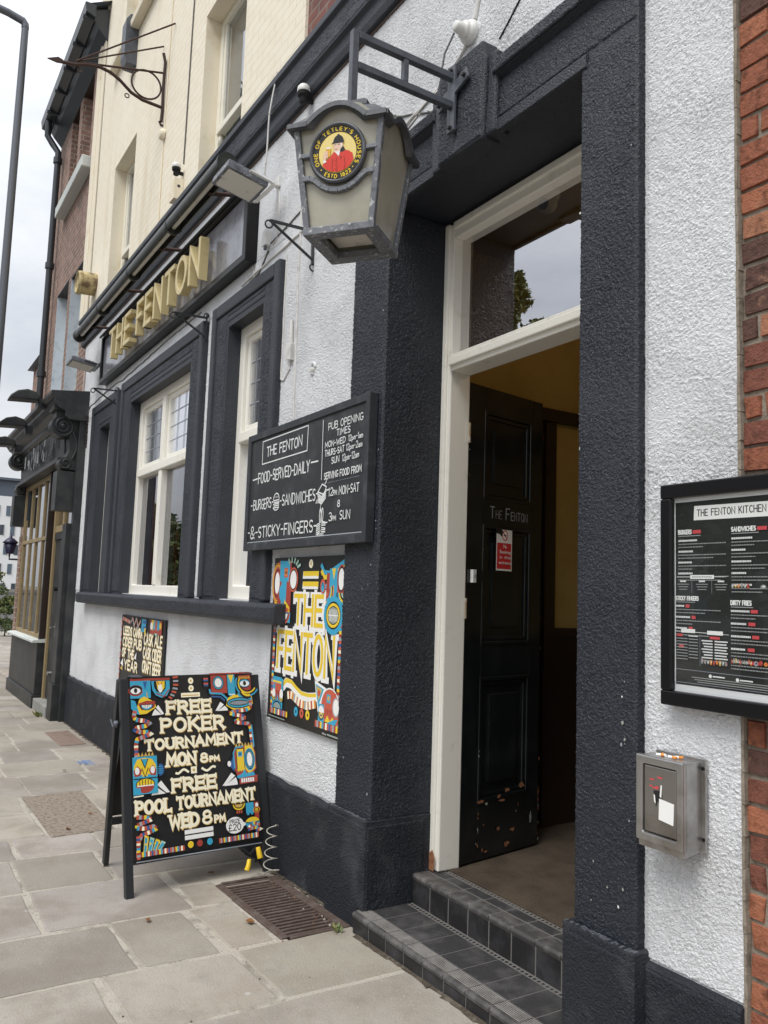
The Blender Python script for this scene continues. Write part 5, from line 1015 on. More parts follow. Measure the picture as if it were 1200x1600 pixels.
# upper right face
a.rect(.545, 1.178, .825, 1.186, 'red'); a.stripes(.505, 1.10, .535, 1.168, 7, ['black', 'dkblue', 'brick'], False); a.rect(.552, 1.075, .66, 1.172, 'red'); a.ell(.602, 1.126, .038, .042, 'black').ell(.602, 1.126, .034, .038, 'blue').ell(.602, 1.126, .028, .032, 'black').ell(.602, 1.126, .024, .028, 'white')
a.poly([(.535, 1.075), (.552, 1.055), (.66, 1.062), (.66, 1.075)], 'red'); a.line([(.542, 1.09), (.545, 1.066), (.62, 1.058), (.652, 1.03), (.66, 1.01)], .011, 'blue'); a.line([(.55, 1.045), (.61, 1.04), (.64, 1.015)], .010, 'dkblue')
a.rect(.664, 1.05, .714, 1.174, 'blue'); a.poly([(.670, 1.172), (.708, 1.172), (.689, 1.12)], 'yellow'); a.poly([(.668, 1.05), (.712, 1.05), (.69, 1.025)], 'blue'); a.line([(.67, 1.052), (.71, 1.052)], .005, 'white')
a.poly([(.735, 1.06), (.825, 1.03), (.825, 1.17), (.74, 1.165)], 'red'); bands(a, .80, 1.115, .085, .045, 150, 330, ['blue', 'black', 'yellow', 'black'], .95); a.ell(.782, 1.118, .040, .030, 'black').ell(.782, 1.117, .036, .024, 'blue').ell(.782, 1.115, .032, .018, 'white').ell(.782, 1.117, .011, .014, 'black')
for i in range(6): a.line([(.75 + i * .013, 1.142 + (i % 3) * .002), (.746 + i * .014, 1.160)], .005, 'yellow')
a.poly([(.645, .985), (.66, 1.03), (.70, 1.05), (.825, 1.035), (.83, .99), (.80, .965), (.69, .958)], 'yellow'); bands(a, .80, 1.08, .08, .035, 200, 290, ['blue', 'black', 'yellow'], .9); a.ell(.735, .998, .084, .034, 'black').ell(.735, .998, .078, .028, 'blue').ell(.735, .998, .068, .018, 'black').ell(.735, .998, .062, .012, 'grey')
for i in range(8): a.line([(.685 + i * .014, .987), (.685 + i * .014, 1.009)], .003, 'black')
a.ribbon([(.815, 1.01), (.81, .965), (.78, .952), (.70, .948), (.665, .938), (.70, .925), (.755, .918), (.765, .905), (.72, .893), (.695, .885), (.73, .875), (.79, .868), (.80, .84), (.803, .72)], .022, SN, 38)
a.line([(.808, .86), (.812, .80), (.815, .73)], .008, 'blue')
# middle left face
for i in range(5): a.poly([(.075 + i * .02, .730), (.093 + i * .02, .730), (.086 + i * .02, .752)], 'gold')
a.rect(.047, .525, .19, .728, 'blue'); a.poly([(.053, .63), (.055, .68), (.075, .715), (.118, .722), (.16, .712), (.182, .68), (.183, .63)], 'yellow'); a.poly([(.098, .715), (.138, .715), (.118, .665)], 'blue'); a.line([(.098, .715), (.118, .665), (.138, .715)], .005, 'black'); a.poly([(.05, .65), (.075, .68), (.1, .655), (.09, .625), (.06, .62)], 'red'); a.poly([(.14, .655), (.165, .68), (.186, .65), (.18, .62), (.15, .625)], 'red'); a.ell(.073, .652, .013, .020, 'white').ell(.163, .652, .013, .020, 'white'); a.poly([(.10, .62), (.135, .62), (.118, .655)], 'yellow'); a.line([(.10, .665), (.118, .615), (.137, .665)], .005, 'black')
a.rect(.05, .606, .19, .612, 'black'); a.ell(.118, .578, .055, .034, 'black').ell(.118, .578, .050, .029, 'yellow')
for i in range(5): a.line([(.085 + i * .0165, .553), (.085 + i * .0165, .604)], .004, 'black')
a.poly(arc(.118, .572, .052, .042, 180, 360, 12), 'red'); a.rect(.07, .567, .166, .573, 'white'); a.rect(.05, .524, .09, .56, 'blue'); a.line([(.048, .516), (.105, .518)], .007, 'cream')
a.poly(arc(.205, .648, .026, .034, -100, 100, 10), 'dkblue')
for i in range(4): a.line([(.192, .630 + i * .012), (.222, .63 + i * .012)], .004, 'blue')
# middle right face
for i in range(6): a.poly([(.685 + i * .021, .735), (.703 + i * .021, .735), (.694 + i * .021, .758)], 'gold')
a.poly([(.672, .715), (.685, .732), (.80, .735), (.82, .70), (.82, .60), (.79, .565), (.69, .56), (.675, .60)], 'red'); a.poly([(.64, .63), (.672, .69), (.672, .59)], 'dkblue'); a.ell(.640, .640, .012, .017, 'white'); a.line([(.675, .61), (.672, .70), (.69, .73), (.74, .735)], .009, 'blue'); a.rect(.692, .60, .742, .722, 'yellow'); a.line([(.692, .6), (.692, .722), (.742, .722), (.742, .6)], .004, 'black'); a.rect(.702, .675, .730, .705, 'blue').rect(.708, .683, .724, .698, 'dkblue')
for i in range(3): a.poly(arc(.70 + i * .017, .605, .009, .016, 180, 360, 6), 'yellow')
a.poly([(.75, .735), (.80, .735), (.815, .69), (.812, .60), (.77, .57), (.745, .60)], 'yellow'); a.ell(.778, .655, .036, .066, 'blue').ell(.778, .655, .031, .059, 'black').ell(.778, .655, .027, .053, 'blue').ell(.778, .655, .022, .047, 'black').ell(.778, .655, .018, .042, 'white')
a.poly([(.685, .565), (.72, .575), (.74, .60), (.75, .575), (.80, .58), (.81, .555), (.69, .55)], 'blue'); a.poly([(.70, .515), (.82, .52), (.825, .56), (.70, .55)], 'red')
for i in range(6): a.rect(.712 + i * .015, .524, .723 + i * .015, .548, 'white')
# lower right face and snakes
a.poly(arc(.685, .405, .04, .035, 180, 360, 10), 'yellow'); a.poly(arc(.685, .405, .033, .026, 180, 360, 10), 'black'); a.poly(arc(.685, .403, .026, .018, 180, 360, 10), 'gold'); a.rect(.73, .345, .782, .405, 'blue'); a.rect(.735, .335, .75, .36, 'blue').rect(.762, .335, .776, .36, 'blue'); a.poly([(.785, .31), (.815, .31), (.815, .405), (.785, .405)], 'red'); a.ell(.803, .385, .010, .014, 'white'); bands(a, .80, .36, .024, .004, 0, 360, ['orange', 'black', 'yellow'], .7)
for i in range(3): a.rect(.667 + i * .014, .352, .676 + i * .014, .368, 'brick')
a.poly(arc(.768, .292, .048, .030, 0, 180, 10), 'yellow'); a.poly(arc(.768, .296, .048, .044, 180, 360, 10), 'blue'); a.line([(.722, .296), (.755, .288), (.782, .288), (.814, .296)], .005, 'black')
a.ribbon([(.06, .408), (.115, .402), (.145, .388), (.11, .378), (.062, .366), (.06, .352), (.10, .345), (.155, .350), (.172, .336), (.13, .322), (.085, .312), (.068, .28), (.064, .22)], .022, SN, 34)
a.ribbon([(.815, .272), (.78, .286), (.745, .270), (.735, .255), (.78, .262), (.815, .248), (.785, .24)], .018, SN, 18)
for i in range(4): x = .092 + i * .026; a.poly([(x, .225), (x + .022, .222), (x + .034 + i * .006, .30 - i * .014), (x + .010 + i * .006, .312 - i * .014)], 'yellow' if i % 2 == 0 else 'mint').poly([(x + .004, .228), (x + .017, .226), (x + .026 + i * .006, .292 - i * .014), (x + .012 + i * .006, .300 - i * .014)], 'blue'); a.ell(x + .016, .262, .005, .007, 'yellow')
a.stripes(.052, .200, .33, .226, 26, SN); a.stripes(.055, .19, .075, .31, 10, SN, False); a.stripes(.543, .205, .80, .232, 26, SN)
o = a.build('painted_design', sb); o.rotation_euler = front()[1]
# coiled cable lock
kl = thing('cable_lock', 'pale coiled cable lock with yellow tag hanging from the sandwich board foot', 'cable lock', (-4.62, 2.05, -.1))
s = MB(); pts = []
for i in range(90):
    t = i / 89; q = t * 4.6 * 2 * math.pi; z = .19 - t * .27; r = .032 + .02 * (t ** 3)
    pts.append((-4.575 + r * math.cos(q) + .07 * t * t, 2.13 - .03 * t + r * math.sin(q), max(z, -.095 + .0)))
s.tube(pts, .0032, 'wire', 6); s.build('coil', kl)
s = MB(); s.tube([(-4.60, 2.05, .06), (-4.59, 2.055, .03), (-4.58, 2.06, .0)], .014, 'yellow_lock', 8, taper=.018); s.tube([(-4.59, 1.995, .0), (-4.575, 1.985, -.03), (-4.57, 1.975, -.055)], .012, 'yellow_lock', 8, taper=.018); s.build('tag', kl, bevel=.002)
s = MB(); s.tube([(-4.62, 1.96, .055), (-4.60, 2.0, .02), (-4.61, 2.04, .055), (-4.60, 2.06, .02)], .012, 'black', 8); s.build('lock_body', kl)
# the cellar grating
dg = thing('cellar_grating', 'rusty brown cast iron cellar grating let into the flagstones beside the pier', 'grating', (-4.1, 1.95, -.1))
DX0, DX1, DY0, DY1 = -4.56, -3.68, 1.825, 2.10
zf = lambda x: gz(x) + .006
s = MB(); f8 = lambda x0, x1, y0, y1: s.add([(x, y, zf(x) + dz) for dz in (-.05, 0) for (x, y) in ((x0, y0), (x1, y0), (x1, y1), (x0, y1))], [(3, 2, 1, 0), (4, 5, 6, 7), (0, 1, 5, 4), (1, 2, 6, 5), (2, 3, 7, 6), (3, 0, 4, 7)], 'rust')
f8(DX0, DX1, DY0 - .045, DY0); f8(DX0, DX1 + .02, DY1, DY1 + .055); f8(DX0 - .03, DX0, DY0, DY1); f8(DX1, DX1 + .02, DY0, DY1); s.build('rim', dg, bevel=.005)
s = MB(); n = 22
for i in range(n):
    x = DX0 + (DX1 - DX0) * (i + .5) / n + random.uniform(-.002, .002); s.add([(x + a, y, zf(x) - .004 + dz) for dz in (-.03, 0) for (a, y) in ((-.0095, DY0), (.0095, DY0), (.0095, DY1), (-.0095, DY1))], [(3, 2, 1, 0), (4, 5, 6, 7), (0, 1, 5, 4), (1, 2, 6, 5), (2, 3, 7, 6), (3, 0, 4, 7)], 'rust')
s.build('bars', dg, bevel=.003)
s = MB(); s.box(DX0 - .03, DX1 + .02, DY0 - .04, DY1 + .05, -.42, -.40, 'black')
for (a, b, c, d) in ((DX0 - .04, DX0 - .03, DY0 - .05, DY1 + .06), (DX1 + .02, DX1 + .03, DY0 - .05, DY1 + .06), (DX0 - .03, DX1 + .02, DY0 - .05, DY0 - .045), (DX0 - .03, DX1 + .02, DY1 + .055, DY1 + .06)): s.box(a, b, c, d, -.4, -.16, 'black')
s.build('pit', dg)

# ================================================================== THE LANTERN
lt = thing('pub_lantern', 'square tapered leaded lantern with olive glass and emblem of a red coated man', 'lantern', (-2.905, 1.592, 3.002), rad(38.8), local=True)
ZB, ZE = .014, .443; HB, HT = .146, .192
hw = lambda z: HB + (HT - HB) * (z - ZB) / (ZE - ZB)
s = MB()
for sx in (-1, 1):
    for sy in (-1, 1):
        def cor(z, i, j): h = hw(z) + .006; t = .026; return (sx * (h - i * t), sy * (h - j * t), z)
        v = [cor(ZB, 0, 0), cor(ZB, 1, 0), cor(ZB, 1, 1), cor(ZB, 0, 1), cor(ZE, 0, 0), cor(ZE, 1, 0), cor(ZE, 1, 1), cor(ZE, 0, 1)]
        s.add(v, [(0, 1, 2, 3), (7, 6, 5, 4), (0, 4, 5, 1), (1, 5, 6, 2), (2, 6, 7, 3), (3, 7, 4, 0)], 'lead')
build_each(s, 'corner_post', lt, .004)
s = MB(); h = HB + .008; 
for k in range(4):
    q = k * math.pi / 2; R = lambda x, y, z: (x * math.cos(q) - y * math.sin(q), x * math.sin(q) + y * math.cos(q), z)
    v = [R(x, y, z) for z in (0, .032) for (x, y) in ((-h, -h), (h, -h), (h - .055, -h + .055), (-h + .055, -h + .055))]
    s.add(v, [(3, 2, 1, 0), (4, 5, 6, 7), (0, 1, 5, 4), (1, 2, 6, 5), (2, 3, 7, 6), (3, 0, 4, 7)], 'lead')
s.build('bottom_frame', lt, bevel=.003)
s = MB(); s.box(-.105, .105, -.105, .105, .052, .06, 'diffuser'); s.build('bottom_diffuser', lt)
for k in range(4):
    q = k * math.pi / 2
    g_ = MB(); v = [(-hw(ZB) + .012, -hw(ZB) + .012, ZB + .012), (hw(ZB) - .012, -hw(ZB) + .012, ZB + .012), (hw(ZE) - .012, -hw(ZE) + .012, ZE), (hw(.51) * .45, -hw(.51) + .012, .515), (0, -hw(.53) + .012, .535), (-hw(.51) * .45, -hw(.51) + .012, .515), (-hw(ZE) + .012, -hw(ZE) + .012, ZE)]
    g_.add(v + [(x * .97, y * .97, z) for x, y, z in v], [tuple(range(7)), tuple(range(13, 6, -1))], 'lantern_glass'); o = g_.build('glass_pane', lt); o.rotation_euler = (0, 0, q)
# roof with an arched eyebrow on each face
s = MB(); E = .214; prof = []
for i in range(21):
    x = -E + 2 * E * i / 20; ax = abs(x); z = ZE
    if ax < .128: tt = 1 - ax / .128; z += .066 * (1 - (1 - min(1, tt * 1.0)) ** 2) if tt > 0 else 0
    prof.append((x, z))
for k in range(4):
    q = k * math.pi / 2; R = lambda x, y, z: (x * math.cos(q) - y * math.sin(q), x * math.sin(q) + y * math.cos(q), z)
    v = []; n = len(prof)
    for (x, z) in prof:
        v += [R(x, -E, z - .012), R(x, -E, z + .006), R(x * .62, -E * .62, .535 + (z - ZE) * .45), R(x * .25, -.06, .592)]
    f = []
    for i in range(n - 1):
        for e in range(3): f.append((i * 4 + e, (i + 1) * 4 + e, (i + 1) * 4 + e + 1, i * 4 + e + 1))
    s.add(v, f, 'lead_dark', False)
    # soffit under the eave
    u2 = []
    for (x, z) in prof: u2 += [R(x, -E, z - .012), R(x * .84, -hw(z) + .002, z - .012)]
    s.add(u2, [(i * 2, i * 2 + 1, i * 2 + 3, i * 2 + 2) for i in range(n - 1)], 'lead_dark')
    # rim
    for i in range(n - 1): s.bar(R(prof[i][0], -E, prof[i][1]), R(prof[i + 1][0], -E, prof[i + 1][1]), .012, .020, 'lead_dark')
s.box(-.072, .072, -.072, .072, .585, .606, 'lead_dark'); s.box(-.055, .055, -.055, .055, .606, .622, 'lead_dark')
s.build('roof', lt)
# front bars and round emblem on the street face, tilted with the glass
tilt = math.atan2(HT - HB, ZE - ZB)
def facez(zz): return -hw(zz)
EC = .318
s = MB()
yy = lambda z: -hw(z) + .004
for (pts, th) in (([(-.155, .232), (-.125, .232), (-.105, .222), (-.075, .195), (-.04, .178), (0, .172), (.04, .178), (.075, .195), (.105, .222), (.125, .232), (.155, .232)], .022), ([(-.168, .325), (-.12, .325)], .018), ([(.12, .325), (.168, .325)], .018)):
    s = MB()
    for p0, p1 in zip(pts, pts[1:]): s.bar((p0[0], yy(p0[1]), p0[1]), (p1[0], yy(p1[1]), p1[1]), .024, th, 'lead')
    s.build('glazing_bar', lt, bevel=.002)
s = MB(); s.lathe((0, 0, 0), [(.0, 0), (.122, 0), (.124, -.012), (.118, -.022), (.110, -.020), (.108, -.012), (0, -.012)], 'lead_dark', 40, 'y'); ro = s.build('emblem_ring', lt); ro.location = (0, -hw(EC) + .004, EC); ro.rotation_euler = (tilt, 0, 0)
a = Art(step=.00006, y=-.0125); a.ell(0, 0, .109, .109, 'black', 40); a.ell(0, 0, .082, .082, 'yellow', 36).ell(0, 0, .080, .080, 'paleyel', 36)
def ringtext(t, a0, a1, r, h, w, inward=False):
    adv = sum(FONT[c][0] + .42 for c in t) - .42
    def warp(x, z):
        q = rad(a0 + (a1 - a0) * x); rr = r + z if not inward else r - z
        return (rr * math.cos(q), rr * math.sin(q))
    cx = 0
    for c in t:
        cw, st = FONT[c]
        for pl in st:
            P = []
            for p in pl: P.append(warp((cx + p[0]) / adv, p[1] * h))
            a.line(P, w, 'yellow')
        cx += cw + .42
ringtext("ONE OF TETLEY'S HOUSES", 207, -33, .0885, .0145, .0036); ringtext('ESTD 1822', 236, 306, .1025, .0140, .0036, True); a.ell(-.094 * math.cos(rad(42)), -.094 * math.sin(rad(42)), .003, .003, 'yellow').ell(.094 * math.cos(rad(45)), -.094 * math.sin(rad(45)), .003, .003, 'yellow')
a.poly([(-.066, -.046), (-.058, -.03), (-.035, -.02), (-.014, .004), (.006, -.004), (.026, .008), (.05, .0), (.066, -.012), (.070, -.038), (.052, -.0605), (.03, -.0735), (0, -.0795), (-.03, -.0735), (-.052, -.0605)], 'coat')
a.poly([(-.012, .004), (.008, -.018), (.012, .006), (.02, .012), (-.006, .018)], 'white'); a.poly([(.016, .018), (.026, .022), (.036, .004), (.02, -.003), (.012, .002)], 'black')
a.poly([(-.014, .036), (-.016, .022), (-.013, .010), (-.004, .003), (.010, .006), (.020, .018), (.024, .036)], 'skin'); a.poly([(-.014, .035), (-.019, .024), (-.014, .021)], 'skin'); a.ell(.022, .026, .004, .007, 'skin'); a.line([(-.012, .030), (-.004, .031)], .0022, 'black').line([(.002, .031), (.012, .030)], .0022, 'black').line([(-.010, .013), (.002, .012)], .002, 'red').line([(.018, .036), (.0185, .018)], .003, 'white')
a.poly(arc(.006, .040, .023, .028, 0, 180, 12), 'black'); a.poly([(-.026, .035), (-.018, .042), (.03, .043), (.03, .038)], 'black'); a.rect(-.017, .036, .029, .044, 'black'); a.ell(.006, .069, .005, .003, 'black')
a.poly([(-.048, .022), (-.028, .022), (-.030, -.014), (-.045, -.014)], 'beer'); a.rect(-.047, .018, -.029, .025, 'white'); a.poly([(-.036, .016), (-.031, .016), (-.032, -.010), (-.036, -.010)], 'yellow')
for k in range(4): a.line([(-.056, .005 - k * .007), (-.040, .007 - k * .007)], .0062, 'skin')
a.poly([(-.058, .006), (-.050, .004), (-.048, -.022), (-.053, -.034), (-.060, -.03), (-.061, -.014)], 'skin'); a.poly([(-.062, -.026), (-.048, -.028), (-.047, -.034), (-.06, -.038)], 'white')
a.line([(-.018, -.022), (-.022, -.05), (-.02, -.075)], .0012, 'black').line([(.03, -.02), (.034, -.05), (.030, -.072)], .0012, 'black').line([(-.004, -.02), (.0, -.05), (-.002, -.078)], .0012, 'black')
for k in range(3): a.ell(-.008, -.035 - k * .016, .0016, .0016, 'black')
a.line([(.006, -.012), (.02, -.022), (.012, -.03)], .0012, 'black')
a.build('emblem', ro)
# its bracket, square to the wall
bk = thing('lantern_bracket', 'dark grey steel ladder bracket with cross shaped wall plate carrying the lantern', 'bracket', (-2.91, 2.10, 3.86))
s = MB(); XB = -2.93
s.bar((XB, 2.10, 3.968), (XB, 1.597, 3.968), .032, .032, 'iron_grey'); s.bar((XB, 2.10, 3.828), (XB, 1.597, 3.828), .032, .032, 'iron_grey'); s.box(XB - .016, XB + .016, 1.565, 1.596, 3.605, 3.984, 'iron_grey'); s.box(XB - .014, XB + .014, 1.83, 1.856, 3.8445, 3.9515, 'iron_grey'); s.build('arm', bk, bevel=.003)
s = MB(); s.box(XB - .028, XB + .028, 2.10, 2.114, 3.70, 4.025, 'iron_grey'); s.bar((XB - .11, 2.107, 3.865), (XB + .12, 2.107, 3.935), .0125, .055, 'iron_grey')
for (x, z) in ((XB, 4.0), (XB, 3.72), (XB - .09, 3.872), (XB + .1, 3.928)): s.cyl((x, 2.102, z), (x, 2.085, z), .011, 'iron', 8)
s.cyl((XB, 2.114, 3.722), (XB, 2.14, 3.722), .022, 'iron_grey', 12); s.build('wall_plate', bk, bevel=.002)

# ================================================================== FITTINGS ON THE WALL
def floodlight(name, label, mount, head, yaw, size, tilt, mats):
    t = thing(name, label, 'floodlight', mount, group=None)
    m = Vector(mount); h = Vector(head); w_, d_, th = size
    R3 = Matrix.Rotation(yaw, 3, 'Z') @ Matrix.Rotation(tilt, 3, 'X')
    def P(x, y, z): return tuple(h + R3 @ Vector((x, y, z)))
    s = MB(); v = [P(x, y, z) for z, k in ((-th / 2, 1), (th * .2, 1), (th * .5, .72)) for (x, y) in ((-w_ / 2 * k, -d_ / 2 * k), (w_ / 2 * k, -d_ / 2 * k), (w_ / 2 * k, d_ / 2 * k), (-w_ / 2 * k, d_ / 2 * k))]
    f = [(0, 1, 5, 4), (1, 2, 6, 5), (2, 3, 7, 6), (3, 0, 4, 7), (4, 5, 9, 8), (5, 6, 10, 9), (6, 7, 11, 10), (7, 4, 8, 11), (8, 9, 10, 11)]
    s.add(v, f, mats[0]); s.add([P(x, y, -th / 2) for (x, y) in ((-w_ / 2, -d_ / 2), (w_ / 2, -d_ / 2), (w_ / 2, d_ / 2), (-w_ / 2, d_ / 2))], [(0, 1, 2, 3)], mats[0])
    for k in range(6): y = -d_ * .36 + d_ * .72 * k / 5; s.bar(P(-w_ * .34, y, th * .52), P(w_ * .34, y, th * .52), .006, .02, mats[0])
    s.build('housing', t, bevel=.006)
    s = MB(); q = .43; s.add([P(x, y, -th / 2 - .003) for (x, y) in ((-w_ * q, -d_ * q), (w_ * q, -d_ * q), (w_ * q, d_ * q), (-w_ * q, d_ * q))], [(0, 1, 2, 3)], 'diffuser'); s.build('lens', t)
    s = MB(); a_, b_ = P(-w_ / 2 - .012, 0, 0), P(w_ / 2 + .012, 0, 0); c1, c2 = P(-w_ / 2 - .012, d_ * .62, .0), P(w_ / 2 + .012, d_ * .62, 0)
    s.bar(a_, c1, .03, .008, mats[1]); s.bar(b_, c2, .03, .008, mats[1]); s.bar(c1, c2, .03, .008, mats[1]); s.bar((Vector(c1) + Vector(c2)) / 2, m, .03, .03, mats[1]); s.box(m.x - .03, m.x + .03, 2.195, 2.215, m.z - .04, m.z + .04, mats[1]); s.build('yoke', t, bevel=.002)
    return t
floodlight('floodlight', 'worn white floodlight hanging over the right end of the gold lettered sign', (-5.14, 2.20, 4.44), (-5.15, 1.93, 4.37), rad(0), (.30, .30, .075), rad(-12), ('lead', 'pvc_white'))
floodlight('floodlight', 'pale grey floodlight jutting out below the left end of the gold lettered sign', (-10.40, 2.20, 4.33), (-10.40, 1.97, 4.28), rad(0), (.34, .30, .07), rad(-8), ('lead', 'iron_grey'))
def scroll_bracket(label, x0, x1, zt, zb, y):
    t = thing('hanging_bracket', label, 'hanging bracket', (x0, y, zb), group='empty wrought iron hanging brackets'); s = MB()
    X = x0
    s.box(X - .012, X + .012, y + .0, y + .016, zt - .22, zt + .02, 'iron')
    s.bar((X, y, zt - .015), (X + .02, y - .40, zt - .015), .018, .010, 'iron'); s.bar((X, y, zt - .20), (X + .018, y - .36, zt - .03), .016, .012, 'iron')
    for (cx, cz, r, sg) in ((y - .42, zt - .035, .028, 1), (y - .015, zt + .03, .022, -1), (y - .02, zt - .235, .024, 1)):
        s.tube([(X + .02 * (cx < y - .2), cx + sg * r * (1 - .035 * i) * math.cos(rad(90 + i * 22)), cz + r * (1 - .035 * i) * math.sin(rad(90 + i * 22))) for i in range(16)], .006, 'iron', 6)
    s.build('scroll_frame', t)
    return t
def tilted_bracket(label, p_wall_top, p_wall_bot, tip, grp):
    t = thing('hanging_bracket', label, 'hanging bracket', p_wall_top, group=grp); s = MB()
    a_, b_, c_ = Vector(p_wall_top), Vector(p_wall_bot), Vector(tip)
    s.bar(a_ + Vector((0, 0, .03)), b_ - Vector((0, 0, .03)), .022, .010, 'iron', up=(0, 1, 0)); s.bar(a_, c_, .018, .014, 'iron'); n = 10
    s.tube([b_ + (c_ - b_) * (i / n) * .96 for i in range(n + 1)], .010, 'iron', 6)
    d = (c_ - a_).normalized()
    for (o_, r, sg) in ((c_, .035, 1), (b_ - Vector((0, 0, .03)), .03, -1), (a_ + Vector((0, 0, .04)), .03, 1)):
        s.tube([o_ + d * (r * (1 - .04 * i) * math.sin(rad(i * 24)) * sg) + Vector((0, 0, 1)) * (r * (1 - .04 * i) * (math.cos(rad(i * 24)) - 1)) for i in range(15)], .006, 'iron', 6)
    s.build('scroll_frame', t); return t
G_ = 'empty wrought iron hanging brackets'
tilted_bracket('black scrolled hanging bracket sticking out below the lantern', (-4.55, 2.205, 3.855), (-4.535, 2.205, 3.66), (-4.53, 1.90, 3.835), G_)
tilted_bracket('black scrolled hanging bracket between the two wider window surrounds', (-6.46, 2.19, 3.81), (-6.47, 2.19, 3.65), (-6.43, 1.90, 3.79), G_)
tilted_bracket('black scrolled hanging bracket beside the narrow far window', (-9.35, 2.18, 3.76), (-9.35, 2.18, 3.60), (-9.27, 1.90, 3.73), G_)
# wrought iron sign bracket on the cream wall, no sign on it
ib = thing('sign_bracket', 'brown wrought iron sign bracket with ring and spear tip, empty, on the cream wall', 'sign bracket', (-8.36, 2.22, 6.5))
s = MB(); X = -8.36
s.tube([(X, 2.21, 6.50), (X, 2.215, 6.62), (X, 2.21, 6.9), (X, 2.215, 7.18), (X, 2.19, 7.27)], .017, 'rust_bracket', 8); s.tube([(X, 2.19, 6.50), (X, 2.21, 6.46), (X + .01, 2.235, 6.46)], .013, 'rust_bracket', 6)
s.tube([(X, 2.20, 6.66), (X, 2.0, 6.67), (X, 1.88, 6.71), (X, 1.76, 6.80), (X, 1.66, 6.85), (X, 1.55, 6.865), (X, 1.42, 6.84), (X, 1.30, 6.795), (X, 1.19, 6.78)], .017, 'rust_bracket', 8)
s.prism([(1.20, 6.80), (1.15, 6.815), (1.05, 6.765), (1.14, 6.755), (1.19, 6.765)], 'x', X - .008, X + .008, 'rust_bracket'); s.build('arm', ib)
s = MB(); s.tube([(X, 2.03 + .155 * math.cos(rad(i * 12)), 6.855 + .155 * math.sin(rad(i * 12))) for i in range(30)], .010, 'rust_bracket', 6, closed=True); s.build('ring', ib)
s = MB(); s.cyl((X, 2.2, 7.05), (X, 1.36, 6.84), .011, 'rust_bracket', 8); s.cyl((-8.14, 2.235, 7.50), (X, 1.32, 6.84), .009, 'rust_bracket', 8); s.cyl((-8.55, 2.235, 7.48), (X, 1.33, 6.84), .009, 'rust_bracket', 8); s.build('stay_rods', ib)
s = MB(); 
for y, z in ((1.36, 6.785), (1.84, 6.69)): s.tube([(X, y + .022 * math.cos(rad(i * 30)), z - .03 + .022 * math.sin(rad(i * 30))) for i in range(12)], .006, 'rust_bracket', 6, closed=True)
s.build('hook_eye', ib)
def small(name, label, cat, loc, fn, group=None, bev=.003):
    s = MB(); fn(s, *loc); return tag(s.build(name, bevel=bev, loc=loc), label, cat, group)
def pc(s, x, y, z):
    s.lathe((x, y - .07, z), [(0, .05), (.028, .048), (.042, .03), (.045, .005), (.042, -.002)], 'pvc_white', 18); s.lathe((x, y - .07, z), [(.042, -.003), (.04, -.03), (.028, -.034), (.026, -.075), (0, -.075)], 'black', 18); s.box(x - .012, x + .012, y - .05, y, z - .06, z - .03, 'black')
small('light_sensor', 'white capped black photocell on the wall above the lantern, under the dark band', 'light sensor', (-4.65, 2.215, 4.83), pc)
small('light_sensor', 'pale capped photocell on the cream wall over the trough light', 'light sensor', (-7.53, 2.235, 5.60), pc)
small('junction_box', 'cream painted junction box on the cream wall over the trough light', 'junction box', (-7.57, 2.235, 5.38), lambda s, x, y, z: (s.box(x - .07, x + .07, y - .09, y + .003, z - .10, z + .11, 'cream_plain'), s.cyl((x + .0705, y - .045, z + .03), (x + .073, y - .045, z + .03), .015, 'iron', 10)))
small('alarm_box', 'long dark blue grey alarm box high on the cream wall', 'alarm box', (-9.87, 2.235, 8.25), lambda s, x, y, z: s.prism([(y + .003, z - .30), (y - .12, z - .30), (y - .15, z - .2), (y - .15, z + .26), (y - .10, z + .34), (y + .003, z + .34)], 'x', x - .10, x + .10, 'iron_grey'))
small('wall_bell', 'small round cream painted boss below the iron sign bracket', 'wall boss', (-8.30, 2.235, 6.33), lambda s, x, y, z: s.lathe((x, y, z), [(.06, 0.0), (.06, -.03), (.045, -.05), (0, -.055)], 'cream_plain', 16, 'y'))
def gland(s, x, y, z):
    s.lathe((x, y, z), [(.055, 0), (.058, -.02), (.05, -.035), (.042, -.04), (.042, -.055), (.030, -.065), (.024, -.10), (.014, -.105), (0, -.105)], 'pvc_white', 18, 'y')
small('cable_outlet', 'round white plastic cable outlet on the wall above the lantern bracket', 'cable outlet', (-2.93, 2.215, 4.235), gland)
small('junction_box', 'small white junction box on the wall beside the tall window head', 'junction box', (-5.27, 2.215, 4.07), lambda s, x, y, z: (s.box(x - .035, x + .035, y - .045, y + .003, z - .06, z + .05, 'pvc_white'), s.cyl((x, y - .03, z - .06), (x, y - .03, z - .09), .012, 'iron_grey', 8)))
small('junction_box', 'white cable joint box on the wall above the chalkboard', 'junction box', (-4.79, 2.215, 3.12), lambda s, x, y, z: (s.prism([(x - .05, z - .02), (x - .02, z - .05), (x + .025, z - .06), (x + .03, z + .05), (x - .03, z + .06), (x - .055, z + .03)], 'y', y - .03, y + .003, 'cable_white'), s.cyl((x, y - .012, z + .05), (x - .01, y - .012, z + .22), .017, 'cable_white', 8, r1=.008)))
small('wall_boss', 'little white painted plaster lump on the wall above the chalkboard', 'wall boss', (-4.47, 2.215, 2.94), lambda s, x, y, z: (s.tube([(x + .03 * math.cos(rad(i * 40)), y - .004, z + .035 * math.sin(rad(i * 40))) for i in range(8)], .011, 'render_white', 6), s.lathe((x - .01, y, z - .01), [(.022, 0), (.018, -.014), (0, -.018)], 'cable_white', 8, 'y')))
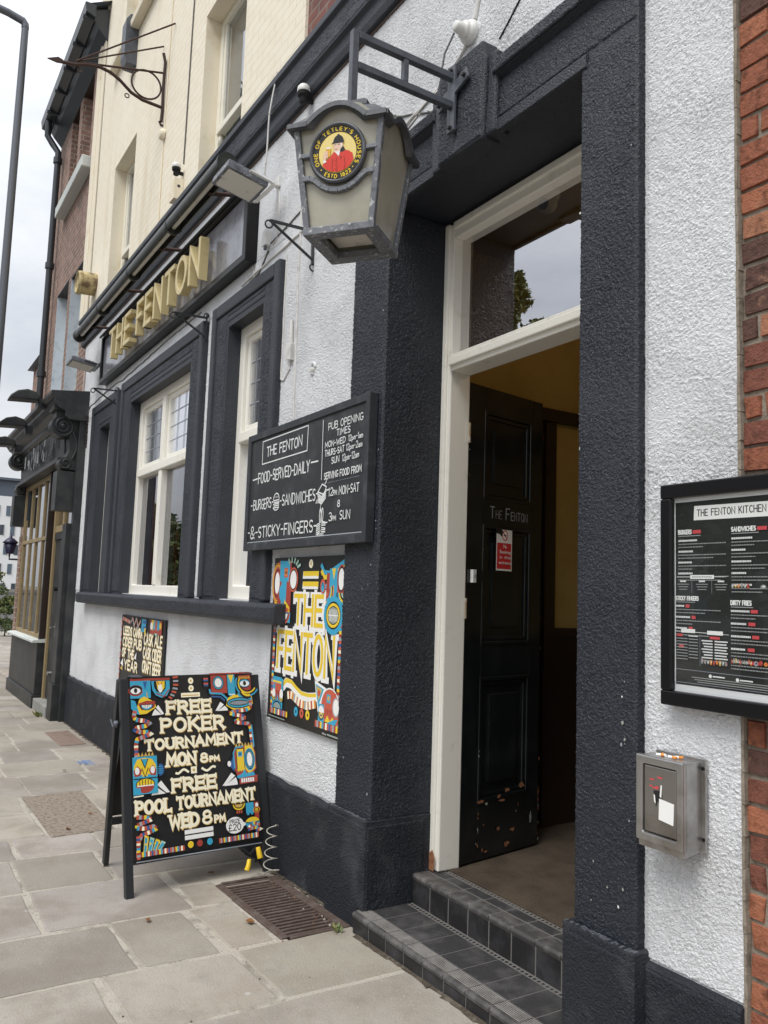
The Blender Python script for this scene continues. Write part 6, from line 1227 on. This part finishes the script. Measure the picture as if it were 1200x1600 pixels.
small('wall_vent', 'rusty dark air brick grille high on the white wall at the far end', 'vent', (-11.08, 2.215, 3.55), lambda s, x, y, z: ([s.box(x - .12, x + .12, y - .012, y + .003, z - .2 + k * .05, z - .178 + k * .05, 'rust') for k in range(8)], s.box(x - .12, x + .12, y - .004, y + .003, z - .21, z + .2, 'black')), bev=0)
small('dome_camera', 'white dome security camera seen through the glass over the door', 'camera', (-2.955, 2.735, 3.548), lambda s, x, y, z: (s.lathe((x, y, z), [(.0, .08), (.06, .08), (.062, .03), (.05, .02)], 'pvc_white', 20), s.lathe((x, y, z), [(.049, .022), (.050, -.01), (.038, -.035), (.02, -.048), (0, -.05)], 'pvc_white', 20), s.lathe((x + .012, y - .035, z - .018), [(.03, 0.0), (.031, -.012), (.022, -.018), (0, -.018)], 'black', 16, 'y')))
def cable(label, pts, r=.006, m='cable_white', wob=.004, name='wall_cable'):
    P = [Vector(p) for p in pts]; out = []
    for a_, b_ in zip(P, P[1:]):
        n = max(2, int((b_ - a_).length / .08))
        for i in range(n): out.append(a_ + (b_ - a_) * (i / n) + Vector((random.uniform(-wob, wob), 0, random.uniform(-wob, wob))))
    out.append(P[-1]); s = MB(); s.tube(out, r, m, 6)
    acc = 0
    for a_, b_ in zip(out, out[1:]):
        acc += (b_ - a_).length
        if acc > .33: acc = 0; s.bar(a_ + Vector((0, -r, 0)), a_ + Vector((.004, .004, .0)), .012, .012, m)
    return tag(s.build(name, loc=tuple(P[0])), label, 'cable')
y_ = 2.212
cable('white painted conduit down the wall between the tall window and the door pier', [(-4.74, y_, 4.10), (-4.745, y_, 3.6), (-4.735, y_, 3.2), (-4.72, y_, 2.58)], .009)
cable('thin cable down the right edge of the tall window surround, bent to the joint box', [(-4.945, y_, 3.84), (-4.95, y_, 3.4), (-4.95, y_, 2.97), (-4.9, y_, 2.955), (-4.82, y_, 3.02), (-4.80, y_, 3.08)], .006)
cable('grey cable running level along the wall behind the lantern', [(-5.75, y_, 3.875), (-5.2, y_, 3.90), (-4.75, y_, 3.92), (-4.2, y_, 3.97), (-3.7, y_, 4.02), (-3.15, y_, 4.10), (-2.95, y_, 4.2)], .010, 'cable_white')
cable('dark sagging cable from the lantern bracket along the white wall', [(-2.98, y_, 4.0), (-3.2, y_, 3.98), (-3.6, y_, 4.15), (-3.75, y_, 4.10), (-4.2, y_, 4.12), (-4.75, y_, 4.07), (-5.25, y_, 4.02)], .006, 'cable_dark')
cable('grey lead joining the two floodlit fittings under the sign', [(-5.27, y_, 3.98), (-5.42, y_, 3.86), (-5.6, y_, 3.85)], .007, 'cable_dark')
cable('pale lead hanging from the floodlight down the wall', [(-5.14, y_, 4.40), (-5.10, y_, 4.24), (-5.12, y_, 4.02), (-5.2, y_, 4.0)], .006)
cable('thin lead dropping from the dark band onto the floodlight', [(-5.10, 2.14, 5.22), (-5.11, 2.10, 4.9), (-5.12, 2.1, 4.62), (-5.14, 2.1, 4.46)], .006, 'cable_white', .002)
cable('thin dark cable down the cream wall to the photocell', [(-7.45, 2.232, 9.6), (-7.5, 2.232, 7.4), (-7.53, 2.232, 5.66)], .007, 'cable_dark', .002)
cable('pale cable down the cream wall beside the sign bracket', [(-8.28, 2.232, 10.0), (-8.27, 2.232, 8.0), (-8.30, 2.232, 6.4), (-8.3, 2.232, 5.3)], .010, 'cream_plain', .003)
cable('pinkish pipe down the far edge of the white wall by the shop', [(-11.36, 2.20, 4.6), (-11.37, 2.20, 3.2), (-11.40, 2.20, 2.0), (-11.43, 2.20, .45)], .013, 'pink_cable', .003)
cable('white lead rising up the wall from the round cable outlet', [(-2.90, y_, 4.29), (-2.86, y_, 4.45), (-2.87, y_, 4.7), (-2.86, y_, 4.82)], .013)
cable('black looped lead from the cable outlet into the lantern bracket', [(-2.96, 2.13, 4.22), (-2.99, 2.10, 4.12), (-3.0, 2.09, 4.02), (-2.96, 2.08, 3.97)], .005, 'cable_dark', .002)
cable('thin black telephone wire slanting up the white wall over the door', [(-2.72, y_, 4.08), (-2.4, y_, 4.33), (-1.9, y_, 4.70)], .004, 'black', .002)
cable('pale frayed cable end curling off the wall under the lantern bracket', [(-3.55, y_, 3.99), (-3.3, 2.17, 4.0), (-3.22, 2.10, 3.93), (-3.12, 2.10, 3.95), (-3.10, 2.15, 4.02)], .006, 'cable_white', .003)
cable('thin cable level above the far windows under the sign', [(-11.3, y_, 3.70), (-10.6, 2.15, 3.80), (-9.3, 2.15, 3.84), (-9.1, 2.15, 3.81), (-8.3, 2.15, 3.83), (-7.3, 2.15, 3.86), (-6.5, 2.15, 3.86)], .008, 'cable_dark', .006)
cable('thin lead dropping from the right end of the fascia sign', [(-5.56, y_, 3.97), (-5.52, y_, 3.9), (-5.52, y_, 3.80)], .006)
# ================================================================== NEIGHBOURS
# the brick building to the right, its bricks laid one by one
bb = thing('brick_building', 'old orange red brick building meeting the white wall at the right', 'building', (-.5, 2.25, 0))
s = MB(); s.box(XR - .0, 3.0, 2.2385, 2.6, -.3, 5.6, 'mortar'); s.build('mortar_wall', bb)
s = MB(); rowh = .0815; z = -.16; r = 0
def one_brick(x0, x1, z0, z1, m):
    y0 = 2.2285 + random.uniform(-.003, .003); c = .0045; j = lambda: random.uniform(-.0035, .0035)
    v = [(x0 + j(), 2.25, z0 + j()), (x1 + j(), 2.25, z0 + j()), (x1 + j(), 2.25, z1 + j()), (x0 + j(), 2.25, z1 + j())]
    v += [(a + (c if k in (0, 3) else -c) + j(), y0 + abs(j()) * .6, b + (c if k < 2 else -c) + j()) for k, (a, _, b) in enumerate(v)]
    s.add(v, [(4, 5, 6, 7), (0, 1, 5, 4), (1, 2, 6, 5), (2, 3, 7, 6), (3, 0, 4, 7)], m)
while z < 5.5:
    x = XR + .004 + random.uniform(-.012, .004); head = (r % 4 == 1)
    first = random.choice([.06, .11, .17]) if not head else .1
    while x < 2.6:
        bl = (.108 if head else .226) + random.uniform(-.006, .006)
        if x < XR + .03: bl = first
        one_brick(x, x + bl, z + .0035, z + rowh - .0035, 'brick%d' % random.choice([0, 0, 1, 1, 1, 2, 2, 3, 4])); x += bl + .008
    z += rowh; r += 1
s.build('brickwork', bb)
s = MB(); 
for k in range(60):
    z0 = -.1 + k * .09; s.prism([(XR - .006, z0), (XR + .001 + random.uniform(0, .006), z0), (XR + .001 + random.uniform(0, .006), z0 + .088), (XR - .006, z0 + .088)], 'y', 2.214 + random.uniform(-.002, .002), 2.24, 'mortar')
s.build('edge_mortar', bb)

# the shop to the left with brick storeys over a black shopfront
sh = thing('shop_building', 'red brick building with old black shopfront and ochre glazing bars beyond the pub', 'shop', (-13.5, 2.24, -.17))
SX0, SX1 = -15.75, -11.78
whs = [(-14.25, -13.28, 4.35, 6.35), (-13.1, -12.12, 4.35, 6.30), (-14.05, -13.42, 7.85, 9.35), (-13.2, -12.38, 7.85, 9.35)]
s = MB(); wall_holes(s, -15.05, -11.6, 3.7, 9.9, 2.24, 2.60, whs, M['brick_far']); s.box(-15.05, -14.7, 2.602, 9, -.3, 9.9, M['brick_far']); s.build('brick_wall', sh)
s = MB()
for k, (a, b, c, d) in enumerate(whs):
    mm = 'blue_reveal' if k < 2 else M['brick_far']
    s.box(a + .001, a + .02, 2.243, 2.55, c, d, mm); s.box(b - .02, b - .001, 2.243, 2.55, c, d, mm)
    s.box(a, b, 2.50, 2.52, c, d, 'black'); s.box(a, b, 2.236, 2.5, d - .012, d, 'lobby_wood')
build_each(s, 'window_reveal', sh)
for k, (a, b, c, d) in enumerate(whs):
    s = MB(); frame_box(s, a + .02, b - .02, c, d, a + .09, b - .09, c + .08, d - .07, 2.44, 2.49, 'wood_cream'); s.box(a + .09, b - .09, 2.445, 2.485, (c + d) / 2 - .03, (c + d) / 2 + .03, 'wood_cream'); o = s.build('window', sh)
    s = MB(); s.add([(a + .08, 2.47, c + .05), (b - .08, 2.47, c + .05), (b - .08, 2.47, d - .05), (a + .08, 2.47, d - .05)], [(0, 1, 2, 3)], M['glass_dark']); s.build('pane', o)
s = MB(); s.box(-14.2, -12.1, 2.09, 2.28, 7.66, 7.84, 'stone_pale'); s.build('stone_sill', sh, bevel=.015)
s = MB(); s.prism([(2.24, 9.35), (2.10, 9.5), (2.02, 9.62), (2.02, 9.75), (2.5, 9.95)], 'x', -15.05, -11.6, 'gutter'); s.prism([(2.03, 9.58), (1.90, 9.62), (1.88, 9.75), (1.90, 9.76), (2.03, 9.76)], 'x', -15.1, -11.5, 'gutter')
for k in range(5): x = -14.4 + k * .7; s.box(x, x + .04, 1.87, 2.05, 9.56, 9.60, 'gutter')
s.build('eaves_gutter', sh); s = MB(); s.add([(-15.1, 1.95, 9.76), (-11.5, 1.95, 9.76), (-11.5, 6, 12), (-15.1, 6, 12)], [(0, 1, 2, 3)], 'slate_blue'); s.build('roof', sh)
s = MB(); s.tube([(-14.75, 1.96, 9.62), (-14.76, 1.96, 9.35), (-14.72, 2.05, 9.2), (-14.66, 2.14, 9.05), (-14.66, 2.14, 8.6), (-14.66, 2.14, 4.2), (-14.66, 2.14, 2.6)], .055, 'gutter', 10)
for z in (8.9, 7.0, 5.1): s.cyl((-14.66, 2.14, z - .05), (-14.66, 2.14, z + .05), .075, 'gutter', 10)
s.build('downpipe', sh, bevel=0)
# shopfront
YS = 2.03; ZG = -.17
s = MB(); s.prism([(2.26, 3.68), (1.98, 3.68), (1.93, 3.72), (1.93, 3.78), (1.84, 3.83), (1.79, 3.90), (1.79, 3.96), (1.74, 3.97), (1.74, 4.03), (2.26, 4.09)], 'x', -15.45, -10.98, 'shop_black'); s.build('cornice', sh, bevel=.006)
s = MB(); s.prism([(2.26, 3.22), (2.02, 3.22), (1.99, 3.68), (2.26, 3.68)], 'x', -15.1, -11.35, 'shop_black'); s.box(-15.1, -11.3, 1.93, 2.26, 3.165, 3.22, 'shop_black'); fa = s.build('fascia', sh, bevel=.005)
a = Art(step=.0006)
for k in range(60):
    x = random.uniform(-14.4, -11.65); z = random.uniform(3.29, 3.56); a.rect(x, z, x + random.uniform(.02, .09), z + random.uniform(.04, .2), random.choice([M['iron_grey'], M['board_frame'], 'menugrey', M['iron_grey']]))
tag(a.build('worn_lettering', fa, loc=(13.5, 1.983 - 2.24, .17)), kind='stuff')
def console(x0, x1):
    s = MB(); prof = [(2.24, 3.80), (1.84, 3.80), (1.84, 3.72)] + [(1.935 + .145 * math.cos(rad(q)), 3.605 + .145 * math.sin(rad(q))) for q in range(130, 310, 16)] + [(2.02, 3.44), (2.03, 3.30), (2.0, 3.21)] + [(1.995 + .08 * math.cos(rad(q)), 3.125 + .08 * math.sin(rad(q))) for q in range(120, 300, 20)] + [(2.10, 3.04), (2.24, 3.03)]
    s.prism(prof, 'x', x0, x1, 'shop_black'); s.box(x0 - .01, x1 + .01, 1.90, 2.24, 2.51, 3.02, 'shop_black')
    for (cy, cz, r0, tn) in ((1.935, 3.605, .14, 2.6), (1.995, 3.125, .076, 1.6)):
        s.tube([(x1 + .006, cy + r0 * (1 - i / (tn * 16)) * math.cos(rad(200 + i * 22.5)), cz + r0 * (1 - i / (tn * 16)) * math.sin(rad(200 + i * 22.5))) for i in range(int(tn * 16) - 3)], .015, 'shop_black', 6)
    s.tube([(x1 + .006, 2.06, 3.55), (x1 + .006, 2.11, 3.44), (x1 + .006, 2.115, 3.30), (x1 + .006, 2.07, 3.18)], .017, 'shop_black', 6)
    s.lathe((x1, 1.935, 3.605), [(.03, 0), (.03, .02), (.015, .03), (0, .03)], 'shop_black', 12, 'x')
    s.box(x0 - .03, x1 + .03, 1.80, 2.24, 3.80, 3.87, 'shop_black'); s.build('console_bracket', sh, bevel=.004)
console(-11.36, -11.10); console(-15.1, -14.84)
s = MB(); s.box(-11.36, -11.12, YS + .03, 2.26, .30, 2.35, 'shop_black'); s.box(-11.38, -11.10, YS, 2.26, ZG - .1, .30, 'shop_black'); s.box(-15.1, -14.86, YS + .03, 2.26, ZG - .1, 2.35, 'brick_far'); s.box(-11.12, -11.02, 2.12, 2.26, ZG - .1, 4.0, 'shop_black'); build_each(s, 'pilaster', sh, .006)
s = MB(); s.box(-14.86, -12.40, YS, 2.20, .02, .76, 'shop_black'); s.box(-14.88, -12.38, YS - .03, 2.22, ZG - .15, .02, 'shop_black'); s.build('stall_riser', sh, bevel=.008)
s = MB(); s.prism([(2.24, .80), (1.98, .775), (1.96, .765), (1.96, .74), (2.24, .74)], 'x', -14.9, -12.38, 'stone_pale'); s.build('window_sill', sh)
s = MB(); a0, a1 = -14.84, -12.44
frame_box(s, a0, a1, .78, 3.16, a0 + .05, a1 - .04, .84, 3.09, YS + .045, YS + .085, 'shop_gold')
for xx in (-14.18, -13.62, -13.02): s.box(xx - .022, xx + .022, YS + .05, YS + .082, .841, 3.089, 'shop_gold')
s.box(a0 + .051, a1 - .041, YS + .046, YS + .084, 2.20, 2.255, 'shop_gold'); s.box(a1 - .045, a1 + .02, YS + .02, 2.2, .76, 3.165, 'lobby_wood'); wo = s.build('display_window', sh, bevel=.005)
s = MB(); s.add([(a0 + .05, YS + .075, .8), (a1 - .03, YS + .075, .8), (a1 - .03, YS + .075, 3.13), (a0 + .05, YS + .075, 3.13)], [(0, 1, 2, 3)], M['glass']); s.build('pane', wo)
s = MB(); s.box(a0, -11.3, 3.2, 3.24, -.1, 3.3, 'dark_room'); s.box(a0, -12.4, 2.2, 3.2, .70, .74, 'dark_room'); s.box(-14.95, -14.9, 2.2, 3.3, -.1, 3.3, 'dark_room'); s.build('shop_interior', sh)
s = MB(); s.box(-12.33, -12.24, 2.12, 2.20, -.02, 3.165, 'shop_gold'); s.box(-12.24, -11.38, 2.13, 2.20, 2.28, 2.37, 'shop_gold'); s.box(-12.24, -11.38, 2.13, 2.20, 2.18, 2.27, 'shop_black'); s.box(-11.8, -11.72, 2.14, 2.19, 2.371, 3.165, 'shop_gold'); df2 = s.build('door_frame', sh, bevel=.004)
s = MB(); s.add([(-12.24, 2.17, 2.36), (-11.38, 2.17, 2.36), (-11.38, 2.17, 3.16), (-12.24, 2.17, 3.16)], [(0, 1, 2, 3)], M['glass']); s.build('fanlight', df2)
s = MB(); s.box(-12.235, -11.81, 2.15, 2.20, .0, 2.175, 'shop_black'); s.box(-11.80, -11.385, 2.148, 2.198, .0, 2.175, 'shop_black'); do = s.build('door', sh, bevel=.006)
s = MB(); s.tube([(-11.80, 2.145, .98), (-11.80, 2.08, .98), (-11.72, 2.075, .985)], .014, 'steel', 8); s.box(-11.825, -11.775, 2.14, 2.15, .86, 1.04, 'steel'); s.cyl((-11.86, 2.15, 1.5), (-11.86, 2.10, 1.5), .03, 'black', 10); s.cyl((-11.9, 2.15, .36), (-11.9, 2.10, .36), .03, 'steel', 10); s.box(-11.56, -11.46, 2.14, 2.15, 1.08, 1.2, 'brass'); build_each(s, 'handle', do)
s = MB(); s.box(-12.36, -11.40, 2.02, 2.22, ZG - .1, -.015, 'concrete'); s.build('door_step', sh, bevel=.008)
def scoop(x, y, z, lab):
    t = thing('fascia_lamp', lab, 'lamp', (x, 1.75, z), group='black hooded lamps along the shop cornice'); s = MB()
    pr = [(0, 0), (.05, .06), (.16, .10), (.28, .08), (.36, .02), (.38, -.03), (.02, -.05)]
    yb = 1.74
    s.prism([(yb - p[0] - .03, z + p[1] - p[0] * .12) for p in pr], 'x', x - .13, x + .13, 'shop_black'); s.build('hood', t, bevel=.015)
    s = MB(); s.bar((x, 1.78, z - .06), (x, yb - .06, z - .02), .05, .04, 'iron'); s.box(x - .06, x + .06, 1.70, 1.80, z - .14, z - .02, 'iron'); s.build('arm', t)
scoop(-11.75, 1.7, 4.06, 'black hooded lamp nearest the pub on the shop cornice'); scoop(-12.75, 1.7, 3.86, 'middle one of the black hooded lamps on the shop cornice'); scoop(-13.75, 1.7, 3.72, 'farthest black hooded lamp on the shop cornice, at the left')
# the little wall lantern past the shop corner
wl = thing('wall_lantern', 'small navy lantern on an arm beyond the shop corner, against the white flats', 'lantern', (-16.6, 2.12, 2.1))
s = MB(); c = (-16.6, 2.12, 2.1)
s.lathe(c, [(.0, 0), (.07, 0), (.075, .02), (.125, .20), (.0, .2)], 'navy', 6); s.build('glass_body', wl); s = MB(); s.lathe(c, [(.145, .2), (.15, .21), (.06, .29), (.03, .30), (.03, .33), (.008, .35), (.006, .40), (0, .40)], 'navy', 6); s.build('cap', wl)
s = MB(); s.tube([(-16.6, 2.12, 2.1), (-16.6, 2.12, 2.0), (-16.55, 2.3, 2.0), (-16.5, 2.6, 2.0)], .018, 'iron', 8); s.build('arm', wl)
nb = thing('brick_house', 'dusty pink brick house end beyond the shop, carrying the small navy lantern', 'house', (-17.5, 3.2, -.2))
s = MB(); s.box(-19.0, -15.9, 2.62, 7.0, -.4, 6.2, M['brick_far']); s.build('wall', nb); s = MB(); s.prism([(2.5, 6.2), (7.1, 6.2), (4.8, 8.0)], 'x', -19.1, -15.85, 'slate_blue'); s.build('roof', nb)
s = MB(); s.box(-18.1, -17.0, 2.60, 2.64, 1.0, 2.6, 'win_far2'); s.build('window', nb)
# street lamp
sl_ = thing('street_lamp', 'tall grey steel street lamp column at the left edge of the pavement', 'street lamp', (-12.5, 1.24, -.16))
s = MB(); s.cyl((-12.5, 1.24, -.2), (-12.5, 1.24, 1.6), .085, 'lamp_steel', 14); s.cyl((-12.5, 1.24, 1.6), (-12.5, 1.24, 9.7), .066, 'lamp_steel', 14, r1=.05); s.build('column', sl_)
s = MB(); s.tube([(-12.5, 1.24, 9.68), (-12.5, 1.235, 9.74), (-12.5, 1.21, 9.78), (-12.5, 1.0, 9.83), (-12.5, .55, 9.88)], .055, 'lamp_steel', 12); s.build('arm', sl_)
s = MB(); s.prism([(.56, 9.84), (.5, 9.80), (.0, 9.83), (-.1, 9.87), (-.02, 9.93), (.5, 9.95)], 'x', -12.63, -12.37, 'lamp_steel'); s.build('lamp_head', sl_, bevel=.02)
# white flats far down the street
ft = thing('apartment_block', 'white clad apartment block with a dark top storey far down the street', 'apartment block', (-80, 8, -2))
FX = -75.0
s = MB(); s.box(-95, FX, -6.5, 22, -3, 8.85, 'white_clad'); s.build('wall', ft); s = MB(); s.box(-94.5, FX - .02, -6, 21.5, 8.86, 10.2, 'slate_blue'); s.box(-94.8, FX + .25, -6.3, 21.8, 10.2, 10.4, 'slate_blue'); s.build('top_storey', ft)
k = 0
for fl_ in range(6):
    for i in range(9):
        y = 6.2 + i * .82 + (.4 if fl_ % 2 else 0); z = -.9 + fl_ * 1.62
        s = MB(); s.box(FX - .01, FX + .03, y, y + .30, z, z + .85, ('win_far', 'win_far2')[(i + fl_) % 2]); s.box(FX - .01, FX + .06, y + .31, y + .35, z - .03, z + .88, 'concrete'); s.build('window', ft)
gw = thing('boundary_wall', 'low grey concrete wall in front of the white flats', 'wall', (-40, 4.5, -.3)); s = MB(); s.box(-41, -40.6, -3, 12, -.6, 1.15, 'concrete'); s.box(-41.05, -40.55, -3.05, 12.05, 1.15, 1.3, 'kerb'); s.build('wall', gw)
fp = thing('railing', 'dark thin railing beside the path far down the street', 'railing', (-26, 3.3, -.2)); s = MB()
for k in range(6): s.cyl((-26 - k * 1.1, 3.15 + k * .12, -.3), (-26 - k * 1.1, 3.15 + k * .12, .95), .025, 'iron', 6)
s.cyl((-26, 3.15, .9), (-31.5, 3.75, .9), .022, 'iron', 6); s.cyl((-26, 3.15, .4), (-31.5, 3.75, .4), .022, 'iron', 6); s.build('bars', fp)

# ------------------------------------------------------------------ trees and bushes
def tree(name, label, x, y, z0, h, cw, nclump, nleaf, leaf, seed, trunk=.18, base=.3, cat='tree', group=None, spire=None):
    rnd = random.Random(seed); t = thing(name, label, cat, (x, y, z0), group=group)
    s = MB(); top = Vector((x, y, z0 + h * .72)); s.tube([(x, y, z0 - .2), (x + .05, y, z0 + h * .2), (x - .05, y + .05, z0 + h * .45), top], trunk, 'bark', 8, taper=trunk * .25)
    clumps = []
    for k in range(nclump):
        q = rnd.uniform(0, 6.28); tt = rnd.random() ** .8; zz = z0 + h * (base + (1 - base) * tt); rr = cw * math.sin(math.pi * (.12 + .84 * tt)) ** .8 * rnd.uniform(.25, 1.0)
        c = Vector((x + math.cos(q) * rr, y + math.sin(q) * rr, zz)); clumps.append((c, cw * rnd.uniform(.16, .34)))
        if k % 3 == 0: b0 = Vector((x, y, z0 + h * (base + .4 * tt) * .8)); s.tube([b0, (b0 + c) / 2 + Vector((0, 0, -.1 * h * .1)), c], trunk * .28, 'bark', 5, taper=trunk * .07)
    if spire: clumps += [(Vector((x + spire[0], y + spire[1], z0 + h * (1 + .018 * i))), cw * (.22 - .03 * i)) for i in range(5)]
    s.build('trunk', t)
    cr = MB(); mats = ['leaf_a', 'leaf_b', 'leaf_c']
    for c, r in clumps:
        wts = rnd.choice([(0, 0, 1), (0, 1, 1), (0, 0, 2)])
        for i in range(nleaf):
            d = Vector((rnd.gauss(0, 1), rnd.gauss(0, 1), rnd.gauss(0, 1))).normalized() * r * rnd.random() ** .4; d.z *= .8; p = c + d
            a_ = Vector((rnd.gauss(0, 1), rnd.gauss(0, 1), rnd.gauss(0, .6))).normalized(); b_ = a_.cross(Vector((rnd.gauss(0, 1), rnd.gauss(0, 1), rnd.gauss(0, 1)))).normalized(); L_ = leaf * rnd.uniform(.6, 1.2)
            cr.add([p - a_ * L_, p + b_ * L_ * .45, p + a_ * L_, p - b_ * L_ * .45], [(0, 1, 2, 3)], mats[rnd.choice(wts)])
    cr.build('crown', t); return t
tree('street_tree', 'pale leafy young tree in front of the white flats', -36, 3.7, -.4, 2.7, 1.1, 26, 70, .08, 3, .05, .25)
tree('street_tree', 'low green bush beside the railing far down the street', -31, 4.0, -.3, 1.3, .8, 20, 80, .07, 5, .03, .1, 'bush')
# across the road, seen in the window glass
tree('plane_tree', 'tall leafy tree across the road, mirrored in the glass over the door', -23.1, -13.5, -.2, 12.2, 2.6, 80, 150, .16, 11, .3, .25, spire=(1.7, .3))
tree('plane_tree', 'broad leafy tree across the road, mirrored in the shop window', -31, -15, -.2, 10.5, 4.4, 80, 150, .24, 12, .3, .2)
tree('plane_tree', 'lower leafy tree across the road, its tip just showing in the door glass', -19.9, -13.2, -.2, 10.75, 2.0, 50, 110, .16, 17, .2, .25)
tree('plane_tree', 'round leafy tree across the road, mirrored in the pub windows', -13.4, -15.5, -.2, 9.6, 3.6, 70, 130, .24, 13, .3, .2)
ob = thing('terrace_block', 'pale stone office block across the road with rows of windows', 'building', (-24, -26, 0))
s = MB(); s.box(-60, -2, -34, -26, -.6, 9.5, 'concrete'); s.build('wall', ob)
for fl_ in range(3):
    for i in range(16):
        x = -58 + i * 3.5; s = MB(); s.box(x, x + 1.5, -26.02, -25.97, .9 + fl_ * 3, 2.8 + fl_ * 3, 'win_far'); s.build('window', ob)
proto_t = tree('plane_tree', 'tall tree far down the opposite side of the road', -47, -14, -.3, 7.0, 2.6, 60, 120, .26, 21, .25, .2)
for k, (x, y, rz, sc, lb) in enumerate(((-60, -12.5, 1.1, 1.1, 'second tree down the opposite pavement, seen in the window glass'), (-74, -14, 2.3, .95, 'farthest tree down the opposite pavement, seen in the window glass'))):
    c = proto_t.copy(); col.objects.link(c); c.location = (x, y, -.4); c.rotation_euler = (0, 0, rz); c.scale = (sc, sc, sc); c['label'] = lb
    for ch in list(proto_t.children):
        d = ch.copy(); col.objects.link(d); d.parent = c
ob = thing('terrace_block', 'red brick terrace with white windows far across the road', 'building', (-85, -19, 0))
s = MB(); s.box(-120, -52, -30, -19, -.8, 6.4, M['brick_far']); s.build('wall', ob); s = MB(); s.prism([(-19 + .4, 6.4), (-30.4, 6.4), (-24.5, 8.8)], 'x', -121, -51, 'slate_blue'); s.build('roof', ob)
for fl_ in range(2):
    for i in range(16):
        x = -118 + i * 4.2; s = MB(); s.box(x, x + 1.6, -19.02, -18.95, 1.0 + fl_ * 2.8, 3.0 + fl_ * 2.8, 'white_clad'); s.box(x + .15, x + 1.45, -18.97, -18.93, 1.15 + fl_ * 2.8, 2.85 + fl_ * 2.8, 'win_far'); s.build('window', ob)
# leaves and bits on the flags
def leafbit(x, y, r, c, lab, dx=0):
    s = MB(); z = gz(x) + .012; q = random.uniform(0, 6); v = []
    for k in range(8): w_ = r * (1 if k % 2 else .62) * random.uniform(.75, 1.1); v.append((x + math.cos(q + k * .785) * w_, y + math.sin(q + k * .785) * w_ * .7, z + random.uniform(-.004, .012)))
    v.append((x, y, z + .004)); s.add(v, [(k, (k + 1) % 8, 8) for k in range(8)], c); tag(s.build('fallen_leaf', loc=(x, y, z)), lab, 'leaf', 'fallen leaves on the flagstones')
leafbit(-3.93, 1.73, .035, 'leaf_fallen', 'orange brown fallen leaf beside the cellar grating'); leafbit(-6.05, 1.28, .03, 'leaf_fallen', 'dark fallen leaf on the flags left of the sandwich board'); leafbit(-4.2, 1.3, .028, 'leaf_fallen', 'curled brown leaf in the open flagstones before the sandwich board'); leafbit(-6.4, 1.5, .025, 'leaf_fallen', 'fallen leaf lying on the gritty access cover'); leafbit(-4.75, 1.83, .035, 'leaf_fallen', 'crumpled leaf between the sandwich board and the cellar grating'); leafbit(-8.0, 1.62, .03, 'leaf_fallen', 'small brown leaf by the blue paint mark')
wd = thing('weed', 'little green weed growing at the end of the bottom step', 'plant', (-3.62, 2.06, -.07)); s = MB()
for k in range(16):
    q = random.uniform(0, 6.28); L_ = random.uniform(.02, .05); p = Vector((-3.62 + random.uniform(-.02, .02), 2.06 + random.uniform(-.02, .02), -.075)); d = Vector((math.cos(q) * .6, math.sin(q) * .6, .8)); n_ = Vector((-math.sin(q), math.cos(q), 0)); s.add([p, p + d * L_ * .5 + n_ * .009, p + d * L_, p + d * L_ * .5 - n_ * .009], [(0, 1, 2, 3)], ('leaf_a', 'leaf_c')[k % 2])
s.build('leaves', wd)
wd = thing('weed', 'green tuft of weed at the foot of the shop door step', 'plant', (-11.6, 1.99, -.16)); s = MB()
for k in range(40):
    q = random.uniform(0, 6.28); L_ = random.uniform(.04, .10); p = Vector((-11.6 + random.uniform(-.1, .1), 1.99 + random.uniform(-.04, .02), -.165)); d = Vector((math.cos(q) * .6, math.sin(q) * .6, .8)); n_ = Vector((-math.sin(q), math.cos(q), 0)); s.add([p, p + d * L_ * .5 + n_ * .012, p + d * L_, p + d * L_ * .5 - n_ * .012], [(0, 1, 2, 3)], ('leaf_a', 'leaf_c')[k % 2])
s.build('leaves', wd)

# grit and dirt gathered along the foot of the walls and scattered on the flags
M['grit'] = mat('dark_street_dirt', (.075, .062, .048), .95, .1, bump=(90, .9, .006, 'n'), var=(22, (.15, .13, .105), .5, .7))
gr_ = MB()
def bit(x, y, r, m='grit'):
    n = 5; z = gz(x); q = random.uniform(0, 6); v = [(x + math.cos(q + 6.283 * k / n) * r * random.uniform(.6, 1.3), y + math.sin(q + 6.283 * k / n) * r * random.uniform(.6, 1.3), z - .002) for k in range(n)] + [(x, y, z + r * random.uniform(.3, .8))]
    gr_.add(v, [(k, (k + 1) % n, n) for k in range(n)], m)
x = -11.4
while x < -3.97:
    w1, w2 = random.uniform(.012, .05), .06; y1 = 2.19; L_ = random.uniform(.04, .12)
    gr_.add([(x, y1 - w1, gz(x) + .0022), (x + L_, y1 - random.uniform(.012, .05), gz(x + L_) + .0022), (x + L_, y1 + w2, gz(x + L_) + .02), (x, y1 + w2, gz(x) + .02)], [(0, 1, 2, 3)], 'grit'); x += L_ * .97
x = -3.54
while x < -1.0:
    L_ = random.uniform(.04, .1); gr_.add([(x, 2.112 - random.uniform(.006, .03), gz(x) + .0022), (x + L_, 2.112 - random.uniform(.006, .03), gz(x + L_) + .0022), (x + L_, 2.13, gz(x + L_) + .012), (x, 2.13, gz(x) + .012)], [(0, 1, 2, 3)], 'grit'); x += L_ * .97
for _ in range(260):
    x = -2.2 - 9 * random.random() ** 1.6; y = 2.1 - 1.7 * random.random() ** 1.5; bit(x, y, random.uniform(.002, .006), random.choice(['grit', 'grit', 'p_sage', 'joint', 'leaf_fallen']))
for _ in range(60): bit(random.uniform(-4.65, -3.6), random.uniform(2.05, 2.16), random.uniform(.003, .009), random.choice(['grit', 'leaf_fallen', 'joint']))
tag(gr_.build('street_grit'), kind='stuff')
